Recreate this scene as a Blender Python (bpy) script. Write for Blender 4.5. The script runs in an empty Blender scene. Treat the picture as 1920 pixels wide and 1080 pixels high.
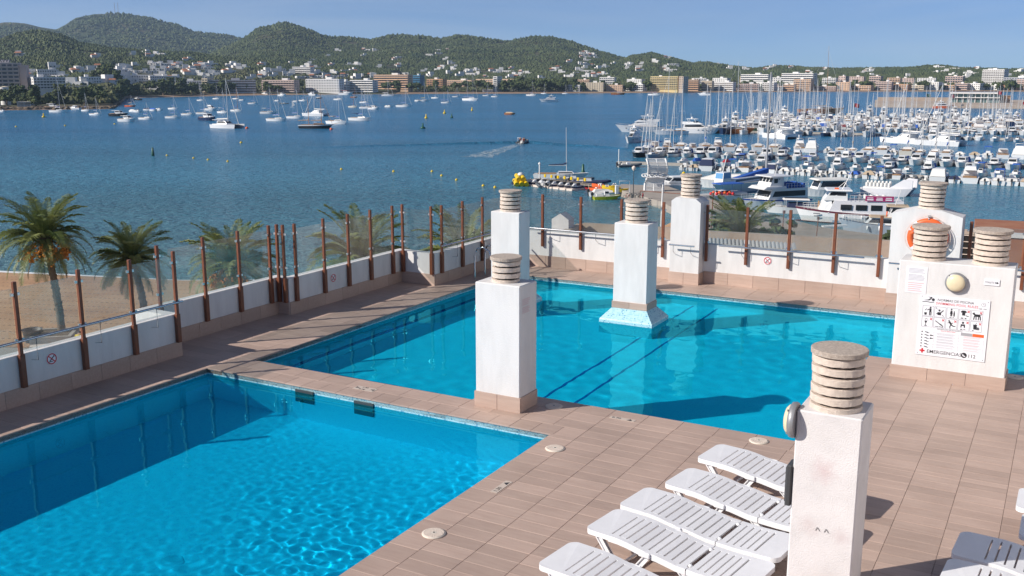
import bpy, math, random
import numpy as np
from mathutils import Vector, Matrix
random.seed(7); RNG = np.random.default_rng(11)
SC = bpy.context.scene; COL = SC.collection
rad = math.radians
# ------------------------------------------------------------------ camera, sky, sun, exposure
CAM_H, F_PX, HOR = 5.0, 1867.0, 146.0            # eye height above the pool deck, focal length and horizon row of the 1920x1080 photograph
PITCH = math.atan((540 - HOR) / F_PX)
SEA, LAND = -13.0, -12.0                          # sea level and promenade level below the deck (deck = 0)
cd = bpy.data.cameras.new('camera'); cam = bpy.data.objects.new('camera', cd); COL.objects.link(cam)
cd.sensor_width = 36; cd.lens = F_PX / 1920 * 36; cd.clip_start = .1; cd.clip_end = 30000
cam.location = (0, 0, CAM_H); cam.rotation_euler = (math.pi / 2 - PITCH, 0, 0); SC.camera = cam
SUN_AZ, SUN_EL = rad(197), rad(31)                # direction towards the sun (counter-clockwise from +x)
to_sun = Vector((math.cos(SUN_AZ) * math.cos(SUN_EL), math.sin(SUN_AZ) * math.cos(SUN_EL), math.sin(SUN_EL)))
W = bpy.data.worlds.new('World'); SC.world = W; W.use_nodes = True
nt = W.node_tree; nt.nodes.clear()
sky = nt.nodes.new('ShaderNodeTexSky'); sky.sky_type = 'NISHITA'; sky.sun_disc = False
sky.sun_elevation = SUN_EL; sky.sun_rotation = math.pi / 2 - SUN_AZ
sky.altitude = 20; sky.air_density = 0.4; sky.dust_density = 0.3; sky.ozone_density = 5.0
bg = nt.nodes.new('ShaderNodeBackground'); bg.inputs[1].default_value = 0.095
wo = nt.nodes.new('ShaderNodeOutputWorld'); nt.links.new(bg.outputs[0], wo.inputs[0])
# thin high cirrus
tc = nt.nodes.new('ShaderNodeTexCoord'); mp = nt.nodes.new('ShaderNodeMapping'); mp.inputs['Rotation'].default_value = (0, rad(-7), 0)
mp.inputs['Scale'].default_value = (1.2, 1.2, 11); nz = nt.nodes.new('ShaderNodeTexNoise'); nz.inputs['Scale'].default_value = 1.7; nz.inputs['Detail'].default_value = 6; nz.inputs['Distortion'].default_value = .5
rp = nt.nodes.new('ShaderNodeValToRGB'); rp.color_ramp.elements[0].position = .44; rp.color_ramp.elements[1].position = .85; rp.color_ramp.elements[1].color = (.32, .32, .32, 1)
mx = nt.nodes.new('ShaderNodeMix'); mx.data_type = 'RGBA'; mx.inputs[7].default_value = (6.2, 6.4, 6.7, 1)
nt.links.new(tc.outputs['Generated'], mp.inputs[0]); nt.links.new(mp.outputs[0], nz.inputs[0]); nt.links.new(nz.outputs[0], rp.inputs[0])
nt.links.new(rp.outputs[0], mx.inputs[0]); nt.links.new(sky.outputs[0], mx.inputs[6]); nt.links.new(mx.outputs[2], bg.inputs[0])
sl = bpy.data.lights.new('sun', 'SUN'); sun = bpy.data.objects.new('sun', sl); COL.objects.link(sun)
sl.energy = 4.4; sl.cycles.is_caustics_light = True; sl.angle = rad(.53); sl.color = (1, .93, .84)
sun.rotation_euler = to_sun.to_track_quat('Z', 'Y').to_euler(); sun.location = (0, 0, 60)
SC.view_settings.view_transform = 'Standard'; SC.view_settings.look = 'None'; SC.view_settings.gamma = 1; SC.view_settings.exposure = 0.37
SC.view_settings.use_curve_mapping = False
SC.render.engine = 'CYCLES'
cy = SC.cycles; cy.use_denoising = True; cy.max_bounces = 8; cy.transparent_max_bounces = 24; cy.caustics_reflective = False; cy.caustics_refractive = True
cy.sample_clamp_indirect = 6
# ------------------------------------------------------------------ helpers
def G(u, v, z=0.0):
    """where the sight line of photo point (u, v) meets the horizontal plane z"""
    xc, yc = (u - 960) / F_PX, (540 - v) / F_PX
    d = Vector((xc, math.cos(PITCH) + yc * math.sin(PITCH), -math.sin(PITCH) + yc * math.cos(PITCH)))
    return d * ((z - CAM_H) / d.z) + Vector((0, 0, CAM_H))
def GY(u, v, y):
    """the same on the vertical plane at distance y"""
    xc, yc = (u - 960) / F_PX, (540 - v) / F_PX
    d = Vector((xc, math.cos(PITCH) + yc * math.sin(PITCH), -math.sin(PITCH) + yc * math.cos(PITCH)))
    return d * (y / d.y) + Vector((0, 0, CAM_H))
ROT = rad(-29.3)                                  # the pool deck's grid: b runs along the pools' short side, a along the long one
CB, SB = math.cos(ROT), math.sin(ROT)
def D(b, a, z=0.0): return Vector((b * CB - a * SB, b * SB + a * CB, z))
def toD(p): return (p.x * CB + p.y * SB, -p.x * SB + p.y * CB)

class MB:
    def __init__(s): s.v = []; s.f = []; s.m = []; s.s = []
    def add(s, vs, fs, m=0, sm=False):
        o = len(s.v); s.v += [tuple(p) for p in vs]
        for f in fs: s.f.append(tuple(i + o for i in f)); s.m.append(m); s.s.append(sm)
        return s
    def box(s, x, y, z, sx, sy, sz, rz=0, m=0, c=0):
        """box centred at x, y with its bottom at z; c = chamfer"""
        hx, hy = sx / 2, sy / 2; cr, sr = math.cos(rz), math.sin(rz)
        P = lambda a, b, h: (x + a * cr - b * sr, y + a * sr + b * cr, z + h)
        if c <= 0:
            vs = [P(i * hx, j * hy, k * sz) for k in (0, 1) for j in (-1, 1) for i in (-1, 1)]
            return s.add(vs, [(0, 2, 3, 1), (4, 5, 7, 6), (0, 1, 5, 4), (2, 6, 7, 3), (0, 4, 6, 2), (1, 3, 7, 5)], m)
        def ring(ix, iy, h, k):
            return [P(-ix + k, -iy, h), P(ix - k, -iy, h), P(ix, -iy + k, h), P(ix, iy - k, h), P(ix - k, iy, h), P(-ix + k, iy, h), P(-ix, iy - k, h), P(-ix, -iy + k, h)]
        vs = ring(hx, hy, 0, c) + ring(hx, hy, sz - c, c) + ring(hx - c, hy - c, sz, c * .6)
        fs = [tuple(range(7, -1, -1)), tuple(range(16, 24))]
        for r in (0, 8):
            for i in range(8): fs.append((r + i, r + (i + 1) % 8, r + 8 + (i + 1) % 8, r + 8 + i))
        return s.add(vs, fs, m)
    def prism(s, poly, z0, z1, m=0, cap=True):
        n = len(poly); vs = [(p[0], p[1], z0) for p in poly] + [(p[0], p[1], z1) for p in poly]
        fs = [(i, (i + 1) % n, n + (i + 1) % n, n + i) for i in range(n)]
        if cap: fs += [tuple(range(n - 1, -1, -1)), tuple(range(n, 2 * n))]
        return s.add(vs, fs, m)
    def xprism(s, poly, y0, y1, m=0):
        """profile in x-z swept along y"""
        n = len(poly); vs = [(p[0], y0, p[1]) for p in poly] + [(p[0], y1, p[1]) for p in poly]
        return s.add(vs, [(i, (i + 1) % n, n + (i + 1) % n, n + i) for i in range(n)] + [tuple(range(n - 1, -1, -1)), tuple(range(n, 2 * n))], m)
    def tube(s, pts, r, n=8, m=0, r1=None, sm=True, closed=False):
        pts = [Vector(p) for p in pts]; N = len(pts); vs = []; up = Vector((0, 0, 1))
        for i, p in enumerate(pts):
            if closed: t = pts[(i + 1) % N] - pts[i - 1]
            else: t = pts[min(i + 1, N - 1)] - pts[max(i - 1, 0)]
            t.normalize(); a = t.cross(up if abs(t.z) < .95 else Vector((1, 0, 0))).normalized(); b = a.cross(t)
            rr = r if r1 is None else r + (r1 - r) * i / (N - 1)
            for k in range(n):
                w = 2 * math.pi * k / n; vs.append(p + (a * math.cos(w) + b * math.sin(w)) * rr)
        fs = []
        for i in range(N if closed else N - 1):
            j = (i + 1) % N
            for k in range(n): fs.append((i * n + k, i * n + (k + 1) % n, j * n + (k + 1) % n, j * n + k))
        s.add(vs, fs, m, sm)
        if not closed:
            s.add(vs[:n], [tuple(range(n))], m); s.add(vs[-n:], [tuple(range(n - 1, -1, -1))], m)
        return s
    def lathe(s, prof, n=24, m=0, x=0, y=0, z=0, sm=True, sx=1, sy=1):
        vs = []; fs = []
        for r, h in prof:
            for k in range(n):
                w = 2 * math.pi * k / n; vs.append((x + r * sx * math.cos(w), y + r * sy * math.sin(w), z + h))
        for i in range(len(prof) - 1):
            for k in range(n): fs.append((i * n + k, i * n + (k + 1) % n, (i + 1) * n + (k + 1) % n, (i + 1) * n + k))
        s.add(vs, fs, m, sm)
        if prof[0][0] > 1e-6: s.add(vs[:n], [tuple(range(n - 1, -1, -1))], m)
        if prof[-1][0] > 1e-6: s.add(vs[-n:], [tuple(range(n))], m)
        return s
    def mesh(s, name, mats):
        me = bpy.data.meshes.new(name); me.from_pydata(s.v, [], s.f)
        for m in (mats if isinstance(mats, (list, tuple)) else [mats]): me.materials.append(m)
        me.polygons.foreach_set('material_index', s.m); me.polygons.foreach_set('use_smooth', s.s); me.update(); return me
    def build(s, name, mats, parent=None, loc=(0, 0, 0), rz=0, **tags):
        return link(name, s.mesh(name, mats), parent, loc, rz, **tags)
def link(name, me, parent=None, loc=(0, 0, 0), rz=0, **tags):
    o = bpy.data.objects.new(name, me); COL.objects.link(o); o.parent = parent; o.location = loc; o.rotation_euler = (0, 0, rz)
    return tag(o, **tags)
def tag(o, label=None, cat=None, group=None, kind=None):
    if label: o['label'] = label
    if cat: o['category'] = cat
    if group: o['group'] = group
    if kind: o['kind'] = kind
    return o
def thing(name, label, cat, loc=(0, 0, 0), rz=0, group=None):
    return tag_at(bpy.data.objects.new(name, None), loc, rz, label, cat, group)
def tag_at(o, loc, rz, label, cat, group):
    COL.objects.link(o); o.empty_display_size = .2; o.location = loc; o.rotation_euler = (0, 0, rz); return tag(o, label, cat, group)
def kids(o): return KIDS.get(o.name, [])
def copy_thing(root, loc, rz, label, group=None, scale=None):
    r = root.copy(); COL.objects.link(r); r.location = loc; r.rotation_euler = (0, 0, rz); r['label'] = label
    if group: r['group'] = group
    if scale: r.scale = scale
    for ch in root.children:
        c = ch.copy(); COL.objects.link(c); c.parent = r
        for g in ch.children:
            d = g.copy(); COL.objects.link(d); d.parent = c
    return r
def npmesh(name, V, F, mats, mi=None, smooth=False):
    """V (n,3) array, F (m,k) array"""
    me = bpy.data.meshes.new(name); k = F.shape[1]
    me.vertices.add(len(V)); me.vertices.foreach_set('co', V.astype(np.float32).ravel())
    me.loops.add(F.size); me.loops.foreach_set('vertex_index', F.astype(np.int32).ravel())
    me.polygons.add(len(F)); me.polygons.foreach_set('loop_start', np.arange(0, F.size, k, dtype=np.int32))
    for m in (mats if isinstance(mats, (list, tuple)) else [mats]): me.materials.append(m)
    if mi is not None: me.polygons.foreach_set('material_index', np.asarray(mi, dtype=np.int32))
    me.polygons.foreach_set('use_smooth', np.full(len(F), smooth)); me.update(calc_edges=True); return me
# ------------------------------------------------------------------ materials
def newmat(name):
    m = bpy.data.materials.new(name); m.use_nodes = True; t = m.node_tree; t.nodes.clear()
    o = t.nodes.new('ShaderNodeOutputMaterial'); return m, t, o
def N(t, typ, **kw):
    n = t.nodes.new(typ)
    for k, v in kw.items():
        if k.startswith('i_'): n.inputs[int(k[2:]) if k[2:].isdigit() else k[2:].replace('_', ' ')].default_value = v
        else: setattr(n, k, v)
    return n
def mat(name, col, rough=.5, var=0.0, scale=3.0, bump=0.0, bscale=30.0, metal=0, col2=None, spec=.5, island=0.0, objrand=0.0, detail=4, thr=None, stretch=None):
    m, t, o = newmat(name); b = N(t, 'ShaderNodeBsdfPrincipled'); t.links.new(b.outputs[0], o.inputs[0])
    b.inputs['Roughness'].default_value = rough; b.inputs['Metallic'].default_value = metal; b.inputs['Specular IOR Level'].default_value = spec
    b.inputs['Base Color'].default_value = (*col, 1)
    gp = N(t, 'ShaderNodeNewGeometry'); pos = gp.outputs['Position']
    if stretch:
        mp = N(t, 'ShaderNodeMapping'); mp.inputs['Rotation'].default_value = (0, 0, stretch[3]); mp.inputs['Scale'].default_value = stretch[:3]
        t.links.new(pos, mp.inputs[0]); pos = mp.outputs[0]
    src = None
    if var or col2:
        n = N(t, 'ShaderNodeTexNoise', i_Scale=scale, i_Detail=detail, i_Roughness=.6); t.links.new(pos, n.inputs['Vector'])
        r = N(t, 'ShaderNodeMapRange'); a, c = thr or (.3, .7); r.inputs[1].default_value = a; r.inputs[2].default_value = c; t.links.new(n.outputs[0], r.inputs[0])
        mx = N(t, 'ShaderNodeMix', data_type='RGBA'); t.links.new(r.outputs[0], mx.inputs[0])
        lo = col if col2 else tuple(c * (1 - var) for c in col); hi = col2 or tuple(min(1, c * (1 + var)) for c in col)
        mx.inputs[6].default_value = (*lo, 1); mx.inputs[7].default_value = (*hi, 1); src = mx.outputs[2]
    if island or objrand:
        if objrand: rr = N(t, 'ShaderNodeObjectInfo').outputs['Random']
        else: rr = gp.outputs['Random Per Island']
        r = N(t, 'ShaderNodeMapRange'); k = island or objrand; r.inputs[3].default_value = 1 - k; r.inputs[4].default_value = 1 + k; t.links.new(rr, r.inputs[0])
        mu = N(t, 'ShaderNodeVectorMath', operation='SCALE')
        if src: t.links.new(src, mu.inputs[0])
        else: mu.inputs[0].default_value = col
        t.links.new(r.outputs[0], mu.inputs['Scale']); src = mu.outputs[0]
    if src: t.links.new(src, b.inputs['Base Color'])
    if bump:
        n = N(t, 'ShaderNodeTexNoise', i_Scale=bscale, i_Detail=4); t.links.new(gp.outputs['Position'], n.inputs['Vector'])
        bp = N(t, 'ShaderNodeBump', i_Strength=bump, i_Distance=.02); t.links.new(n.outputs[0], bp.inputs['Height']); t.links.new(bp.outputs[0], b.inputs['Normal'])
    return m
M = {}
M['white_wall'] = mat('white_wall_paint', (.665, .655, .65), .75, var=.08, scale=3.0, bump=.25, bscale=55, stretch=(1.6, 1.6, .35, 0), detail=9, thr=(.25, .6))
M['white_wall2'] = mat('worn_white_paint', (.67, .64, .635), .8, var=.07, scale=3, bump=.28, bscale=80)
M['vent'] = mat('vent_concrete', (.72, .61, .52), .9, var=.12, scale=14, bump=.7, bscale=120)
M['vent_top'] = mat('vent_top_concrete', (.38, .31, .26), .95, col2=(.64, .55, .47), scale=38, bump=.8, bscale=150, detail=8)
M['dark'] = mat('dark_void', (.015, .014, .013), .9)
M['steel_brown'] = mat('brown_steel', (.18, .058, .027), .42, var=.2, scale=6)
M['inox'] = mat('stainless_steel', (.62, .63, .65), .22, metal=1)
M['clamp'] = mat('clamp_steel', (.75, .75, .75), .3, metal=1)
M['plastic'] = mat('white_resin', (.78, .78, .80), .38, var=.03, scale=5)
M['lid'] = mat('skimmer_lid_plastic', (.66, .60, .52), .5, var=.08, scale=9)
M['red'] = mat('sign_red', (.55, .02, .03), .5)
M['black'] = mat('sign_black', (.02, .02, .025), .5)
M['paper'] = mat('sign_white', (.78, .78, .82), .4)
M['grey_print'] = mat('grey_print', (.42, .42, .46), .6)
M['pink_print'] = mat('pink_print', (.72, .42, .44), .6)
M['frame'] = mat('sign_grey_frame', (.35, .35, .38), .5)
M['cream'] = mat('lamp_cream', (.72, .62, .42), .25)
M['grey_metal'] = mat('grey_cast_metal', (.30, .30, .31), .45, metal=.4)
M['orange'] = mat('orange_buoy', (.75, .13, .03), .45, var=.08)
M['grey_box'] = mat('dark_grey_plastic', (.05, .052, .055), .5)
M['grout'] = mat('grout', (.27, .21, .17), .9, var=.15)
def glass_mat(name, tint, rough=.0, ior=1.5, bump=0, bscale=4, fmul=1.0):
    m, t, o = newmat(name); tr = N(t, 'ShaderNodeBsdfTransparent'); tr.inputs[0].default_value = (*tint, 1)
    gl = N(t, 'ShaderNodeBsdfGlossy', i_Roughness=rough); mx = N(t, 'ShaderNodeMixShader')
    gp = N(t, 'ShaderNodeNewGeometry'); fr = N(t, 'ShaderNodeVectorMath', operation='DOT_PRODUCT')    # Schlick, alike from both sides
    t.links.new(gp.outputs['Normal'], fr.inputs[0]); t.links.new(gp.outputs['Incoming'], fr.inputs[1])
    f0 = ((ior - 1) / (ior + 1)) ** 2; prev = fr.outputs['Value']
    for op, v in (('ABSOLUTE', None), ('SUBTRACT', 1), ('POWER', 5), ('MULTIPLY_ADD', None)):
        k = N(t, 'ShaderNodeMath', operation=op)
        if op == 'SUBTRACT': k.inputs[0].default_value = 1; t.links.new(prev, k.inputs[1]); k.use_clamp = True
        else: t.links.new(prev, k.inputs[0])
        if op == 'POWER': k.inputs[1].default_value = 5
        if op == 'MULTIPLY_ADD': k.inputs[1].default_value = 1 - f0; k.inputs[2].default_value = f0
        prev = k.outputs[0]
    t.links.new(prev, mx.inputs[0]); t.links.new(tr.outputs[0], mx.inputs[1]); t.links.new(gl.outputs[0], mx.inputs[2]); t.links.new(mx.outputs[0], o.inputs[0])
    return m, t, gl, fr
M['glass'], _t, _gl, _fr = glass_mat('fence_glass', (.87, .90, .895), ior=1.55)
_o = next(n for n in _t.nodes if n.type == 'OUTPUT_MATERIAL'); _mx = _o.inputs[0].links[0].from_node; _df = N(_t, 'ShaderNodeBsdfDiffuse'); _df.inputs[0].default_value = (.78, .80, .80, 1); _tl = N(_t, 'ShaderNodeBsdfTranslucent'); _tl.inputs[0].default_value = (.78, .80, .80, 1)
_ad = N(_t, 'ShaderNodeMixShader'); _t.links.new(_df.outputs[0], _ad.inputs[1]); _t.links.new(_tl.outputs[0], _ad.inputs[2]); _m2 = N(_t, 'ShaderNodeMixShader')     # a film of salt and dust
_gp = N(_t, 'ShaderNodeNewGeometry'); _n = N(_t, 'ShaderNodeTexNoise', i_Scale=2.5, i_Detail=5); _t.links.new(_gp.outputs['Position'], _n.inputs['Vector']); _r = N(_t, 'ShaderNodeMapRange'); _r.inputs[1].default_value = .3; _r.inputs[2].default_value = .7; _r.inputs[3].default_value = .02; _r.inputs[4].default_value = .065
_t.links.new(_n.outputs[0], _r.inputs[0]); _t.links.new(_r.outputs[0], _m2.inputs[0]); _t.links.new(_mx.outputs[0], _m2.inputs[1]); _t.links.new(_ad.outputs[0], _m2.inputs[2]); _t.links.new(_m2.outputs[0], _o.inputs[0])
def water_mat(name, tint, scale, strength, rough=.01):
    m, t, gl, fr = glass_mat(name, tint, rough, 1.33)
    gp = N(t, 'ShaderNodeNewGeometry'); hs = []
    for sc_, dist, w in ((scale, .6, 1.0), (scale * 3.1, .8, .35)):
        n = N(t, 'ShaderNodeTexNoise', i_Scale=sc_, i_Detail=2, i_Distortion=dist); t.links.new(gp.outputs['Position'], n.inputs['Vector'])
        k = N(t, 'ShaderNodeMath', operation='MULTIPLY'); k.inputs[1].default_value = w; t.links.new(n.outputs[0], k.inputs[0]); hs.append(k)
    ad = N(t, 'ShaderNodeMath', operation='ADD'); t.links.new(hs[0].outputs[0], ad.inputs[0]); t.links.new(hs[1].outputs[0], ad.inputs[1])
    bp = N(t, 'ShaderNodeBump', i_Strength=strength, i_Distance=.05); t.links.new(ad.outputs[0], bp.inputs['Height'])
    t.links.new(bp.outputs[0], gl.inputs['Normal']); t.links.new(bp.outputs[0], fr.inputs[0])
    return m
M['pool_water'] = water_mat('pool_water', (.20, .80, .95), 1.6, .10)
def refr_water(name, tint):
    m, t, o = newmat(name); g = N(t, 'ShaderNodeBsdfGlass', i_IOR=1.33, i_Roughness=0.0); g.inputs[0].default_value = (*tint, 1); t.links.new(g.outputs[0], o.inputs[0]); return m
M['child_water'] = refr_water('rippled_pool_water', (.07, .815, 1.0))
M['pool_water'] = refr_water('calm_pool_water', (.08, .855, 1.0))
# planked porcelain: streaks along the b axis, every tile its own shade
def plank_mat():
    m, t, o = newmat('plank_porcelain'); b = N(t, 'ShaderNodeBsdfPrincipled', i_Roughness=.55); t.links.new(b.outputs[0], o.inputs[0])
    gp = N(t, 'ShaderNodeNewGeometry'); oi = N(t, 'ShaderNodeObjectInfo')
    sh = N(t, 'ShaderNodeMath', operation='ADD'); t.links.new(oi.outputs['Random'], sh.inputs[0]); t.links.new(gp.outputs['Random Per Island'], sh.inputs[1])
    fr = N(t, 'ShaderNodeMath', operation='FRACT'); t.links.new(sh.outputs[0], fr.inputs[0])
    rot = N(t, 'ShaderNodeVectorRotate', rotation_type='Z_AXIS'); rot.inputs['Angle'].default_value = -ROT; t.links.new(gp.outputs['Position'], rot.inputs['Vector'])
    off = N(t, 'ShaderNodeVectorMath', operation='SCALE'); off.inputs[0].default_value = (37, 19, 11); t.links.new(fr.outputs[0], off.inputs['Scale'])
    ad = N(t, 'ShaderNodeVectorMath', operation='ADD'); t.links.new(rot.outputs[0], ad.inputs[0]); t.links.new(off.outputs[0], ad.inputs[1])
    mp = N(t, 'ShaderNodeMapping'); mp.inputs['Scale'].default_value = (1.3, 16, 16); t.links.new(ad.outputs[0], mp.inputs[0])
    n = N(t, 'ShaderNodeTexNoise', i_Scale=1.6, i_Detail=6, i_Roughness=.65); t.links.new(mp.outputs[0], n.inputs['Vector'])
    cr = N(t, 'ShaderNodeValToRGB'); e = cr.color_ramp.elements; e[0].position = .3; e[0].color = (.425, .305, .25, 1); e[1].position = .7; e[1].color = (.50, .375, .31, 1)
    t.links.new(n.outputs[0], cr.inputs[0])
    n2 = N(t, 'ShaderNodeTexNoise', i_Scale=1.1, i_Detail=3); t.links.new(gp.outputs['Position'], n2.inputs['Vector'])
    mr = N(t, 'ShaderNodeMapRange'); mr.inputs[3].default_value = .9; mr.inputs[4].default_value = 1.1; t.links.new(fr.outputs[0], mr.inputs[0])
    mr2 = N(t, 'ShaderNodeMapRange'); mr2.inputs[1].default_value = .3; mr2.inputs[2].default_value = .7; mr2.inputs[3].default_value = .9; mr2.inputs[4].default_value = 1.07; t.links.new(n2.outputs[0], mr2.inputs[0])
    mm = N(t, 'ShaderNodeMath', operation='MULTIPLY'); t.links.new(mr.outputs[0], mm.inputs[0]); t.links.new(mr2.outputs[0], mm.inputs[1])
    s = N(t, 'ShaderNodeVectorMath', operation='SCALE'); t.links.new(cr.outputs[0], s.inputs[0]); t.links.new(mm.outputs[0], s.inputs['Scale']); t.links.new(s.outputs[0], b.inputs['Base Color'])
    bp = N(t, 'ShaderNodeBump', i_Strength=.15, i_Distance=.01); t.links.new(n.outputs[0], bp.inputs['Height']); t.links.new(bp.outputs[0], b.inputs['Normal'])
    return m
M['plank'] = plank_mat()
# 25 mm glass mosaic: one shade per cell, pale joints
def mosaic_mat(name, c0, c1, c2, joint, cell=.026):
    m, t, o = newmat(name); b = N(t, 'ShaderNodeBsdfPrincipled', i_Roughness=.3); t.links.new(b.outputs[0], o.inputs[0])
    gp = N(t, 'ShaderNodeNewGeometry')
    rot = N(t, 'ShaderNodeVectorRotate', rotation_type='Z_AXIS'); rot.inputs['Angle'].default_value = -ROT; t.links.new(gp.outputs['Position'], rot.inputs['Vector'])
    sc = N(t, 'ShaderNodeVectorMath', operation='SCALE'); sc.inputs['Scale'].default_value = 1 / cell; t.links.new(rot.outputs[0], sc.inputs[0])
    nd = N(t, 'ShaderNodeVectorRotate', rotation_type='Z_AXIS'); nd.inputs['Angle'].default_value = -ROT; t.links.new(gp.outputs['True Normal'], nd.inputs['Vector'])
    sh = N(t, 'ShaderNodeVectorMath', operation='MULTIPLY_ADD'); sh.inputs[1].default_value = (.37, .37, .37); t.links.new(nd.outputs[0], sh.inputs[0]); t.links.new(sc.outputs[0], sh.inputs[2])
    fl = N(t, 'ShaderNodeVectorMath', operation='FLOOR'); t.links.new(sh.outputs[0], fl.inputs[0])
    wn = N(t, 'ShaderNodeTexWhiteNoise', noise_dimensions='3D'); t.links.new(fl.outputs[0], wn.inputs['Vector'])
    cr = N(t, 'ShaderNodeValToRGB'); cr.color_ramp.interpolation = 'CONSTANT'; e = cr.color_ramp.elements; e[0].color = (*c0, 1); e[1].position = .55; e[1].color = (*c1, 1)
    x = e.new(.9); x.color = (*c2, 1); t.links.new(wn.outputs['Value'], cr.inputs[0])
    ff = N(t, 'ShaderNodeVectorMath', operation='FRACTION'); t.links.new(sh.outputs[0], ff.inputs[0])
    sp = N(t, 'ShaderNodeSeparateXYZ'); t.links.new(ff.outputs[0], sp.inputs[0]); sn = N(t, 'ShaderNodeSeparateXYZ'); t.links.new(nd.outputs[0], sn.inputs[0])
    prev = None
    for i in range(3):   # joint where the cell fraction is small, on the axes that lie in the face
        a = N(t, 'ShaderNodeMath', operation='LESS_THAN'); a.inputs[1].default_value = .12; t.links.new(sp.outputs[i], a.inputs[0])
        ab = N(t, 'ShaderNodeMath', operation='ABSOLUTE'); t.links.new(sn.outputs[i], ab.inputs[0])
        lt = N(t, 'ShaderNodeMath', operation='LESS_THAN'); lt.inputs[1].default_value = .8; t.links.new(ab.outputs[0], lt.inputs[0])
        mu = N(t, 'ShaderNodeMath', operation='MULTIPLY'); t.links.new(a.outputs[0], mu.inputs[0]); t.links.new(lt.outputs[0], mu.inputs[1])
        if prev: mxm = N(t, 'ShaderNodeMath', operation='MAXIMUM'); t.links.new(prev, mxm.inputs[0]); t.links.new(mu.outputs[0], mxm.inputs[1]); prev = mxm.outputs[0]
        else: prev = mu.outputs[0]
    mx = N(t, 'ShaderNodeMix', data_type='RGBA'); t.links.new(prev, mx.inputs[0]); t.links.new(cr.outputs[0], mx.inputs[6]); mx.inputs[7].default_value = (*joint, 1)
    t.links.new(mx.outputs[2], b.inputs['Base Color']); return m
M['mosaic'] = mosaic_mat('pale_blue_mosaic', (.40, .66, .73), (.29, .56, .66), (.11, .35, .50), (.50, .68, .72), cell=.03)
M['mosaic_blue'] = mosaic_mat('blue_mosaic', (.04, .12, .42), (.05, .15, .46), (.03, .10, .36), (.08, .2, .4))
M['mosaic_deep'] = mosaic_mat('deep_pool_mosaic', (.62, .84, .95), (.56, .80, .93), (.46, .72, .9), (.66, .84, .94))
M['tile_pale'] = mosaic_mat('underwater_pale_mosaic', (.72, .90, .985), (.64, .87, .98), (.5, .78, .95), (.74, .90, .98))
M['marker'] = mat('beige_marker_tile', (.58, .49, .42), .5)
# faint pinkish scuff and grime on the nearest chimney
def scuff(m, spots):
    t = m.node_tree; b = next(n for n in t.nodes if n.type == 'BSDF_PRINCIPLED'); src = b.inputs['Base Color'].links[0].from_socket; gp = N(t, 'ShaderNodeNewGeometry')
    for p, r_, c in spots:
        sb_ = N(t, 'ShaderNodeVectorMath', operation='DISTANCE'); sb_.inputs[1].default_value = p; t.links.new(gp.outputs['Position'], sb_.inputs[0]); n = N(t, 'ShaderNodeTexNoise', i_Scale=14, i_Detail=5); t.links.new(gp.outputs['Position'], n.inputs['Vector'])
        ad = N(t, 'ShaderNodeMath', operation='MULTIPLY_ADD'); ad.inputs[1].default_value = r_ * 1.1; t.links.new(n.outputs[0], ad.inputs[0]); t.links.new(sb_.outputs['Value'], ad.inputs[2])
        mr = N(t, 'ShaderNodeMapRange'); mr.inputs[1].default_value = r_ * .5; mr.inputs[2].default_value = r_ * 1.6; mr.inputs[3].default_value = .75; mr.inputs[4].default_value = 0; t.links.new(ad.outputs[0], mr.inputs[0])
        mx = N(t, 'ShaderNodeMix', data_type='RGBA'); mx.inputs[7].default_value = (*c, 1); t.links.new(mr.outputs[0], mx.inputs[0]); t.links.new(src, mx.inputs[6]); src = mx.outputs[2]
    t.links.new(src, b.inputs['Base Color'])
scuff(M['white_wall2'], [(tuple(D(-1.72, 8.94, 1.45)), .15, (.60, .47, .47)), (tuple(D(-1.82, 8.94, .88)), .12, (.58, .50, .49)), (tuple(D(-1.52, 8.94, .84)), .10, (.58, .50, .50)), (tuple(D(-1.66, 8.94, .3)), .2, (.56, .51, .49))])
# ================================================================== POOL DECK
WATER = -.11
_bx = {}
def boxmesh(key, sx, sy, sz, m, c=0.0):
    k = (key, round(sx, 3), round(sy, 3), round(sz, 3), m, c)
    if k not in _bx: _bx[k] = MB().box(0, 0, 0, sx, sy, sz, c=c).mesh(key, M[m])
    return _bx[k]
deck_rects = [(-13.95, -12.95, 2, 12.1), (-14.7, -12.6, 12.1, 15.86), (-14.38, -12.6, 15.86, 19.98), (-13.38, -12.6, 19.98, 23.55), (-12.6, 5, 22.28, 23.55),
              (-12.95, -7.95, 12.1, 12.85), (-7.95, -6.13, 12.1, 13.5), (-6.13, 5, 2, 13.5), (-2.9, 5, 13.5, 18.6)]
mb = MB()
for b0, b1, a0, a1 in deck_rects: mb.box((b0 + b1) / 2, (a0 + a1) / 2, -.09, b1 - b0, a1 - a0, .078)
deck = mb.build('pool_deck', M['grout'], rz=ROT, kind='structure', label='brown wood-look tiled deck around both rooftop pools')
tiles = []
def grid(name, b0, b1, a0, a1, pb, pa, ob=0.0, oa=0.0, g=.004):
    """tiles of pitch pb x pa whose joints pass through b0+ob, a0+oa, cut at the edges"""
    bs = [b0] + [b0 + ob + i * pb for i in range(int((b1 - b0) / pb) + 2) if b0 + .06 < b0 + ob + i * pb < b1 - .06] + [b1]
    as_ = [a0] + [a0 + oa + i * pa for i in range(int((a1 - a0) / pa) + 2) if a0 + .06 < a0 + oa + i * pa < a1 - .06] + [a1]
    for i in range(len(bs) - 1):
        for j in range(len(as_) - 1):
            w, d = bs[i + 1] - bs[i] - g, as_[j + 1] - as_[j] - g
            tiles.append((name, (bs[i] + bs[i + 1]) / 2, (as_[j] + as_[j + 1]) / 2, w, d))
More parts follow.
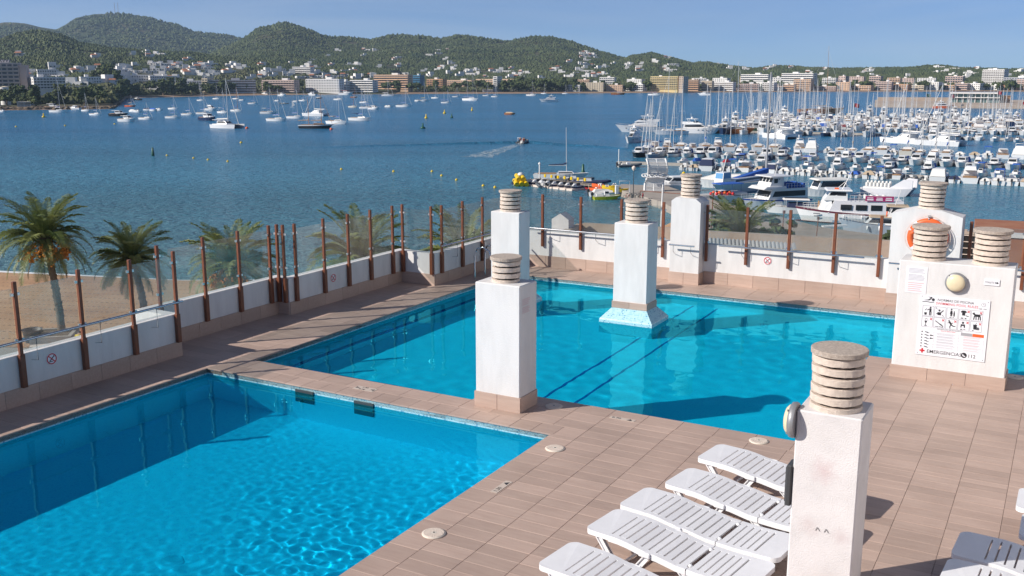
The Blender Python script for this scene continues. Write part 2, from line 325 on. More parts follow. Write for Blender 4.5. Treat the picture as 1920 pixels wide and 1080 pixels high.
grid('coping_tile', -6.15, -5.75, 3.5, 12.1, .4, .345, 0, .2); grid('coping_tile', -12.95, -5.75, 12.08, 12.46, .36, .38)
grid('coping_tile', -13.3, -12.93, 3.5, 12.46, .37, .36); grid('coping_tile', -12.93, -7.95, 12.46, 12.87, .55, .41)
grid('coping_tile', -7.95, -2.88, 13.12, 13.52, .55, .4); grid('coping_tile', -2.92, -2.5, 13.52, 18.2, .42, .55); grid('coping_tile', -2.92, 4, 18.2, 18.62, .55, .42)
grid('coping_tile', -12.93, -12.58, 12.87, 22.26, .35, .55); grid('coping_tile', -12.93, 4, 22.26, 22.66, .55, .4)
grid('deck_tile', -13.95, -13.3, 3.5, 12.46, .65, .3); grid('deck_tile', -14.7, -12.93, 12.46, 15.86, .6, .3); grid('deck_tile', -14.38, -12.93, 15.86, 19.98, .6, .3)
grid('deck_tile', -13.38, -12.93, 19.98, 23.55, .45, .3); grid('deck_tile', -12.93, 4, 22.66, 23.55, .6, .3)
grid('deck_tile', -5.75, 2.5, 4.6, 13.12, .545, .235, 0, .1); grid('deck_tile', -7.95, -5.75, 12.46, 13.12, .55, .33); grid('deck_tile', -2.5, 2.5, 13.12, 18.2, .545, .235, .565, .12)
def span(t):
    p = D(t[1], t[2]); r = p.y
    x = abs(960 + F_PX * p.x / max(r, 1) - 960); y = HOR + CAM_H * F_PX / max(r, 1)
    return -1 if (x > 985 or y > 1130 or r < 3) else t[3] * t[4] / r ** 3
for nm in ('coping_tile', 'deck_tile'):
    ts = sorted([t for t in tiles if t[0] == nm], key=span, reverse=True)
    for k, (n, b, a, w, d) in enumerate(ts[:300]):
        link(nm, boxmesh(nm, w, d, .02, 'plank', .002), deck, (b, a, -.02 + random.uniform(-.0008, .0008)))
    mb = MB()
    for n, b, a, w, d in ts[300:]: mb.box(b, a, -.02 + random.uniform(-.0008, .0008), w, d, .02, c=.002)
    if mb.v: mb.build(nm + '_field', M['plank'], deck, kind='stuff')
# body of the hotel under the deck
hotel = MB(); outl = [(-14.15, 1), (-14.15, 12.25), (-14.9, 12.25), (-14.9, 16.06), (-14.58, 16.06), (-14.58, 20.18), (-13.58, 20.18), (-13.58, 23.75), (5, 23.75), (5, 1)]
hotel.prism(outl, LAND, -.1, cap=False)
hotel.build('hotel_building', M['white_wall'], rz=ROT, label='white hotel block that carries the pool deck on its roof', cat='building')
# taller wing of the hotel right of the deck, out of the picture: it shows in the glass panes and throws sunlight back on the chimneys
t = thing('hotel_wing', 'white upper wing of the hotel rising right of the deck', 'building', D(3.4, 13), ROT)
MB().box(4, 0, -.1, 8, 19, 7.1).build('wall', M['white_wall'], t)
for z in (1.0, 4.2):
    for k in range(6): MB().box(-.02, -7.8 + 3.1 * k, z, .1, 1.6, 1.9).build('window', M['frame'], t)
MB().box(3.9, 0, 7.0, 8.4, 19.4, .35).build('roof_edge', M['white_wall'], t)
# ------------------------------------------------------------------ pools
def basin(name, poly, zf, m, lab):
    """inner shell of a pool"""
    n = len(poly); mb = MB(); vs = [(p[0], p[1], -.015) for p in poly] + [(p[0], p[1], -.3) for p in poly] + [(p[0], p[1], zf) for p in poly]; low = 1
    mb.add(vs, [(i, (i + 1) % n, n + (i + 1) % n, n + i) for i in range(n)], 0); mb.add(vs, [(n + i, n + (i + 1) % n, 2 * n + (i + 1) % n, 2 * n + i) for i in range(n)] + [tuple(range(2 * n, 3 * n))], low)
    return mb.build(name, [M['mosaic'], M['tile_pale' if m == 'mosaic' else m]], rz=ROT, kind='structure', label=lab)
child_poly = [(-12.95, 2), (-6.13, 2), (-6.13, 12.1), (-12.95, 12.1)]
main_poly = [(-12.6, 12.85), (-7.95, 12.85), (-7.95, 13.5), (-2.9, 13.5), (-2.9, 18.6), (5, 18.6), (5, 22.28), (-12.6, 22.28)]
ZM, ZC = -.95, -1.45
pool_c = basin('pool_basin', child_poly, ZC, 'mosaic_deep', 'deep front pool basin lined with blue mosaic')
pool_m = basin('pool_basin', main_poly, ZM, 'mosaic', 'shallow main pool basin lined with pale blue mosaic')
mb = MB(); mb.prism([(-12.6, 12.85), (-12.2, 12.85), (-12.2, 22.28), (-12.6, 22.28)], ZM + .004, -.52); mb.build('pool_bench', M['tile_pale'], pool_m)
mb = MB(); mb.box(-12.25, 17.56, -.519, .10, 9.4, .006); mb.box(-12.197, 17.56, -.57, .006, 9.4, .055); mb.build('edge_line', M['mosaic_blue'], pool_m)
for b, a0, a1 in ((-7.55, 13.52, 22.27), (-6.95, 13.52, 22.27)): MB().box(b, (a0 + a1) / 2, ZM + .003, .05, a1 - a0, .004).build('lane_line', M['mosaic_blue'], pool_m)
for b in (-10.73, -9.5):
    mb = MB(); mb.box(b, 12.09, -.62, .38, .03, .55); mb.build('skimmer_opening', M['grey_box'], pool_c)
    MB().box(b, 12.07, -.36, .36, .012, .06).build('skimmer_flap', M['frame'], pool_c)
MB().lathe([(0, .01), (.16, .01), (.17, 0)], 24, x=-9.0, y=7.6, z=ZC + .002).build('floor_drain', M['mosaic_deep'], pool_c)
def sheet(name, poly, z, m, lab): return MB().add([(x, y, z) for x, y in poly], [tuple(range(len(poly)))]).build(name, M[m], rz=ROT, kind='structure', label=lab)
def ripples(nx, ny, dx, l0, l1, amp, seed):
    """random wave heights (m) on a grid: wavelengths between l0 and l1"""
    g = np.random.default_rng(seed); kx = np.fft.fftfreq(nx, dx)[None, :]; ky = np.fft.fftfreq(ny, dx)[:, None]; k = np.hypot(kx, ky) + 1e-9
    sp = np.where((k > 1 / l1) & (k < 1 / l0), k ** -1.4, 0) + .0 ; f = np.fft.ifft2(sp * np.exp(2j * np.pi * g.uniform(0, 1, (ny, nx)))).real; return f / f.std() * amp
def water(poly, b0, b1, a0, a1, dx, l0, l1, amp, seed, m, label, basin_):
    nx, ny = round((b1 - b0) / dx) + 1, round((a1 - a0) / dx) + 1; gx, gy = np.meshgrid(b0 + dx * np.arange(nx), a0 + dx * np.arange(ny)); z = WATER + ripples(nx, ny, dx, l0, l1, amp, seed)
    # livelier patches and calm lanes
    z = WATER + (z - WATER) * np.clip(.75 + .5 * np.sin(gx * .9 + 1.3 * np.sin(gy * .7)) * np.cos(gy * .8 + gx * .3), .3, 1.3)
    if m == 'child_water': z = WATER + (z - WATER) * np.clip(1.05 - .16 * np.hypot(gx + 7.0, (gy - 7.0) * .9), .3, 1)
    idx = np.arange(gx.size).reshape(gx.shape); F = np.stack([idx[:-1, :-1], idx[:-1, 1:], idx[1:, 1:], idx[1:, :-1]], -1).reshape(-1, 4); cx, cy_ = gx.ravel()[F].mean(1), gy.ravel()[F].mean(1)
    keep = np.zeros(len(F), bool)
    for p0, p1, q0, q1 in poly: keep |= (cx > p0 - .02) & (cx < p1 + .02) & (cy_ > q0 - .02) & (cy_ < q1 + .02)
    F = F[keep]; used = np.unique(F); mp_ = np.zeros(gx.size, int); mp_[used] = np.arange(len(used)); V = np.stack([gx, gy, z], -1).reshape(-1, 3)[used]
    o = link('pool_water', npmesh('pool_water', V, mp_[F], M[m], smooth=True), rz=ROT, kind='structure', label=label); o.cycles.is_caustics_caster = True; basin_.cycles.is_caustics_receiver = True
    for ch in basin_.children: ch.cycles.is_caustics_receiver = True
water([(-12.95, -6.13, 3, 12.1)], -12.96, -6.12, 3.0, 12.12, .034, .11, .5, .00105, 3, 'child_water', 'rippled blue water of the deep front pool', pool_c)
water([(-12.6, -7.95, 12.85, 22.3), (-7.95, -2.9, 13.5, 22.3), (-2.9, 5, 18.6, 22.3)], -12.6, 5, 12.85, 22.3, .05, .3, 1.6, .0016, 4, 'pool_water', 'calm turquoise water of the shallow main pool', pool_m)
# ------------------------------------------------------------------ parapet walls with tiled skirting
def skirting(parent, p0, p1, h, pitch=.6):
    """row of skirting tiles along p0-p1 (deck grid, parent rotated by ROT); the tiles stand proud to the right of the direction"""
    d = Vector((p1[0] - p0[0], p1[1] - p0[1])); L = d.length; d /= L; nrm = Vector((d.y, -d.x)); rz = math.atan2(d.y, d.x); n = max(1, round(L / pitch)); w = L / n
    for i in range(n):
        c = Vector(p0) + d * (i + .5) * w + nrm * .009
        link('skirting_tile', boxmesh('skirting_tile', w - .005, .02, h, 'plank', .002), parent, (c.x, c.y, 0), rz)
wl = MB(); outer = [(-14.15, 2), (-14.15, 12.25), (-14.9, 12.25), (-14.9, 16.06), (-14.58, 16.06), (-14.58, 20.18), (-13.58, 20.18), (-13.58, 23.55)]
inner = [(-13.95, 2), (-13.95, 12.45), (-14.7, 12.45), (-14.7, 15.86), (-14.38, 15.86), (-14.38, 19.98), (-13.38, 19.98), (-13.38, 23.55)]
wl.prism(inner + outer[::-1], -.1, .80)
wall_l = wl.build('parapet_wall', M['white_wall'], rz=ROT, label='low white stepped parapet wall along the beach side of the pools', cat='wall')
for i in (0, 2, 3, 4, 5, 6):
    p0, p1 = inner[i], inner[i + 1]
    if i == 0: p0 = (-13.95, 6)
    skirting(wall_l, p0, p1, .28)
skirting(wall_l, inner[1], inner[2], .28, 1)
wall_b = MB().box(-4.29, 23.65, -.1, 18.58, .2, 1.08).build('parapet_wall', M['white_wall'], rz=ROT, label='long straight white parapet wall across the far side of the main pool', cat='wall')
skirting(wall_b, (-13.38, 23.55), (-8.55, 23.55), .3); skirting(wall_b, (-7.75, 23.55), (-3.37, 23.55), .3); skirting(wall_b, (-1.92, 23.55), (2.6, 23.55), .3)
# ------------------------------------------------------------------ glass fences on the parapets
post_me = {}
def make_post(kind):
    mb = MB()
    if kind == 'sleeve': mb.box(0, 0, .5, .058, .058, 1.46, c=.006).box(0, 0, .28, .086, .078, .53, c=.006)
    else: mb.box(0, 0, .56, .066, .066, 1.40, c=.006)
    return mb.mesh('post', M['steel_brown'])
for k in ('sleeve', 'plain'): post_me[k] = make_post(k)
clamp_me = MB().box(0, 0, 0, .155, .03, .045, c=.005).mesh('clamp', M['clamp'])
def fence(label, p0, p1, ts, inward, kind='sleeve', zg=.84, group='glass fences on the parapet walls', rails=(), gaps=()):
    """posts at distances ts from p0 towards p1; inward = unit vector off the wall"""
    d = Vector((p1[0] - p0[0], p1[1] - p0[1])).normalized(); rz = math.atan2(d.y, d.x)
    w = D(*p0); t = thing('glass_fence', label, 'fence', w, ROT, group)
    loc = lambda s, off: d * s + Vector(inward) * off
    for s in ts:
        q = loc(s, .045); p = link('post', post_me[kind], t, (q.x, q.y, 0), rz)
        for z in (1.02, 1.74): link('clamp', clamp_me, p, (0, -.0, z))
    for i in range(len(ts) - 1):
        if i in gaps: continue
        L = ts[i + 1] - ts[i] - .12; q = loc((ts[i] + ts[i + 1]) / 2, .045); zt = 1.86
        link('glass_panel', boxmesh('glass_panel', L, .01, zt - zg, 'glass'), t, (q.x, q.y, zg), rz)
    for s0, s1, z, off in rails:
        a, b = loc(s0, off), loc(s1, off)
        h = MB().tube([(a.x, a.y, z), (b.x, b.y, z)], .021, 10).build('handrail', M['inox'], t)
        n = max(2, round((s1 - s0) / 1.15))
        for k in range(n):
            s = s0 + (s1 - s0) * (k + .5) / n; q = loc(s, off); e = loc(s, .0)
            MB().tube([(q.x, q.y, z), (q.x, q.y, z - .18), (e.x, e.y, z - .30)] if kind == 'plain' else [(q.x, q.y, z), (q.x, q.y, z - .36), (e.x, e.y, z - .38)], .007, 6).build('bracket', M['inox'], h)
    return t
fence('glass fence with long steel handrail on the nearest left parapet length', (-13.95, 8), (-13.95, 12.5), [-.1, 1.25, 2.38, 3.40, 4.36], (1, 0), rails=[(-1.5, 4.40, 1.05, .16)])
fence('glass fence of three brown posts on the set-back left parapet length', (-14.7, 12.5), (-14.7, 15.8), [.15, 1.28, 2.22, 3.12], (1, 0))
fence('narrow glass fence of two posts across the small left parapet step', (-14.7, 15.86), (-14.3, 15.86), [.09, .26], (0, -1))
fence('glass fence of five brown posts on the middle left parapet length', (-14.38, 15.86), (-14.38, 19.9), [.2, 1.14, 2.0, 2.84, 3.72], (1, 0))
fence('glass fence across the parapet step before the pool corner', (-14.38, 19.98), (-13.38, 19.98), [.09, .94], (0, -1))
fence('glass fence with handrail on the last left parapet length by the pool corner', (-13.38, 19.98), (-13.38, 23.5), [.26, 1.22, 2.2, 3.2], (1, 0), rails=[(.1, 2.9, .98, .15)])
fence('long glass fence with handrails on the far parapet, left of the far chimney', (-13.3, 23.55), (-8.6, 23.55), [.15, 1.05, 2.18, 3.33, 4.47], (0, -1), 'plain', 1.0, rails=[(.7, 3.35, 1.06, .2), (3.55, 4.35, .98, .2)])
fence('long glass fence with handrail on the far parapet, right of the far chimney', (-7.77, 23.55), (-3.4, 23.55), [.08, 1.08, 2.1, 3.14, 4.14], (0, -1), 'plain', 1.0, rails=[(.45, 3.85, 1.0, .2)])
fence('short glass fence right of the gabled chimney with the lifebuoy', (-1.9, 23.55), (2, 23.55), [.12, 1.2, 2.3, 3.4], (0, -1), 'plain', 1.0, rails=[(.3, 3.4, 1.0, .2)])
# ------------------------------------------------------------------ chimneys
def ring_mesh(r, h, seed):
    rr = random.Random(seed); mb = MB(); n = 44; prof = [(r - .05, 0), (r - .002, 0), (r, .004), (r + .001, h - .004), (r - .003, h), (r - .05, h)]
    mb.lathe(prof, n, sm=False); vs = []
    for i, (x, y, z) in enumerate(mb.v):
        w = math.atan2(y, x); k = 1 + .008 * math.sin(3 * w + seed) + rr.uniform(-.006, .006); vs.append((x * k, y * k, z + rr.uniform(-.0025, .0025)))
    mb.v = vs; return mb.mesh('vent_ring', M['vent'])
_rings = {}
def vent(parent, x, y, z, r, n, core='dark'):
    for i in range(n + 1):
        h = .05 if i == 0 else .066; key = (round(r, 2), h, i % 3)
        if key not in _rings: _rings[key] = ring_mesh(r, h, i % 3 + 1)
        link('vent_ring', _rings[key], parent, (x + random.uniform(-.006, .006), y + random.uniform(-.006, .006), z + (0 if i == 0 else .05 + .026 + (i - 1) * .092)), random.random() * 6)
    top = z + .05 + n * .092 + .024
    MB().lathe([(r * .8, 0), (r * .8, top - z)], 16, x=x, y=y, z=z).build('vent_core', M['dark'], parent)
    R = r * 1.13; MB().lathe([(R - .01, 0), (R, .004), (R + .001, .046), (R - .005, .052), (0, .056)], 44, sm=False, x=x, y=y, z=top - .012).build('vent_cap', M['vent_top'], parent, )
def shaft_mesh(b0, b1, a0, a1, z0, z1, m='white_wall', c=.014):
    mb = MB(); mb.box((b0 + b1) / 2, (a0 + a1) / 2, z0, b1 - b0, a1 - a0, z1 - z0, c=c); return mb
def chimney(label, b0, b1, a0, a1, zt, caps, plinth=.24, m='white_wall', z0=-.02, sides=(1, 1, 1, 1), pitch=.42):
    bc, ac = (b0 + b1) / 2, (a0 + a1) / 2; t = thing('chimney', label, 'chimney', D(bc, ac), ROT, 'white roof chimneys with slatted concrete vents')
    shaft_mesh(b0 - bc, b1 - bc, a0 - ac, a1 - ac, z0, zt, m).build('shaft', M[m], t)
    x0, x1, y0, y1 = b0 - bc, b1 - bc, a0 - ac, a1 - ac
    if plinth:
        for k, (p, q) in enumerate((((x0 - .018, y0), (x1 + .018, y0)), ((x1, y0), (x1, y1)), ((x1, y1), (x0, y1)), ((x0, y1), (x0, y0)))):
            if sides[k]: skirting(t, p, q, plinth, pitch)
    for (cb, ca, r, n) in caps: vent(t, cb - bc, ca - ac, zt - .004, r, n)
    return t, bc, ac
ch1, *_ = chimney('white chimney standing between the two pools with a faded red notice on its side', -7.75, -6.97, 12.66, 13.2, 1.97, [(-7.36, 12.93, .215, 3)])
# chimneys that rise out of the water on a mosaic skirt
def pool_chimney(label, b0, b1, a0, a1, r, n):
    t, bc, ac = chimney(label, b0, b1, a0, a1, 2.02, [((b0 + b1) / 2, (a0 + a1) / 2, r, n)], plinth=0, z0=.2)
    w, d = (b1 - b0) / 2, (a1 - a0) / 2; mb = MB(); rings = []
    for k, z in ((.012, .19), (.20, -.02), (.215, -.05), (.215, ZM + .005)): rings.append([(-w - k, -d - k, z), (w + k, -d - k, z), (w + k, d + k, z), (-w - k, d + k, z)])
    for i in range(3): mb.add(rings[i] + rings[i + 1], [(j, (j + 1) % 4, 4 + (j + 1) % 4, 4 + j) for j in range(4)])
    mb.add(rings[0], [(0, 1, 2, 3)]); mb.build('mosaic_skirt', M['mosaic'], t).cycles.is_caustics_receiver = True
    for p, q in (((-w - .018, -d), (w + .018, -d)), ((w, -d), (w, d)), ((w, d), (-w, d)), ((-w, d), (-w, -d))):
        dd = Vector((q[0] - p[0], q[1] - p[1])); L = dd.length; dd /= L; nr = Vector((dd.y, -dd.x)); c = (Vector(p) + Vector(q)) / 2 + nr * .009; rz = math.atan2(dd.y, dd.x)
        for s in (-.25, .25):
            e = c + dd * L * s; link('skirting_tile', boxmesh('skirting_tile', L / 2 - .004, .02, .14, 'plank', .002), t, (e.x, e.y, .194), rz)
    return t
pool_chimney('white chimney rising from the main pool on a sloping mosaic foot', -8.3, -7.53, 19.2, 19.75, .235, 4)
pool_chimney('white chimney directly behind the one between the pools, yellow buoy raft above it', -11.5, -10.75, 19.5, 20.0, .235, 4)
ch_n, *_ = chimney('nearest white chimney with a pinkish stain, hiding the ends of the sunbeds', -2.0, -1.41, 8.94, 9.5, 2.0, [(-1.7, 9.2, .225, 5)], m='white_wall2', plinth=.22)
# marks on the nearest chimney
for k, x in enumerate((-1.74, -1.66)):
    MB().tube([(-.018, -.003, 0), (-.003, -.004, .035), (.004, -.004, .03), (.022, -.003, 0)], .0022, 5).build('scratch_mark', M['black'], ch_n, (x + 1.705, 8.937 - 9.22, .855))
def lamp(parent_label, loc, rz):
    """bulkhead lamp whose back sits on a wall facing local -y"""
    t = thing('bulkhead_lamp', parent_label, 'wall lamp', loc, rz); mb = MB()
    prof = [(.165, 0), (.17, .02), (.165, .05), (.142, .062)]; mb.lathe(prof, 36)
    mb.v = [(x, -z, y) for x, y, z in mb.v]; mb.build('rim', M['grey_metal'], t)
    mb = MB(); mb.lathe([(.143, .045), (.138, .075), (.11, .098), (.06, .112), (0, .117)], 36); mb.v = [(x, -z, y) for x, y, z in mb.v]; mb.build('diffuser', M['cream'], t)
    for k in range(4):
        w = math.pi / 4 + k * math.pi / 2; MB().box(.155 * math.cos(w), -.062, .155 * math.sin(w), .016, .012, .016).build('screw', M['grey_metal'], t)
lamp('round cream wall lamp on the left side of the nearest chimney', D(-2.002, 8.99, 1.88), ROT - math.pi / 2)
bxx = thing('switch_box', 'dark grey box on the left side of the nearest chimney above the sunbeds', 'box', D(-2.0, 9.02, 1.05), ROT)
MB().box(-.03, 0, 0, .055, .2, .4, c=.012).build('case', M['grey_box'], bxx); MB().box(-.061, 0, .03, .008, .16, .34).build('cover', M['grey_box'], bxx)
# chimney with the pool rules
ch_s, sb, sa = chimney('wide white double chimney that carries the pool rules board', -2.37, -.62, 17.5, 18.15, 2.02, [(-1.96, 17.82, .265, 5), (-1.02, 17.82, .265, 5)], plinth=.21, pitch=.58)
lamp('round cream wall lamp above the pool rules board', D(-1.475, 17.498, 1.72), ROT)
# far chimneys against the parapet
def far_chimney(label, b0, b1, prof, cap):
    bc = (b0 + b1) / 2; t = thing('chimney', label, 'chimney', D(bc, 23.35), ROT, 'white roof chimneys with slatted concrete vents')
    mb = MB(); mb.xprism([(x - bc, z) for x, z in prof], -.15, .5); mb.build('shaft', M['white_wall'], t)
    skirting(t, (b0 - bc - .018, -.15), (b1 - bc + .018, -.15), .28, .4); skirting(t, (b1 - bc, -.15), (b1 - bc, .19), .28); skirting(t, (b0 - bc, .19), (b0 - bc, -.15), .28)
    MB().tube([(b0 - bc + .04, -.33, .985), (b1 - bc - .06, -.33, .985)], .021, 8).build('handrail', M['inox'], t)
    for s in (.2, .8):
        x = b0 - bc + (b1 - b0) * s; MB().tube([(x, -.33, .985), (x, -.33, .82), (x, -.15, .72)], .007, 6).build('bracket', M['inox'], t)
    vent(t, cap[0] - bc, .17, cap[1], cap[2], 5)
    return t, bc
far_chimney('white chimney with clipped top corners built into the far parapet', -8.52, -7.77, [(-8.52, -.02), (-7.77, -.02), (-7.77, 2.02), (-7.9, 2.12), (-8.4, 2.14), (-8.52, 2.05)], (-8.15, 2.11, .235))
ch_g, gb = far_chimney('wide white gable-topped chimney that carries the orange lifebuoy', -3.38, -1.94, [(-3.38, -.02), (-1.94, -.02), (-1.94, 2.06), (-2.37, 2.19), (-2.87, 2.21), (-3.38, 2.08)], (-2.62, 2.19, .27))
# ------------------------------------------------------------------ lifebuoy
t = thing('lifebuoy', 'orange lifebuoy with four white bands hanging on the gabled chimney', 'lifebuoy', D(-2.6, 23.115, 1.60), ROT)
R0, r0 = .355, .068
def torus(mb, a0, a1, rr, n=40, m=0):
    mb.tube([((R0) * math.cos(a0 + (a1 - a0) * i / n), 0, R0 * math.sin(a0 + (a1 - a0) * i / n)) for i in range(n + (0 if a1 - a0 > 6.2 else 1))], rr, 12, m=m, closed=a1 - a0 > 6.2)
mb = MB(); torus(mb, 0, 2 * math.pi, r0); mb.build('ring', M['orange'], t)
for k in range(4):
    mb = MB(); w = .75 + k * math.pi / 2; torus(mb, w - .13, w + .13, r0 + .003, 6); mb.build('band', M['paper'], t)
mb = MB(); rope = []
for i in range(48):
    w = 2 * math.pi * i / 48; k = R0 + r0 + .012 + .03 * abs(math.sin(2 * (w - .75))); rope.append((k * math.cos(w), -.01, k * math.sin(w)))
mb.tube(rope, .007, 6, closed=True); mb.build('grab_rope', M['vent'], t)
MB().tube([(0, .05, .45), (0, -.05, .45), (0, -.06, .40), (0, -.03, .37)], .012, 6).box(0, .055, .42, .06, .02, .06).build('hook', M['clamp'], t)
# ------------------------------------------------------------------ signs
def text(parent, s, size, loc, m, name='lettering', bold=.0, sx=1.0, align='LEFT'):
    """lettering in the local x-z plane, facing -y"""
    c = bpy.data.curves.new(name, 'FONT'); c.body = s; c.size = size; c.align_x = align; c.extrude = .0008; c.offset = bold * .25; c.resolution_u = 2
    tmp = bpy.data.objects.new(name + '_curve', c); me = bpy.data.meshes.new_from_object(tmp); bpy.data.objects.remove(tmp); me.name = name
    me.materials.clear(); me.materials.append(M[m]); o = link(name, me, parent, loc); o.rotation_euler = (math.pi / 2, 0, 0); o.scale = (sx, 1, 1); return o
def flat(mb, poly, y, m=0, th=.002): mb.xprism(poly, y, y - th, m); return mb
def disc(cx, cz, r, n=16, a0=0, a1=2 * math.pi):
    return [(cx + r * math.cos(a0 + (a1 - a0) * i / n), cz + r * math.sin(a0 + (a1 - a0) * i / n)) for i in range(n if a1 - a0 > 6.2 else n + 1)]
def bar(x0, z0, x1, z1, w):
    d = Vector((x1 - x0, z1 - z0)).normalized(); n = Vector((-d.y, d.x)) * w / 2
    return [(x0 + n.x, z0 + n.y), (x0 - n.x, z0 - n.y), (x1 - n.x, z1 - n.y), (x1 + n.x, z1 + n.y)]
def prohibition(label, loc, rz):
    t = thing('prohibition_sign', label, 'sign', loc, rz, 'round no-throwing stickers on the parapets')
    flat(MB(), disc(0, 0, .098, 28), 0, th=.003).build('backing', M['paper'], t)
    mb = MB(); n = 28
    for i in range(n):
        w0, w1 = 2 * math.pi * i / n, 2 * math.pi * (i + 1) / n
        mb.xprism([(.072 * math.cos(w0), .072 * math.sin(w0)), (.09 * math.cos(w0), .09 * math.sin(w0)), (.09 * math.cos(w1), .09 * math.sin(w1)), (.072 * math.cos(w1), .072 * math.sin(w1))], -.003, -.005)
    flat(mb, bar(-.055, .055, .055, -.055, .016), -.004); mb.build('red_ring', M['red'], t)
    mb = MB(); flat(mb, bar(-.04, -.035, .03, .03, .016), -.003); flat(mb, disc(.04, .038, .012, 10), -.003); flat(mb, bar(-.05, -.045, .02, -.04, .01), -.003); mb.build('pictogram', M['black'], t)
prohibition('red and white prohibition sticker on the left parapet nearest the camera', D(-13.944, 9.79, .60), ROT + math.pi / 2)
prohibition('small red prohibition sticker on the middle left parapet length', D(-14.374, 17.33, .56), ROT + math.pi / 2)
prohibition('red prohibition sticker on the far parapet under its handrail', D(-6.17, 23.544, .70), ROT)
# pool rules board: 1.03 m square on the front of the double chimney
BO = D(-2.0, 17.494, .44)
t = thing('pool_rules_board', 'white swimming pool rules board with two rows of black pictograms', 'sign', BO, ROT); BW, BH = 1.06, 1.03
mb = MB(); flat(mb, [(0, 0), (BW, 0), (BW, BH), (0, BH)], 0, th=.008); mb.build('panel', M['paper'], t)
text(t, 'NORMAS DE PISCINA', .058, (.27, -.0085, .945), 'black', bold=.001, sx=1.0); text(t, 'SWIMMING POOL RULES', .058, (.25, -.0085, .885), 'red', bold=.001)
text(t, 'EMERGENCIAS', .082, (.17, -.0085, .045), 'black', bold=.0015, sx=1.02); text(t, '112', .082, (.80, -.0085, .045), 'black', bold=.0015)
text(t, 'REANIMACION DE SALVAMENTO', .026, (.30, -.0085, .462), 'black'); text(t, 'HEALTH BREATHING', .024, (.36, -.0085, .436), 'red'); text(t, '10:00 - 19:00', .03, (.895, -.0085, .872), 'black', sx=.75)
mb = MB(); flat(mb, bar(.06, .075, .14, .075, .026), -.008); flat(mb, bar(.10, .035, .10, .115, .026), -.0084); mb.build('red_cross', M['red'], t)
mb = MB(); flat(mb, disc(.745, .075, .045, 20), -.008); mb.build('phone_disc', M['black'], t)
mb = MB(); flat(mb, bar(.725, .09, .735, .072, .016), -.0102); flat(mb, bar(.735, .07, .765, .055, .016), -.0102); flat(mb, bar(.722, .085, .735, .06, .01), -.0103); mb.build('handset', M['paper'], t)
mb = MB(); flat(mb, disc(.965, .955, .035, 20), -.008); mb.build('clock_rim', M['frame'], t); mb = MB(); flat(mb, disc(.965, .955, .028, 20), -.0102); mb.build('clock_face', M['paper'], t)
mb = MB(); flat(mb, bar(.965, .955, .965, .975, .005), -.0123); flat(mb, bar(.965, .955, .98, .955, .005), -.0123); mb.build('clock_hands', M['black'], t)
mb = MB()                                                          # swimmer over waves
flat(mb, disc(.205, .958, .024, 14), -.008); flat(mb, [(.06, .94), (.13, .955), (.165, .985), (.12, 1.0), (.19, 1.0), (.185, .985), (.165, .955), (.14, .94)], -.008)
for k in range(3): flat(mb, bar(.04 + k * .06, .91 + .008 * (k % 2), .10 + k * .06, .918 - .008 * (k % 2), .01), -.008 - .0003 * k)
mb.build('swimmer', M['black'], t)
def frame_at(i, j):                                                # pictogram cells
    return .055 + i * .186, .675 - j * .185
P = lambda x0, z0, pts: [(x0 + a * .155, z0 + b * .165) for a, b in pts]
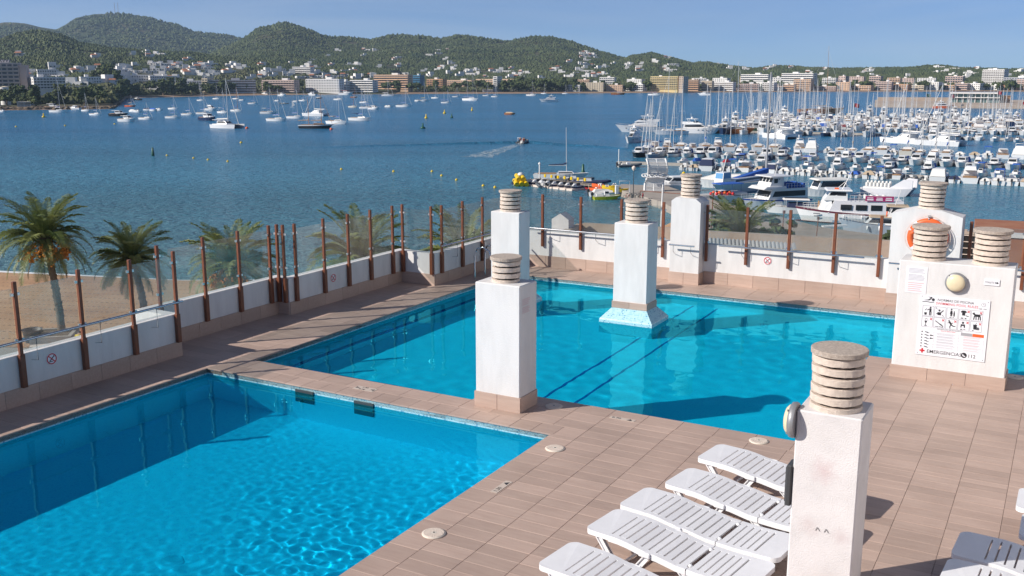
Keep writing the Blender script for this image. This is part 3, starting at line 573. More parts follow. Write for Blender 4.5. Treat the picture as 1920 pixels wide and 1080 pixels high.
for j in range(2):
    for i in range(5):
        x0, z0 = frame_at(i, j); w, h = .17, .172; mb = MB()
        for q in (bar(x0, z0, x0 + w, z0, .006), bar(x0, z0 + h, x0 + w, z0 + h, .006), bar(x0, z0, x0, z0 + h, .0062), bar(x0 + w, z0, x0 + w, z0 + h, .0062)): flat(mb, q, -.008, th=.0015 + .0002 * (q[0][0] == q[1][0]))
        mb.build('cell_frame', M['frame'], t); mb = MB(); y = -.008; k = 5 * j + i
        B = lambda a, b, c, d, wd: flat(mb, [(x0 + p[0] * .155 + .008, z0 + p[1] * .165) for p in bar(a, b, c, d, wd)], y)
        C = lambda a, b, r: flat(mb, [(x0 + p[0] * .155 + .008, z0 + p[1] * .165) for p in disc(a, b, r, 12)], y)
        S = lambda *pts: flat(mb, [(x0 + a * .155 + .008, z0 + b * .165) for a, b in pts], y)
        if k == 0: C(.72, .88, .09); B(.72, .78, .72, .42, .2); B(.66, .45, .66, .08, .09); B(.8, .45, .8, .08, .09); B(.62, .74, .42, .6, .08); S((.12, .35), (.16, .1), (.36, .1), (.4, .35)); B(.2, .6, .3, .65, .08); B(.3, .75, .36, .7, .06)
        elif k == 1: C(.42, .68, .1); S((.25, .2), (.25, .5), (.6, .5), (.6, .2)); B(.55, .45, .82, .72, .09); B(.3, .45, .15, .3, .08); C(.1, .9, .05); B(.12, .86, .3, .72, .02); B(.7, .2, .9, .12, .05)
        elif k == 2: C(.4, .9, .08); S((.32, .78), (.26, .45), (.54, .45), (.48, .78)); B(.36, .45, .36, .22, .08); B(.46, .45, .46, .22, .08); C(.68, .68, .065); B(.68, .6, .68, .36, .13); B(.65, .36, .65, .22, .06); B(.72, .36, .72, .22, .06); B(.25, .1, .45, .1, .06); B(.55, .12, .7, .12, .05)
        elif k == 3: S((.1, .8), (.25, .92), (.55, .92), (.7, .8), (.62, .68), (.55, .74), (.55, .42), (.25, .42), (.25, .74), (.18, .68)); B(.6, .42, .9, .36, .07); B(.15, .14, .4, .14, .09); B(.55, .14, .7, .14, .1)
        elif k == 4: B(.25, .55, .8, .55, .25); S((.02, .7), (.2, .86), (.3, .7), (.3, .5), (.15, .62)); B(.26, .5, .2, .1, .1); B(.4, .48, .44, .1, .09); B(.68, .48, .64, .1, .09); B(.8, .5, .86, .1, .1); B(.84, .6, .98, .76, .06)
        elif k == 5: S((.22, .62), (.3, .4), (.42, .4), (.5, .62)); B(.36, .4, .36, .16, .05); B(.24, .12, .48, .12, .07); B(.25, .82, .32, .74, .06); B(.4, .88, .48, .78, .06); B(.52, .7, .6, .68, .05)
        elif k == 6: B(.1, .72, .55, .42, .08); B(.55, .42, .8, .28, .12); C(.86, .22, .06); B(.08, .14, .45, .12, .05); B(.5, .14, .92, .1, .05)
        elif k == 7: C(.25, .84, .08); B(.3, .76, .5, .45, .17); B(.32, .7, .12, .6, .06); B(.42, .6, .66, .66, .06); B(.5, .45, .72, .32, .1); B(.72, .32, .92, .34, .07); B(.46, .42, .36, .25, .09); B(.36, .25, .42, .06, .08)
        elif k == 8: C(.42, .8, .11); S((.22, .64), (.62, .64), (.66, .3), (.54, .3), (.52, .48), (.32, .48), (.3, .3), (.2, .3)); B(.2, .12, .4, .12, .08); B(.5, .14, .7, .14, .05)
        else: S((.22, .68), (.58, .68), (.54, .24), (.26, .24)); B(.2, .71, .6, .71, .05); B(.42, .72, .52, .92, .04); S((.5, .38), (.56, .48), (.76, .48), (.84, .38)); B(.5, .34, .84, .34, .04); S((.5, .3), (.54, .22), (.8, .22), (.84, .3)); B(.15, .12, .3, .12, .07)
        mb.build('pictogram', M['black'], t)
        if k in (3, 4, 5, 6, 7, 8, 9):
            mb = MB(); flat(mb, bar(x0 + .125, z0 + .12, x0 + .158, z0 + .155, .009), y); flat(mb, bar(x0 + .158, z0 + .12, x0 + .125, z0 + .155, .009), y - .0004); mb.build('red_mark', M['red'], t)
mb = MB(); flat(mb, [(.67, .405), (.84, .405), (.84, .455), (.67, .455)], -.008); mb.build('grey_heading', M['frame'], t)
mb = MB(); flat(mb, [(.845, .405), (1.015, .405), (1.015, .455), (.845, .455)], -.008); mb.build('red_heading', M['orange'], t)
mg, mp_ = MB(), MB()
for r in range(22):
    z = .395 - r * .0115
    if r % 4 != 3: flat(mg, bar(.29 + random.uniform(0, .03), z, .60 - random.uniform(0, .06), z, .004), -.008, th=.001); flat(mp_, bar(.70 + random.uniform(0, .03), z, .99 - random.uniform(0, .06), z, .004), -.008, th=.001)
for x in (.26, .64, 1.02): flat(mg, bar(x, .13, x, .41, .003), -.008, th=.0008)
for z in (.405, .345, .30, .25, .20, .135): flat(mg, bar(.24, z, 1.02, z, .0022), -.008, th=.0006)
mg.build('small_print', M['grey_print'], t); mp_.build('small_print', M['pink_print'], t)
mb = MB()
for r in range(6): flat(mb, disc(.075, .40 - r * .05, .011, 10), -.008); flat(mb, bar(.12, .402 - r * .05, .165, .396 - r * .05, .012), -.008); flat(mb, bar(.15, .39 - r * .05, .19, .388 - r * .05, .007), -.0083)
for r in (1, 2): flat(mb, disc(.215, .40 - r * .05, .013, 10), -.008); flat(mb, bar(.22, .40 - r * .05, .25, .40 - r * .05, .012), -.0083)
mb.build('steps_pictogram', M['black'], t)
for x, z in ((.03, .03), (BW - .03, .03), (.03, BH - .03), (BW - .03, BH - .03)): flat(MB(), disc(x, z, .008, 8), -.008).build('screw', M['grey_metal'], t)
t = thing('notice_sheet', 'thin paper notice of grey and red lines, upper left of the rules board', 'notice', D(-2.25, 17.496, 1.48), ROT)
flat(MB(), [(0, 0), (.33, 0), (.33, .45), (0, .45)], 0, th=.002).build('sheet', M['paper'], t); mg, mp_ = MB(), MB()
for r in range(9): flat(mg, bar(.04, .41 - r * .021 - (r > 3) * .02, .30 - random.uniform(0, .05), .41 - r * .021 - (r > 3) * .02, .008), -.002, th=.0008)
for r in range(5): flat(mp_, bar(.04, .17 - r * .033, .29 - random.uniform(0, .08), .17 - r * .033, .012), -.002, th=.0008)
mg.build('grey_lines', M['grey_print'], t); mp_.build('red_lines', M['pink_print'], t)
t = thing('toilets_sign', 'small white sign with an arrow pointing right, beside the round lamp', 'sign', D(-1.06, 17.496, 1.725), ROT)
flat(MB(), [(0, 0), (.225, 0), (.225, .1), (0, .1)], 0, th=.012).build('plate', M['paper'], t); text(t, 'TOILETS', .042, (.012, -.0125, .033), 'black', sx=.85)
mb = MB(); flat(mb, bar(.155, .048, .19, .048, .016), -.012); flat(mb, [(.185, .028), (.185, .068), (.213, .048)], -.0123); mb.build('arrow', M['black'], t)
t = thing('faded_notice', 'faded pale red notice on the right side of the chimney between the pools', 'notice', D(-6.966, 12.72, 1.54), ROT + math.pi / 2)
mb = MB()
for r in range(8): flat(mb, bar(.01, .21 - r * .026 - (r > 3) * .02, .26 - random.uniform(0, .06), .21 - r * .026 - (r > 3) * .02, .011), 0, th=.001)
mb.build('red_lines', mat('faded_red_print', (.66, .5, .52), .8), t)
# ------------------------------------------------------------------ deck fittings
for lab, (b, a) in (('round white skimmer lid at the inner corner of the front pool', (-5.83, 11.6)), ('round white skimmer lid beside the front pool nearest the camera', (-5.83, 8.6)),
                    ('round white skimmer lid in the shadow beside the chimney between the pools', (-6.66, 13.2)), ('round white skimmer lid by the main pool behind the farthest sunbed', (-3.46, 13.26)), ('round skimmer lid in shade right of the rules chimney', (-.5, 18.42))):
    t = thing('skimmer_lid', lab, 'drain cover', D(b, a), ROT, 'skimmer lids in the deck')
    MB().lathe([(.135, 0), (.137, .008), (.125, .014), (0, .018)], 36).build('lid', M['lid'], t); MB().lathe([(.118, .0), (.121, .0165), (.114, .017)], 36).build('groove', M['vent'], t); MB().lathe([(.012, .016), (.011, .02)], 10).build('plug', M['dark'], t)
def depth_marker(label, b, a, rz, s, tri, two=False, w=.40, d=.095):
    t = thing('depth_marker', label, 'depth sign', D(b, a, .0012), ROT + rz, 'depth markers set in the deck')
    MB().box(0, 0, 0, w, d, .003).build('plate', M['marker'], t)
    def flatx(s_, size, x, y):
        o = text(t, s_, size, (x, y, .0045), 'black', sx=1.15); o.rotation_euler = (0, 0, 0)
    if two: flatx('1.30', .06, -.09, .03); flatx('0.70', .06, -.09, -.07)
    else: flatx(s, .075, -.17, -.025)
    for x in ((-.15, .15) if two else (.12,)):
        k = .045; mb = MB()
        if two: sgn = -1 if x < 0 else 1; mb.prism([(x + sgn * .03, -.03), (x + sgn * .03, .03), (x - sgn * .04, 0)], .003, .005)
        else: mb.prism([(x - k, -.028 * tri), (x + k, -.028 * tri), (x, .032 * tri)][::tri], .003, .005)
        mb.build('arrow', M['black'], t)
depth_marker('depth marker on the near edge of the main pool', -5.5, 13.18, 0, '0.70', 1)
depth_marker('depth marker on the right edge of the front pool', -5.82, 10.1, math.pi / 2, '1.30', 1)
depth_marker('double depth marker on the walkway between the two pools', -9.77, 12.48, 0, '', 1, True, .40, .17)
t = thing('pool_ladder', 'stainless steel pool handrails at the far left corner of the main pool', 'ladder', D(-12.6, 21.4), ROT)
for y in (-.25, .25):
    MB().tube([(-.35, y, 0), (-.35, y, .6), (-.28, y, .78), (-.1, y, .84), (.08, y, .75), (.14, y, .5), (.14, y, -.6)], .021, 8).build('rail', M['inox'], t)
for z in (-.25, -.5): MB().box(.14, 0, z, .06, .46, .02).build('rung', M['inox'], t)
# ------------------------------------------------------------------ sunbeds
def bed_profile(s):
    """height of the lying surface at length s (0 = foot, 1.88 = head)"""
    pts = [(0, .360), (.12, .366), (.4, .364), (.8, .315), (1.15, .275), (1.4, .272), (1.88, .29)]
    for (a, za), (b, zb) in zip(pts, pts[1:]):
        if a <= s <= b: k = (s - a) / (b - a); k = k * k * (3 - 2 * k); return za + (zb - za) * k
    return .29
LB, WB = 1.88, .64
def strip(s0, s1, y0, y1, th=.022, n=1, mb=None, zoff=0):
    mb = mb or MB(); vs = []; 
    for i in range(n + 1):
        s = s0 + (s1 - s0) * i / n; z = bed_profile(s) + zoff
        vs += [(s, y0, z), (s, y1, z), (s, y1, z - th), (s, y0, z - th)]
    fs = [(0, 1, 2, 3), tuple(4 * n + k for k in (3, 2, 1, 0))]
    for i in range(n):
        for k in range(4): fs.append((4 * i + k, 4 * i + (k + 1) % 4, 4 * i + 4 + (k + 1) % 4, 4 * i + 4 + k)[::-1])
    return mb.add(vs, fs)
bed = thing('sunbed', 'x', 'sunbed'); bed_parts = []
def end_panel(s0, s1, round0):
    """moulded end with rounded outer corners and a turned-down lip"""
    mb = MB(); n = 10; h = WB / 2; r = .09; top = []
    edge = s0 if round0 else s1; sg = 1 if round0 else -1
    for i in range(n + 1):
        w = math.pi / 2 * i / n; top.append((edge + sg * r * (1 - math.cos(w)) if False else edge + sg * r * (1 - math.sin(w)), -h + r - r * math.cos(w)))
    out = [(s1 if round0 else s0, -h)] + top + [(x, -y) for x, y in top[::-1]] + [(s1 if round0 else s0, h)]
    m_ = len(out); vs = [(x, y, bed_profile(min(max(x, 0), LB))) for x, y in out] + [(x, y, bed_profile(min(max(x, 0), LB)) - .055) for x, y in out]
    fs = [tuple(range(m_)) if not round0 else tuple(range(m_ - 1, -1, -1)), tuple(range(m_, 2 * m_))] + [((i, (i + 1) % m_, m_ + (i + 1) % m_, m_ + i)) for i in range(m_)]
    return mb.add(vs, fs)
end_panel(0, .30, True).build('foot_panel', M['plastic'], bed); end_panel(1.62, LB, False).build('head_panel', M['plastic'], bed)
slat_c = {}
ss = [.30 + .0905 * i for i in range(11)] + [1.2955] + [1.31 + .0775 * i for i in range(5)]
for i in range(10):
    s0, s1 = .318 + .0875 * i, .318 + .0875 * (i + 1) - .019; strip(s0, s1, -WB / 2 + .062, WB / 2 - .062, .02, 2).build('slat', M['plastic'], bed)
for i in range(5):
    s0, s1 = 1.225 + .078 * i, 1.225 + .078 * (i + 1) - .018; strip(s0, s1, -WB / 2 + .062, WB / 2 - .062, .02, 1).build('slat', M['plastic'], bed)
for y in (-1, 1):
    mb = MB(); y0, y1 = sorted((y * (WB / 2 - .062), y * WB / 2)); strip(.30, 1.195, y0, y1, .022, 8, mb); strip(.30, 1.195, *sorted((y * (WB / 2 - .02), y * (WB / 2 + .002))), .062, 8, mb, -.002)
    mb.box(.74, y * (WB / 2 + .012), bed_profile(.74) - .05, .13, .03, .05, c=.008); mb.build('side_rail', M['plastic'], bed)
    mb = MB(); strip(1.205, 1.62, y0, y1, .022, 4, mb); strip(1.205, 1.62, *sorted((y * (WB / 2 - .02), y * (WB / 2 + .002))), .058, 4, mb, -.002); mb.build('back_rail', M['plastic'], bed)
    mb = MB(); mb.lathe([(.02, -.012), (.022, 0), (.016, .012), (0, .014)], 12, x=1.2, y=y * (WB / 2 - .1), z=bed_profile(1.2)); mb.build('hinge_knob', M['plastic'], bed)
    # folding trestles: channel legs that splay from the rails
    for s0, s1 in ((.16, .40), (.76, .56), (1.12, 1.36), (1.70, 1.52)):
        zt = bed_profile(s0) - .045; yy = y * (WB / 2 - .035); mb = MB(); n = Vector((s1 - s0, 0, -zt)).normalized(); p = Vector((-n.z, 0, n.x)) * .034
        for w0, w1, dy0, dy1 in ((-1, 1, -.004, .004), (-1, -.62, -.022, .022), (.62, 1, -.022, .022)):
            a, b = Vector((s0, yy, zt)), Vector((s1, yy, 0)); vs = []
            for q in (a, b):
                for k, dy in ((w0, dy0), (w1, dy0), (w1, dy1), (w0, dy1)): vs.append(q + p * k + Vector((0, dy, 0)))
            mb.add(vs, [(0, 1, 2, 3), (7, 6, 5, 4)] + [(k, 4 + k, 4 + (k + 1) % 4, (k + 1) % 4) for k in range(4)])
        mb.build('leg', M['plastic'], bed)
for s in (.40, .56, 1.36, 1.52): MB().tube([(s, -WB / 2 + .035, .03), (s, WB / 2 - .035, .03)], .016, 8).build('cross_bar', M['plastic'], bed)
BED_RZ = rad(-38)
def bed_at(p, rz): # p = world point of the near corner of the foot end
    q = Vector((p[0], p[1], 0)) + Vector((-math.sin(rz), math.cos(rz), 0)) * WB / 2; return q
grp = 'white slatted sunbeds on the deck'
spots = [((2.29, 11.72), -38, 'white sunbed farthest back, beside the main pool edge'), ((1.76, 10.92), -38.5, 'second white sunbed from the main pool, its head end behind the chimney'),
         ((1.17, 10.33), -38, 'middle white sunbed of the row of five, its head end touching the chimney side'), ((.76, 9.74), -38, 'fully visible white sunbed, second nearest the camera in the row of five'),
         ((.23, 8.94), -37, 'white sunbed nearest the camera, cut off by the bottom picture edge'), ((4.36, 9.15), -33, 'shaded white sunbed right of the nearest chimney, farther of the touching pair'),
         ((3.97, 8.55), -33, 'partly shaded white sunbed right of the nearest chimney, nearer of the touching pair'), ((5.25, 9.57), -30, 'white sunbed in half shade cut by the right picture edge'), ((5.56, 10.26), -30, 'sunlit white sunbed farthest back at the right picture edge')]
for i, (p, dg, lab) in enumerate(spots):
    if i == 0: bed['label'] = lab; bed['group'] = grp; bed.location = bed_at(p, rad(dg)); bed.rotation_euler = (0, 0, rad(dg))
    else: copy_thing(bed, bed_at(p, rad(dg)), rad(dg), lab, grp)
# ================================================================== SEA, LAND, HILLS
def sea_mat():
    m, t, o = newmat('sea_water'); b = N(t, 'ShaderNodeBsdfPrincipled', i_Roughness=.2); t.links.new(b.outputs[0], o.inputs[0]); b.inputs['IOR'].default_value = 1.33
    gp = N(t, 'ShaderNodeNewGeometry'); P_ = gp.outputs['Position']
    # shallows: distance off the town beach turns the water from sandy teal to deep blue
    dp = N(t, 'ShaderNodeVectorMath', operation='DOT_PRODUCT'); dp.inputs[1].default_value = (.25, .968, 0); t.links.new(P_, dp.inputs[0])
    nz = N(t, 'ShaderNodeTexNoise', i_Scale=.02, i_Detail=3); t.links.new(P_, nz.inputs['Vector'])
    ad = N(t, 'ShaderNodeMath', operation='MULTIPLY_ADD'); ad.inputs[1].default_value = 60; t.links.new(nz.outputs[0], ad.inputs[0]); t.links.new(dp.outputs['Value'], ad.inputs[2])
    mr = N(t, 'ShaderNodeMapRange'); mr.inputs[1].default_value = 95; mr.inputs[2].default_value = 330; t.links.new(ad.outputs[0], mr.inputs[0])
    cr = N(t, 'ShaderNodeValToRGB'); e = cr.color_ramp.elements; e[0].color = (.11, .22, .235, 1); e[1].color = (.022, .155, .30, 1); x = e.new(.3); x.color = (.055, .20, .275, 1); t.links.new(mr.outputs[0], cr.inputs[0])
    # long wind streaks
    mp = N(t, 'ShaderNodeMapping'); mp.inputs['Scale'].default_value = (.006, .03, 1); t.links.new(P_, mp.inputs[0])
    n3 = N(t, 'ShaderNodeTexNoise', i_Scale=1, i_Detail=5); t.links.new(mp.outputs[0], n3.inputs['Vector'])
    r3 = N(t, 'ShaderNodeMapRange'); r3.inputs[1].default_value = .3; r3.inputs[2].default_value = .7; r3.inputs[3].default_value = .82; r3.inputs[4].default_value = 1.2; t.links.new(n3.outputs[0], r3.inputs[0])
    s = N(t, 'ShaderNodeVectorMath', operation='SCALE'); t.links.new(cr.outputs[0], s.inputs[0]); t.links.new(r3.outputs[0], s.inputs['Scale']); t.links.new(s.outputs[0], b.inputs['Base Color'])
    hs = None
    for sc_, st, w in ((.30, (1, 1.6, 1), 1.0), (1.1, (1, 1.5, 1), .55), (3.2, (1, 1.3, 1), .22)):
        mp = N(t, 'ShaderNodeMapping'); mp.inputs['Scale'].default_value = st; mp.inputs['Rotation'].default_value = (0, 0, .3); t.links.new(P_, mp.inputs[0])
        n = N(t, 'ShaderNodeTexNoise', i_Scale=sc_, i_Detail=3, i_Distortion=.3); t.links.new(mp.outputs[0], n.inputs['Vector'])
        k = N(t, 'ShaderNodeMath', operation='MULTIPLY_ADD'); k.inputs[1].default_value = w; t.links.new(n.outputs[0], k.inputs[0])
        if hs: t.links.new(hs, k.inputs[2])
        hs = k.outputs[0]
    bp = N(t, 'ShaderNodeBump', i_Strength=1.0, i_Distance=1.1); t.links.new(hs, bp.inputs['Height']); t.links.new(bp.outputs[0], b.inputs['Normal'])
    return m
M['sea'] = sea_mat()
MB().add([(-9000, -3000, SEA), (9000, -3000, SEA), (9000, 12000, SEA), (-9000, 12000, SEA)], [(0, 1, 2, 3)]).build('sea', M['sea'], kind='structure', label='blue bay water')
# ---- far land: one height field round the bay, in polar steps about the hotel
def az(u): return math.atan2((u - 960) / F_PX, 1)          # bearing of a column of the photograph, clockwise from +y
def interp(tab, x): return np.interp(x, [p[0] for p in tab], [p[1] for p in tab])
def dist_of(v): return -(SEA - CAM_H) * F_PX / (v - HOR)
SHORE = [(-500, 640), (225, 650), (236, 760), (250, 985), (400, 1060), (520, 1120), (640, 1150), (1000, 1190), (1150, 1230), (1500, 1400), (1800, 1500), (1920, 1520), (2500, 1600)]
RIDGES = [  # distance, front width, back width, skyline (u, v)
    (1750, 620, 500, [(-500, 100), (-100, 90), (0, 84), (60, 62), (100, 55), (140, 64), (175, 78), (230, 86), (300, 91), (380, 98), (450, 107), (540, 116), (640, 124), (760, 134), (900, 146)]),
    (2700, 1000, 600, [(330, 140), (430, 92), (470, 76), (500, 56), (545, 46), (580, 55), (620, 70), (660, 72), (700, 77), (740, 68), (790, 68), (830, 75), (860, 68), (900, 73), (950, 78), (1000, 70), (1040, 71), (1080, 82), (1120, 95), (1160, 106), (1200, 112), (1300, 124), (1500, 146)]),
    (2500, 650, 500, [(1060, 142), (1150, 116), (1180, 103), (1215, 97), (1250, 106), (1290, 117), (1320, 113), (1360, 121), (1400, 125), (1440, 120), (1480, 121), (1560, 126), (1650, 124), (1740, 119), (1800, 125), (1870, 126), (1920, 127), (2100, 122), (2500, 128)]),
    (4000, 1300, 900, [(-500, 60), (-200, 70), (-60, 62), (0, 51), (40, 43), (75, 45), (100, 51), (132, 57), (170, 36), (205, 28), (250, 30), (300, 37), (350, 49), (385, 63), (440, 67), (470, 76), (560, 100), (700, 130)])]
_oct = [(RNG.uniform(0, 6.28), RNG.uniform(0, 6.28), RNG.uniform(0, 3.14)) for _ in range(30)]
def fbm(x, y, sc, n=5):
    s = 0; a = 1
    for i in range(n):
        p, q, th = _oct[i]; k = 2 ** i / sc; c, s_ = math.cos(th), math.sin(th)
        s = s + a * np.sin((x * c + y * s_) * k * 6.28 + p + 1.3 * np.sin((y * c - x * s_) * k * 4.1 + q)); a *= .55
    return s / 2.2
def land_z(u, r):
    """height at photo bearing u (column) and distance r"""
    a = np.arctan((u - 960) / F_PX); x, y = r * np.sin(a), r * np.cos(a); sh = interp(SHORE, u)
    d = r - sh; z = np.where(d < 0, SEA - 2 + d * .01, SEA - .3 + 1.5 * np.clip(d / 25, 0, 1) + .022 * np.clip(d - 30, 0, 900))
    z = z + np.where(d > 120, fbm(x, y, 500, 4) * 5 * np.clip((d - 120) / 300, 0, 1), 0)
    z = np.where((u < 240) & (d > 90), z + 4 * np.clip((d - 90) / 60, 0, 1), z)
    for D0, wf, wb, sky in RIDGES:
        v = interp(sky, u); yt = D0 * np.cos(a); top = CAM_H + (HOR - v) / F_PX * yt - 7; top = top + fbm(x, y, 220, 4) * 3
        t = np.clip((r - (D0 - wf)) / wf, 0, 1); tb = np.clip(1 - (r - D0) / wb, 0, 1)
        spur = fbm(x, y, 520, 4); prof = np.where(r < D0, t ** 1.25 * (1 + .28 * spur * (1 - t) * t * 2.2), tb * tb * (3 - 2 * tb)); base = CAM_H + 6
        z = np.where((prof > 0) & (top > base), np.maximum(z, z + (top - z) * prof), z)
    return z
us = np.linspace(-350, 2300, 531); rr = np.concatenate([np.linspace(0, 1, 60) ** 1.0]); 
rows = []
rads = np.concatenate([np.linspace(-30, 60, 7), np.linspace(80, 1200, 75), np.linspace(1240, 4300, 90)])
U, Rr = np.meshgrid(us, rads); SH = interp(SHORE, U); Rr = SH + Rr; Zz = land_z(U, Rr); A_ = np.arctan((U - 960) / F_PX)
V = np.stack([Rr * np.sin(A_), Rr * np.cos(A_), Zz], -1).reshape(-1, 3); nu, nr = len(us), len(rads)
idx = np.arange(nu * nr).reshape(nr, nu); F = np.stack([idx[:-1, :-1], idx[:-1, 1:], idx[1:, 1:], idx[1:, :-1]], -1).reshape(-1, 4)
M['hill_ground'] = mat('hill_ground', (.035, .050, .018), .95, col2=(.12, .085, .045), scale=.006, detail=8, thr=(.45, .75))
link('hills', npmesh('hills', V, F, M['hill_ground'], smooth=True), kind='structure', label='wooded hills and low land round the bay')
def on_land(u, v):
    """first point of the far land that the sight line (u, v) meets"""
    r = np.linspace(550, 4200, 1500); uu = np.full_like(r, u); z = land_z(uu, r); a = math.atan((u - 960) / F_PX)
    ray = CAM_H + (HOR - v) / F_PX * r * math.cos(a) / 1.0; k = np.argmax((z >= ray) & (r > interp(SHORE, u))); 
    if not ((z >= ray) & (r > interp(SHORE, u))).any(): k = 1400
    return Vector((r[k] * math.sin(a), r[k] * math.cos(a), float(z[k])))
def land_at(u, r):
    a = math.atan((u - 960) / F_PX); return Vector((r * math.sin(a), r * math.cos(a), float(land_z(np.array([u * 1.0]), np.array([r * 1.0]))[0])))
# ---- beach strip along the far shore
bs = MB(); uu = np.linspace(-350, 2300, 160); prev = None
for i, u in enumerate(uu):
    s = float(interp(SHORE, u)); a = math.atan((u - 960) / F_PX); w = 26 if 240 < u < 2300 else 10
    bs.v += [((s - 6) * math.sin(a), (s - 6) * math.cos(a), SEA - .05), ((s + w) * math.sin(a), (s + w) * math.cos(a), SEA + 1.45)]
bs.f = [(2 * i, 2 * i + 2, 2 * i + 3, 2 * i + 1) for i in range(len(uu) - 1)]; bs.m = [0] * len(bs.f); bs.s = [False] * len(bs.f)
M['far_sand'] = mat('far_sand', (.33, .23, .15), .95, col2=(.22, .14, .09), scale=.03); bs.build('far_beach', M['far_sand'], kind='structure')
# ---- woods: leafy clumps over the slopes
ico_v = []; ph = (1 + 5 ** .5) / 2
for a in (-1, 1):
    for b in (-ph, ph): ico_v += [(0, a, b), (a, b, 0), (b, 0, a)]
ICO = np.array(ico_v) / math.sqrt(1 + ph * ph)
_d = np.linalg.norm(ICO[:, None] - ICO[None], axis=-1); ICOF = np.array([(i, j, k) for i in range(12) for j in range(i + 1, 12) for k in range(j + 1, 12) if max(_d[i, j], _d[j, k], _d[i, k]) < 1.1])
for n_, (i, j, k) in enumerate(ICOF):
    if np.dot(np.cross(ICO[j] - ICO[i], ICO[k] - ICO[i]), ICO[i]) < 0: ICOF[n_] = (i, k, j)
OCT = np.array([(1, 0, 0), (0, 1, 0), (-1, 0, 0), (0, -1, 0), (0, 0, 1), (0, 0, -.6)], float); OCTF = np.array([(0, 1, 4), (1, 2, 4), (2, 3, 4), (3, 0, 4), (1, 0, 5), (2, 1, 5), (3, 2, 5), (0, 3, 5)])
def clumps(P, S, flat=.8, jit=.28, small=False):
    """(n,3) centres and (n,) radii -> vertices, triangles"""
    n = len(P); B_, T_ = (OCT, OCTF) if small else (ICO, ICOF); nb = len(B_); V = B_[None] * (1 + RNG.uniform(-jit, jit, (n, nb, 1))); th = RNG.uniform(0, 6.28, n); c, s = np.cos(th)[:, None], np.sin(th)[:, None]
    V = np.stack([V[..., 0] * c - V[..., 1] * s, V[..., 0] * s + V[..., 1] * c, V[..., 2] * flat], -1) * S[:, None, None] + P[:, None]
    return V.reshape(-1, 3), (T_[None] + (np.arange(n) * nb)[:, None, None]).reshape(-1, 3)
def woods(name, label, r0, r1, n, smin, smax, m, umin=-150, umax=2080, keep=None):
    u = RNG.uniform(umin, umax, n); t = RNG.uniform(0, 1, n); r = interp(SHORE, u) + r0 + (r1 - r0) * t ** 1.35; z = land_z(u, r); a = np.arctan((u - 960) / F_PX)
    x, y = r * np.sin(a), r * np.cos(a); dens = fbm(x, y, 330, 5) + .5 * fbm(y, x, 90, 3)
    ok = (dens > -.75) & (z > SEA + .8)
    if keep is not None: ok &= keep(u, r, z, dens)
    for hu, hw, hr in CLEAR: ok &= ~((np.abs(u - hu) < hw) & (r > hr - 34) & (r < hr + 10))
    # skip slopes that face away
    z2 = land_z(u, r + 25); ok &= (z2 - z) > -6
    x, y, z, r = x[ok], y[ok], z[ok], r[ok]; s = RNG.uniform(smin, smax, len(x)) * (1 + .25 * np.clip(r / 2000 - .8, 0, 1.4))
    V, F = clumps(np.stack([x, y, z + s * .35], -1), s, .9, .35, True); return link(name, npmesh(name, V, F, m), kind='stuff', label=label)
M['woods'] = mat('pine_woods', (.034, .058, .018), .9, col2=(.095, .11, .038), scale=.012, island=.32, detail=6)
M['woods_near'] = mat('scrub_and_pines', (.05, .07, .022), .9, col2=(.125, .125, .055), scale=.02, island=.5, detail=6)
CLEAR = []
# ================================================================== TOWN BEACH, PROMENADE, QUAY, NEIGHBOURS
def g2(u, v, z): p = G(u, v, z); return (p.x, p.y)
shore_l = [(-420, 235), (-140, 125), (-80, 102), (-49, 93), (-30, 88.5), (-15, 89), (4, 98), (14, 112), (22, 126)]
prom_l = [(-420, 190), (-140, 92), (-80, 71), (-45, 63.5), (-28, 61.5), (-14, 62), (2, 72), (12, 92), (22, 126)]
quay_edge = [(22, 126), (21, 139), (16, 157), (18, 163), (25, 159.5), (27, 148), (30, 136), (33, 126), (36, 115), (43, 106), (80, 82), (320, 20)]
MB().prism(prom_l + quay_edge[1:] + [(320, -60), (-420, -60)], SEA - 3, LAND).build('promenade', mat('promenade_paving', (.34, .30, .26), .9, var=.12, scale=.5), kind='structure', label='pale paved promenade and quay below the hotel')
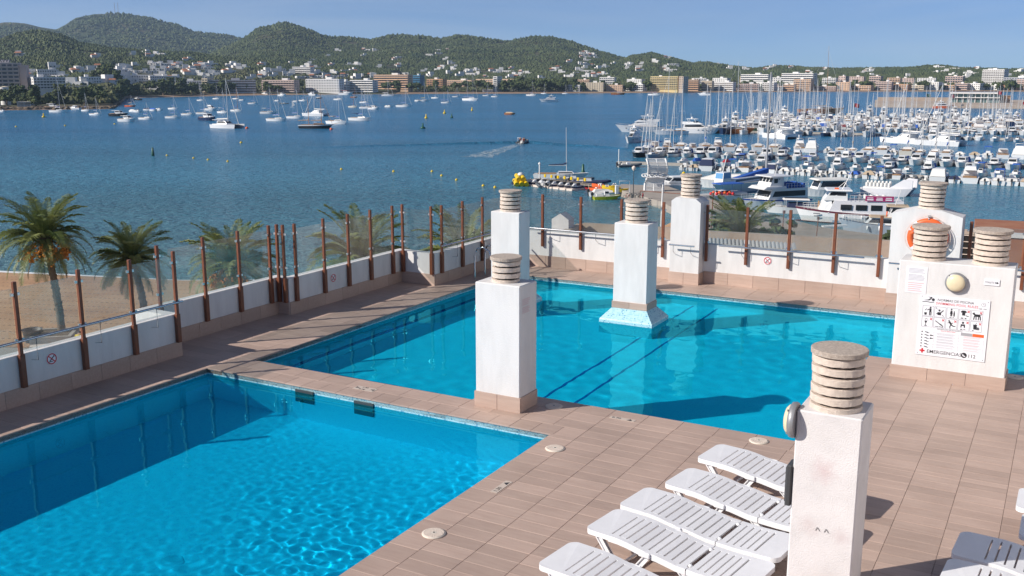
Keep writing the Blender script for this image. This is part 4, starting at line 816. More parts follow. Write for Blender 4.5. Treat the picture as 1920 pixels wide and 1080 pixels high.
# sand between promenade and water, raked in dotted rows
def sand_mat():
    m, t, o = newmat('raked_sand'); b = N(t, 'ShaderNodeBsdfPrincipled', i_Roughness=.95); t.links.new(b.outputs[0], o.inputs[0])
    gp = N(t, 'ShaderNodeNewGeometry'); mp = N(t, 'ShaderNodeMapping'); mp.inputs['Rotation'].default_value = (0, 0, .17); t.links.new(gp.outputs['Position'], mp.inputs[0])
    n = N(t, 'ShaderNodeTexNoise', i_Scale=.16, i_Detail=6); t.links.new(mp.outputs[0], n.inputs['Vector'])
    sp = N(t, 'ShaderNodeSeparateXYZ'); nd = N(t, 'ShaderNodeVectorMath', operation='MULTIPLY_ADD'); nd.inputs[1].default_value = (.5, .5, 0)
    t.links.new(n.outputs['Color'], nd.inputs[0]); t.links.new(mp.outputs[0], nd.inputs[2]); t.links.new(nd.outputs[0], sp.inputs[0])
    ms = []
    for i, (k, w) in enumerate(((1 / .42, .45), (1 / 1.75, .09))):
        a = N(t, 'ShaderNodeMath', operation='MULTIPLY'); a.inputs[1].default_value = k; t.links.new(sp.outputs[i], a.inputs[0])
        f = N(t, 'ShaderNodeMath', operation='FRACT'); t.links.new(a.outputs[0], f.inputs[0]); l = N(t, 'ShaderNodeMath', operation='LESS_THAN'); l.inputs[1].default_value = w; t.links.new(f.outputs[0], l.inputs[0]); ms.append(l)
    mu = N(t, 'ShaderNodeMath', operation='MULTIPLY'); t.links.new(ms[0].outputs[0], mu.inputs[0]); t.links.new(ms[1].outputs[0], mu.inputs[1])
    cr = N(t, 'ShaderNodeValToRGB'); e = cr.color_ramp.elements; e[0].position = .35; e[0].color = (.39, .225, .12, 1); e[1].position = .68; e[1].color = (.50, .32, .18, 1); t.links.new(n.outputs[0], cr.inputs[0])
    mx = N(t, 'ShaderNodeMix', data_type='RGBA'); mx.inputs[7].default_value = (.16, .09, .05, 1); t.links.new(mu.outputs[0], mx.inputs[0]); t.links.new(cr.outputs[0], mx.inputs[6]); t.links.new(mx.outputs[2], b.inputs['Base Color'])
    n2 = N(t, 'ShaderNodeTexNoise', i_Scale=1.5, i_Detail=6); t.links.new(gp.outputs['Position'], n2.inputs['Vector']); bp = N(t, 'ShaderNodeBump', i_Strength=.6, i_Distance=.12); t.links.new(n2.outputs[0], bp.inputs['Height']); t.links.new(bp.outputs[0], b.inputs['Normal'])
    return m
mb = MB(); n = len(shore_l); vs = []
for j, (k, z) in enumerate(((1.12, SEA - .5), (1.0, SEA - .02), (.86, SEA + .32), (.4, LAND - .12), (0, LAND + .02))):
    for i in range(n):
        (sx, sy), (px, py) = shore_l[i], prom_l[i]; vs.append((px + (sx - px) * k, py + (sy - py) * k + (.6 * math.sin(i * 2.1) if j == 1 else 0), z))
mb.add(vs, [(j * n + i, j * n + i + 1, (j + 1) * n + i + 1, (j + 1) * n + i) for j in range(4) for i in range(n - 1)]); mb.build('beach', sand_mat(), kind='structure', label='raked tan sand beach below the hotel')
mb = MB(); mb.add([(x, y + dy, SEA + z) for dy, z in ((-.5, .02), (.3, .012)) for x, y in shore_l], [(i, i + 1, n + i + 1, n + i) for i in range(n - 1)]); mb.build('foam', mat('foam', (.75, .78, .78), .6), kind='stuff', label='thin line of foam where the water meets the sand')
p = G(8, 633, LAND); MB().lathe([(1.9, 0), (1.8, .02), (0, .03)], 14, x=p.x - 3, y=p.y, z=LAND + .03).build('lawn', mat('lawn_green', (.06, .10, .025), .95, var=.3, scale=3), kind='structure', label='small green lawn on the promenade')
# ------------------------------------------------------------------ palms
def leaf_mat(name, c1, c2):
    m, t, o = newmat(name); b = N(t, 'ShaderNodeBsdfPrincipled', i_Roughness=.45); tl = N(t, 'ShaderNodeBsdfTranslucent'); mx = N(t, 'ShaderNodeMixShader'); mx.inputs[0].default_value = .3
    gp = N(t, 'ShaderNodeNewGeometry'); n = N(t, 'ShaderNodeTexNoise', i_Scale=2.2, i_Detail=4); t.links.new(gp.outputs['Position'], n.inputs['Vector']); oi = N(t, 'ShaderNodeObjectInfo')
    ad = N(t, 'ShaderNodeMath', operation='MULTIPLY_ADD'); ad.inputs[1].default_value = .55; t.links.new(oi.outputs['Random'], ad.inputs[0]); t.links.new(n.outputs[0], ad.inputs[2]); r = N(t, 'ShaderNodeMapRange'); r.inputs[1].default_value = .35; r.inputs[2].default_value = 1.1; t.links.new(ad.outputs[0], r.inputs[0])
    c = N(t, 'ShaderNodeMix', data_type='RGBA'); c.inputs[6].default_value = (*c1, 1); c.inputs[7].default_value = (*c2, 1); t.links.new(r.outputs[0], c.inputs[0]); t.links.new(c.outputs[2], b.inputs['Base Color']); t.links.new(c.outputs[2], tl.inputs[0])
    t.links.new(b.outputs[0], mx.inputs[1]); t.links.new(tl.outputs[0], mx.inputs[2]); t.links.new(mx.outputs[0], o.inputs[0]); return m
M['palm_green'] = leaf_mat('palm_leaf', (.085, .135, .035), (.25, .28, .09))
M['palm_dry'] = mat('palm_leaf_dry', (.22, .17, .08), .7, var=.2)
M['palm_trunk'] = mat('palm_trunk_bark', (.13, .09, .06), .95, col2=(.22, .17, .12), scale=3, bump=1.0, bscale=9)
M['dates'] = mat('orange_dates', (.66, .25, .03), .6, var=.25, scale=12)
def frond_mesh(L, up, droop, seed, m):
    """feather leaf along +x that starts at slope `up` and bends down by `droop`"""
    rr = random.Random(seed); mb = MB(); pts = []; p = Vector((0, 0, 0)); n = 12; a = up
    for i in range(n + 1):
        pts.append(p.copy()); a -= droop / n * (.45 + 1.1 * i / n); p = p + Vector((math.cos(a), 0, math.sin(a))) * (L / n)
    mb.tube(pts, .035, 5, 0, r1=.008)
    K = 48
    for i in range(3, K + 1):
        s = i / K * n * .999; j = int(s); q = pts[j].lerp(pts[j + 1], s - j); t = (pts[j + 1] - pts[j]).normalized(); up_ = Vector((-t.z, 0, t.x))
        w = .62 * L / 3.2 * (math.sin(math.pi * (.12 + .83 * i / K)) ** .7) * rr.uniform(.82, 1.1)
        for sd in (-1, 1):
            side = Vector((0, sd, 0)); d = (t * .62 + side * .78 + up_ * rr.uniform(-.05, .30)).normalized(); tip = q + d * w + Vector((0, 0, -.22 * w)); mid = q + d * w * .55 + up_ * .015
            k = t * .021; mb.add([q - k, q + k, mid + k * .9, tip, mid - k * .9], [(0, 1, 2, 3, 4)])
    return mb.mesh('frond', m)
FR = {}
for k, (up, dr) in enumerate(((1.25, .75), (1.0, 1.15), (.62, 1.5), (.2, 1.55), (-.35, 1.1))): FR[k] = [frond_mesh(3.3, up, dr, 10 * k + j, M['palm_green']) for j in range(2)]
FRD = frond_mesh(2.7, -.8, .7, 99, M['palm_dry'])
def palm(label, base, top, R=3.3, n=44, fruit=0, upright=0.0, dry=3):
    rr = random.Random(label); t = thing('palm_tree', label, 'palm tree', base, 0, 'date palms along the promenade')
    d = Vector(top) - Vector(base); mb = MB(); pts = []
    for i in range(15): k = i / 14; pts.append((d.x * k + .12 * math.sin(k * 3), d.y * k, d.z * k))
    mb.tube(pts, .27, 10, 0, r1=.19); mb.v = [(x + rr.uniform(-.02, .02), y + rr.uniform(-.02, .02), z) for x, y, z in mb.v]
    for i in range(46):                                             # cut leaf bases in a spiral
        k = .22 + .78 * i / 46; w = i * 2.4; r_ = .25 - .07 * k; mb.box(d.x * k + .12 * math.sin(k * 3) + math.cos(w) * r_, d.y * k + math.sin(w) * r_, d.z * k - .05, .09, .13, .16, w)
    mb.lathe([(.2, -.9), (.34, -.45), (.42, -.1), (.25, .3), (0, .5)], 10, x=d.x, y=d.y, z=d.z); mb.build('trunk', M['palm_trunk'], t)
    for i in range(n):
        k = i / n; band = min(4, int((k + rr.uniform(-.06, .06)) * (5 - 2.6 * upright)) if k > 0 else 0); w = i * 2.39996 + rr.uniform(-.2, .2)
        o = link('frond', rr.choice(FR[max(0, band)]), t, (d.x + .14 * math.cos(w), d.y + .14 * math.sin(w), d.z + .15 - .25 * k)); s = R / 3.3 * rr.uniform(.82, 1.08); o.scale = (s, s, s); o.rotation_euler = (rr.uniform(-.25, .25), rr.uniform(-.1, .1), w)
    for i in range(dry):
        w = rr.uniform(0, 6.28); o = link('frond', FRD, t, (d.x, d.y, d.z - .2)); o.rotation_euler = (0, 0, w); o['label'] = 'dry hanging frond'
    for i in range(fruit):
        w = rr.uniform(-3.4, .4); mb = MB()
        tip = Vector((math.cos(w) * 1.15, math.sin(w) * 1.15, -.7 + rr.uniform(-.25, .2)))
        mb.tube([(0, 0, 0), (tip.x * .6, tip.y * .6, .05), (tip.x, tip.y, tip.z + .35)], .025, 5)
        for q in range(42):
            a = Vector((rr.gauss(0, .17), rr.gauss(0, .17), rr.gauss(-.05, .24))); c = tip + a; mb.box(c.x, c.y, c.z, .095, .095, .11, rr.random() * 3)
        mb.build('fruit_bunch', M['dates'], t, (d.x, d.y, d.z - .1))
    return t
def palm_at(label, u, vtop, dist, **kw):
    top = GY(u, vtop, dist); base = Vector((top.x + kw.pop('lean', .3), top.y, LAND)); return palm(label, base, top, **kw)
palm_at('tall date palm with orange fruit bunches at the left picture edge', 84, 448, 64.5, fruit=11, R=3.5, n=66, lean=.55)
palm_at('second date palm from the left, standing on the sand by its lone trunk', 247, 486, 67.5, R=3.1, n=60, lean=.7)
palm_at('date palm with dull fruit behind the set-back glass fence', 437, 500, 60, fruit=6, R=3.3, n=64)
palm_at('date palm behind the middle glass fence right of the paired posts', 676, 488, 52, R=3.4, n=60)
palm_at('date palm behind the glass fence next to the pool corner chimney', 872, 484, 56, R=3.2, n=58)
palm_at('broad low palm with upright fronds on the quay right of the far chimney', 1388, 446, 62, R=3.0, n=60, upright=.75)
# planter, tub, person on the promenade
p = G(112, 642, LAND); t = thing('planter', 'square grey concrete planter at the foot of the tall palm', 'planter', (p.x - .6, p.y + .7, LAND), .2)
mb = MB(); q = 1.15
for x, y, w, d in ((0, -q, 2 * q + .24, .24), (0, q, 2 * q + .24, .24), (-q, 0, .24, 2 * q - .25), (q, 0, .24, 2 * q - .25)): mb.box(x, y, 0, w, d, .5)
M['conc'] = mat('weathered_concrete', (.36, .33, .29), .9, var=.18, scale=1.2, bump=.3, bscale=12)
mb.build('rim', M['conc'], t); MB().box(0, 0, .3, 2 * q - .1, 2 * q - .1, .12).build('soil', mat('soil', (.11, .08, .05), 1, var=.3), t)
p = G(62, 641, LAND); t = thing('tub', 'dark grey round tub on the pavement left of the bending person', 'tub', (p.x, p.y, LAND)); MB().lathe([(.45, 0), (.62, .85), (.66, .86), (.6, .82), (.42, .1), (0, .08)], 18).build('body', M['grey_box'], t)
p = G(73, 664, LAND); t = thing('crate', 'light grey crate standing on the pavement by the parapet', 'crate', (p.x, p.y, LAND), .3); MB().box(0, 0, 0, .9, .6, .5, c=.03).build('body', M['grey_metal'], t); MB().box(0, 0, .5, .95, .65, .06).build('lid', M['vent'], t)
def skin_body(name, joints, bones, m, parent, levels=2):
    me = bpy.data.meshes.new(name); me.from_pydata([j[:3] for j in joints], bones, []); me.materials.append(m); o = link(name, me, parent)
    md = o.modifiers.new('skin', 'SKIN'); md.use_smooth_shade = True
    for sv, j in zip(me.skin_vertices[0].data if me.skin_vertices else [], joints): sv.radius = (j[3], j[3])
    o.modifiers.new('sub', 'SUBSURF').levels = 1; o.modifiers['sub'].render_levels = 1; return o
p = G(152, 664, LAND); t = thing('person', 'person in a yellow top and pale trousers bending down beside the planter', 'person', (p.x, p.y, LAND), .4)
skin = mat('skin', (.45, .27, .19), .6); khaki = mat('pale_trousers', (.33, .30, .26), .9, var=.15, scale=6); yel = mat('yellow_shirt', (.62, .48, .03), .8)
J = [(0, 0, .92, .13), (.09, 0, .90, .10), (.12, .02, .5, .075), (.13, -.03, .08, .05), (.14, .14, .03, .045), (-.09, 0, .90, .10), (-.13, .1, .5, .075), (-.14, .04, .08, .05), (-.15, .2, .03, .045),
     (0, .16, 1.1, .13), (0, .36, 1.19, .14), (0, .5, 1.22, .065), (0, .6, 1.21, .10), (.19, .38, 1.16, .06), (.24, .42, .88, .045), (.17, .5, .62, .035), (-.19, .38, 1.16, .06), (-.25, .44, .88, .045), (-.15, .52, .62, .035), (.15, .52, .53, .025), (-.13, .54, .53, .025)]
BN = [(0, 1), (1, 2), (2, 3), (3, 4), (0, 5), (5, 6), (6, 7), (7, 8), (0, 9), (9, 10), (10, 11), (11, 12), (10, 13), (13, 14), (14, 15), (10, 16), (16, 17), (17, 18), (15, 19), (18, 20)]
def grow(o, joints):
    bm_ = o.data
    if not bm_.skin_vertices:
        import bmesh
        b = bmesh.new(); b.from_mesh(bm_); lay = b.verts.layers.skin.verify(); b.verts.ensure_lookup_table()
        for i, j in enumerate(joints): b.verts[i][lay].radius = (j[3], j[3]); b.verts[i][lay].use_root = i == 0
        b.to_mesh(bm_); b.free()
body = skin_body('body', J, BN, skin, t); grow(body, J)
J2 = [J[0], (.09, -.01, .91, .125), (.125, .02, .5, .092), (.135, -.03, .12, .07), (-.09, -.01, .91, .125), (-.135, .1, .5, .092), (-.145, .04, .12, .07)]
c = skin_body('trousers', [(j[0], j[1], j[2], j[3] * 1.04) for j in J2], [(0, 1), (1, 2), (2, 3), (0, 4), (4, 5), (5, 6)], khaki, t); grow(c, [(j[0], j[1], j[2], j[3] * 1.04) for j in J2])
J3 = [(0, .06, .98, .15), (0, .2, 1.12, .16), (0, .38, 1.2, .155), (.2, .39, 1.15, .075), (.24, .42, .98, .065), (-.2, .39, 1.15, .075), (-.25, .43, .98, .065)]
c = skin_body('shirt', J3, [(0, 1), (1, 2), (2, 3), (3, 4), (2, 5), (5, 6)], yel, t); grow(c, J3)
MB().lathe([(.0, .125), (.06, .115), (.105, .06), (.115, 0), (.10, -.05)][::-1], 14, x=0, y=.585, z=1.235).build('hair', M['black'], t)
# ------------------------------------------------------------------ neighbouring buildings just beyond the parapet
M['old_wall'] = mat('old_lime_wall', (.47, .39, .32), .95, col2=(.36, .28, .22), scale=.7, bump=.5, bscale=8, detail=8)
M['brick_wall'] = mat('red_brick', (.30, .11, .06), .9, col2=(.38, .18, .10), scale=1.2, bump=.4, bscale=20)
def wall_between(mb, p, q, zt, zb, th, m=0):
    d = Vector((q[0] - p[0], q[1] - p[1])); L = d.length; mb.box((p[0] + q[0]) / 2, (p[1] + q[1]) / 2, zb, L, th, zt - zb, math.atan2(d.y, d.x), m); return mb
zt = -1.3; p, q = g2(1308, 432, zt), g2(1705, 453, zt)
t = thing('neighbouring_building', 'low neighbouring house with a flat roof behind an old lime-washed parapet', 'building', (p[0], p[1], LAND)); off = lambda pt: (pt[0] - p[0], pt[1] - p[1])
mb = wall_between(MB(), off(p), off(q), zt - LAND, 0, .35); mb.build('parapet', M['old_wall'], t)
d = Vector((q[0] - p[0], q[1] - p[1])).normalized(); nn = Vector((d.y, -d.x))
mb = MB(); e = [Vector(off(p)) + nn * .3, Vector(off(q)) + nn * .3, Vector(off(q)) + nn * 7, Vector(off(p)) + nn * 7]; mb.prism([tuple(x) for x in e][::-1], 0, zt - 1.0 - LAND); mb.build('walls', M['brick_wall'], t)
a, b = g2(1478, 452, zt - .45), g2(1705, 464, zt - .45); mb = wall_between(MB(), off(a), off(b), zt - .45 - LAND, zt - 1.3 - LAND, .3); mb.build('brick_course', M['brick_wall'], t)
# corrugated roof sheets
c0, c1, c2, c3 = [G(u, v, z) for u, v, z in ((1300, 446, -1.5), (1492, 458, -1.5), (1494, 470, -1.75), (1300, 460, -1.75))]
M['corr'] = mat('corrugated_grey', (.33, .33, .34), .6, var=.2, scale=.8); K = 26
for k in range(K):
    mb = MB(); vs = []
    for i in range(7):
        s = (k + i / 6) / K; h = .07 * math.sin(i / 6 * math.pi)
        for A, B in ((c0, c1), (c3, c2)): r_ = A.lerp(B, s); vs.append((r_.x - p[0], r_.y - p[1], r_.z + h - LAND))
    mb.add(vs, [(2 * i, 2 * i + 1, 2 * i + 3, 2 * i + 2) for i in range(6)], 0, True); mb.build('roof_sheet', M['corr'], t)
zt = -1.6; p, q = g2(1094, 418, zt), g2(1262, 427, zt)
t = thing('neighbouring_building', 'flat roof with a pale concrete parapet and gabled stub left of the pool chimney', 'building', (p[0], p[1], LAND)); off = lambda pt: (pt[0] - p[0], pt[1] - p[1])
wall_between(MB(), off(p), off(q), zt - LAND, 0, .3).build('parapet', M['old_wall'], t)
d = Vector((q[0] - p[0], q[1] - p[1])).normalized(); nn = Vector((d.y, -d.x))
e = [nn * .2, Vector(off(q)) + nn * .2, Vector(off(q)) + nn * 6, nn * 6]; MB().prism([tuple(x) for x in e][::-1], 0, zt - 1.1 - LAND).build('walls', M['old_wall'], t)
w = [Vector((-.15, .1)) + nn * k for k in (0, 5.5)]; wall_between(MB(), tuple(w[0]), tuple(w[1]), zt - LAND - .05, 0, .3).build('side_parapet', M['old_wall'], t)
mb = MB(); mb.xprism([(-.45, zt - LAND - 1.3), (.35, zt - LAND - 1.3), (.35, zt - LAND + .35), (-.05, zt - LAND + .62), (-.45, zt - LAND + .35)], -.3, .5); mb.v = [(x * d.x - y * d.y - 1.0, x * d.y + y * d.x - 1.1, z) for x, y, z in mb.v]; mb.build('gabled_stub', M['white_wall2'], t)
zt = -.75; p, q = g2(1832, 442, zt), g2(2080, 456, zt)
t = thing('neighbouring_building', 'red brick neighbouring building with a white coping at the right edge', 'building', (p[0], p[1], LAND)); off = lambda pt: (pt[0] - p[0], pt[1] - p[1]); d = Vector((q[0] - p[0], q[1] - p[1])).normalized(); nn = Vector((-d.y, d.x))
e = [Vector((0, 0)), Vector(off(q)), Vector(off(q)) + nn * 5, nn * 5]; MB().prism([tuple(x) for x in e], 0, zt - LAND).build('walls', M['brick_wall'], t)
e = [-nn * .06 - d * .06, Vector(off(q)) - nn * .06, Vector(off(q)) + nn * .4, nn * .4 - d * .06]; MB().prism([tuple(x) for x in e], zt - LAND, zt - LAND + .14).build('coping', M['white_wall2'], t)
p2 = G(1818, 443, -.9); t2 = thing('window_grille', 'dark square window grille beside the gabled chimney', 'grille', (p2.x, p2.y, -2.6), math.atan2(d.y, d.x)); mb = MB()
MB().box(0, .06, 0, 1.0, .06, 1.75).build('pane', M['dark'], t2)
for i in range(5): MB().box(-.48 + .24 * i, 0, 0, .035, .035, 1.75).build('bar', M['vent'], t2)
for i in range(8): MB().box(0, -.003, .0 + .245 * i, 1.0, .03, .03).build('bar', M['vent'], t2)
MB().box(0, .3, -9.4, 1.6, .4, 11.3).build('wall', M['old_wall'], t2)
# low shrubs by the quay wall
M['shrub'] = mat('shrub_leaf', (.05, .075, .03), .8, var=.4, scale=2, island=.4)
for i, (u, v, s) in enumerate(((1338, 437, 1.1), (1362, 441, .9), (1455, 440, .8), (1690, 446, .8))):
    p = G(u, v, LAND + 1.0) if False else GY(u, v, 66 if i < 3 else 60); P_ = np.array([p.x, p.y, p.z]) + RNG.normal(0, 1, (70, 3)) * (s * .9, s * .7, s * .45); Vv, Ff = clumps(P_, RNG.uniform(.12, .32, 70), .9, .4)
    o = link('shrub', npmesh('shrub', Vv - np.array([p.x, p.y, p.z - 2]), Ff, M['shrub']), None, (p.x, p.y, p.z - 2)); tag(o, ['grey green shrub right of the far chimney behind the glass fence', 'small shrub at the left foot of the broad low palm', 'dry shrub at the right foot of the broad low palm', 'small yellowish shrub beside the gabled chimney'][i], 'shrub', 'shrubs along the quay')
    MB().tube([(0, 0, -(p.z - 2 - LAND)), (0, 0, 1.6)], .05, 5).build('stem', M['palm_trunk'], o)
# ------------------------------------------------------------------ quay furniture
M['white_steel'] = mat('white_painted_steel', (.74, .74, .73), .45); M['dark_steel'] = mat('dark_steel', (.05, .055, .06), .5)
def lamp_post(label, p, h, kind=0):
    t = thing('street_lamp', label, 'street lamp', p, 0, 'lamps on the quay'); MB().tube([(0, 0, 0), (0, 0, h)], .07, 8, r1=.045).box(0, 0, 0, .25, .25, .3).build('pole', M['dark_steel'] if kind == 0 else M['white_steel'], t)
    if kind == 0: MB().lathe([(.08, 0), (.26, .25), (.30, .5), (.12, .68), (0, .72)], 12, z=h).build('lamp_head', M['vent'], t)
    else: MB().tube([(0, 0, h), (.5, 0, h + .25), (1.0, 0, h + .28)], .04, 6).build('arm', M['white_steel'], t); MB().box(1.1, 0, h + .2, .6, .22, .12, c=.03).build('lamp_head', M['white_steel'], t)
p = G(1187, 378, LAND); lamp_post('dark lamp post with a round head on the quay left of the white lattice arch', p, 4.3)
p = G(1238, 470, LAND + 2); t = thing('flagpole', 'tall white pole standing between the pool chimney and the far chimney', 'pole', (GY(1236, 455, 75).x, 75, LAND)); zt = GY(1240, 346, 75).z
MB().tube([(0, 0, 0), (.15, 0, zt - LAND)], .09, 8, r1=.06).build('pole', M['white_steel'], t)
for k in (.35, .6, .8): MB().tube([(.15 * k, 0, (zt - LAND) * k), (.15 * k, 0, (zt - LAND) * k + .12)], .11, 8).build('collar', M['grey_metal'], t)
for i, (u, v, h) in enumerate(((1333, 420, 3.0), (1530, 452, 2.6), (1466, 440, 2.6))):
    p = GY(u, v, 95 if i == 0 else 105); t = thing('signpost', ['thin rusty post on the quay right of the far chimney', 'thin leaning post in front of the white tour boat bow', 'thin post on the quay beside the moored tour boats'][i], 'post', (p.x, p.y, LAND)); MB().tube([(0, 0, 0), (.1, 0, p.z - LAND + h)], .045, 6).build('post', M['steel_brown'], t); MB().box(.1, 0, p.z - LAND + h - .3, .3, .04, .3).build('plate', M['grey_metal'], t)
# white lattice arch (two bowed ladders with rings between them)
p = G(1228, 359, LAND); t = thing('lattice_sculpture', 'white curved lattice sculpture like two bowed ladders with rings', 'sculpture', p, .12)
zs = lambda v: GY(1228, v, p.y).z - LAND; k = p.y / F_PX
for nm, v0, v1, x0, x1, y0 in (('lower_ladder', 358, 331, (-20, 16), (-12, 22), 0), ('upper_ladder', 329, 298, (-12, 24), (-17, 19), .8)):
    rails = []
    for s in (0, 1, .5):
        pts = []
        for i in range(9):
            w = i / 8; xa = (x0[0] + (x0[1] - x0[0]) * s) * (1 - w) + (x1[0] + (x1[1] - x1[0]) * s) * w; pts.append((xa * k, y0 + (1.1 if nm[0] == 'l' else -1.1) * math.sin(w * 2.6), zs(v0) + (zs(v1) - zs(v0)) * w))
        rails.append(pts); MB().tube(pts, .16 if s != .5 else .09, 6).build('rail', M['white_steel'], t)
    for i in range(13):
        w = i / 12 * 7.99; j = int(w); a = Vector(rails[0][j]).lerp(Vector(rails[0][j + 1]), w - j); b = Vector(rails[1][j]).lerp(Vector(rails[1][j + 1]), w - j); MB().tube([a, b], .085, 5).build('slat', M['white_steel'], t)
for i, (dx, r_) in enumerate(((-19, .5), (-10, .75), (-2, .7), (7, .62), (15, .85))):
    MB().tube([(dx * k + r_ * math.cos(w), .2 + .5 * r_ * math.sin(w), zs(329) + .35 * r_ * math.sin(w) * 1.2) for w in [2 * math.pi * q / 16 for q in range(16)]], .1, 6, closed=True).build('ring', M['white_steel'], t)
t = thing('barrier', 'white tubular gate frame on the quay at the end of the jetty', 'barrier', G(1172, 363, LAND), .2); MB().tube([(-.9, 0, 0), (-.9, 0, 1.9), (.7, 0, 1.9), (.7, 0, 0)], .06, 6).build('frame', M['white_steel'], t); MB().box(-1.3, 0, 0, .5, .4, 1.3, c=.05).build('post', M['white_steel'], t)
# bicycles leaning in a row by the lamp
for i in range(5):
    p = G(1177 + i * 7, 374 - i * .3, LAND); t = thing('bicycle', ['leftmost', 'second', 'middle', 'fourth', 'rightmost'][i] + ' of the five parked bicycles by the quay lamp', 'bicycle', p, .5 + .2 * i, 'bicycles parked on the quay')
    for x in (-.5, .5): MB().tube([(x + .33 * math.cos(w), 0, .34 + .33 * math.sin(w)) for w in [2 * math.pi * q / 14 for q in range(14)]], .03, 5, closed=True).build('wheel', M['dark_steel'], t)
    MB().tube([(-.5, 0, .34), (-.15, 0, .8), (.35, 0, .82), (.5, 0, .34)], .03, 5).tube([(-.5, 0, .34), (0, 0, .34), (.35, 0, .8)], .03, 5).build('frame', [M['red'], M['dark_steel'], M['grey_metal'], M['dark_steel'], M['red']][i], t); MB().box(-.18, 0, .85, .25, .12, .06).build('saddle', M['dark_steel'], t); MB().tube([(.35, -.25, 1.0), (.33, 0, .95), (.35, .25, 1.0)], .02, 5).build('handlebar', M['dark_steel'], t)
t = thing('railing', 'dark sloping handrail on the quay right of the bicycles', 'railing', G(1200, 372, LAND), -.35); MB().tube([(0, 0, 1.1), (7, -2, 1.1)], .07, 6).tube([(0, 0, 0), (0, 0, 1.1)], .05, 6).tube([(7, -2, 0), (7, -2, 1.1)], .05, 6).build('rail', M['steel_brown'], t)
# ================================================================== BOATS
M['gel'] = mat('white_gelcoat', (.76, .76, .75), .3, objrand=.08); M['gel2'] = mat('cream_gelcoat', (.66, .61, .52), .35, objrand=.12); M['deckgrey'] = mat('boat_deck', (.55, .54, .51), .6, objrand=.1)
M['navy'] = mat('navy_hull', (.02, .035, .09), .3); M['blackhull'] = mat('black_hull', (.02, .022, .025), .35); M['greyhull'] = mat('blue_grey_hull', (.36, .40, .46), .4); M['green'] = mat('green_hull', (.015, .09, .05), .4)
M['woodhull'] = mat('varnished_wood', (.33, .11, .03), .35, var=.2, scale=2); M['teak'] = mat('teak', (.34, .20, .10), .6, var=.15, scale=2)
M['tint'] = mat('dark_boat_glass', (.02, .025, .03), .08); M['alu'] = mat('mast_aluminium', (.62, .62, .62), .35, metal=.3); M['maststeel'] = mat('grey_mast', (.35, .35, .36), .4); M['mastwood'] = mat('wooden_mast', (.36, .17, .07), .5)
M['cv_blue'] = mat('blue_canvas', (.02, .10, .42), .8); M['cv_navy'] = mat('navy_canvas', (.02, .03, .08), .85); M['cv_beige'] = mat('beige_canvas', (.46, .36, .25), .85); M['cv_red'] = mat('red_canvas', (.42, .02, .03), .8); M['cv_white'] = mat('white_canvas', (.70, .69, .66), .8); M['cv_maroon'] = mat('maroon_canvas', (.16, .02, .03), .85)
M['rubber'] = mat('grey_rubber', (.10, .115, .13), .6); M['rubber_w'] = mat('white_rubber', (.62, .62, .61), .6); M['engine'] = mat('outboard_black', (.03, .03, .032), .35); M['antifoul'] = mat('antifouling', (.10, .03, .03), .7); M['maroon'] = mat('maroon_paint', (.14, .03, .05), .5)
M['yellow'] = mat('yellow_vinyl', (.70, .48, .01), .4); M['lilac'] = mat('shaded_white_paint', (.70, .69, .71), .45); M['magenta'] = mat('magenta_banner', (.36, .015, .12), .6); M['lime'] = mat('lime_hull', (.45, .48, .02), .4)  # shaded_white_paint: white boat paint with shade put into its lilac colour
def hull(L, B, hb, hs, mats_=(0, 1, 2), rake=.12, tr=.8, full=2.0, n=12, band=.0, draft=.25):
    """hull with bow at +x; material slots: 0 topside, 1 deck, 2 band and bottom"""
    mb = MB(); R = []; 
    for i in range(n + 1):
        t = i / n; w = tr + (1 - tr) * math.sin(min(t / .5, 1) * math.pi / 2) if t < .5 else 1 - ((t - .5) / .5) ** full; w = max(w, .015) * B / 2
        h = hs + (hb - hs) * t ** 1.8; xd = -L / 2 + L * t; k = t ** 4; xw = xd - rake * L * k + (.02 * L * (1 - t)); ww = w * (.9 - .35 * t ** 3)
        zb = h * (1 - band) if band else h - .06
        R.append([(xd, w, h), (xd - (xd - xw) * (band or .05), w - (w - ww) * (band or .05), zb), (xw, ww, .02), (xw, ww * .8, -draft)])
    vs = []
    for r in R: vs += [(x, y, z) for x, y, z in r] + [(x, -y, z) for x, y, z in r] + [(r[0][0], r[0][1] * .9, r[0][2] - .03), (r[0][0], -r[0][1] * .9, r[0][2] - .03)]
    for i in range(n):
        a, b = 10 * i, 10 * i + 10
        for q, m in ((0, 2 if band else 0), (1, 0), (2, 2)):
            mb.add([vs[a + q], vs[a + q + 1], vs[b + q + 1], vs[b + q]], [(0, 1, 2, 3)], m); mb.add([vs[a + 4 + q], vs[b + 4 + q], vs[b + 5 + q], vs[a + 5 + q]], [(0, 1, 2, 3)], m)
        mb.add([vs[a], vs[b], vs[b + 8], vs[a + 8]], [(0, 1, 2, 3)], 0); mb.add([vs[a + 4], vs[a + 9], vs[b + 9], vs[b + 4]], [(0, 1, 2, 3)], 0)
        mb.add([vs[a + 8], vs[b + 8], vs[b + 9], vs[a + 9]], [(0, 1, 2, 3)], 1)
    mb.add([vs[0], vs[4], vs[5], vs[6], vs[7], vs[3], vs[2], vs[1]], [tuple(range(8))], 0); return mb
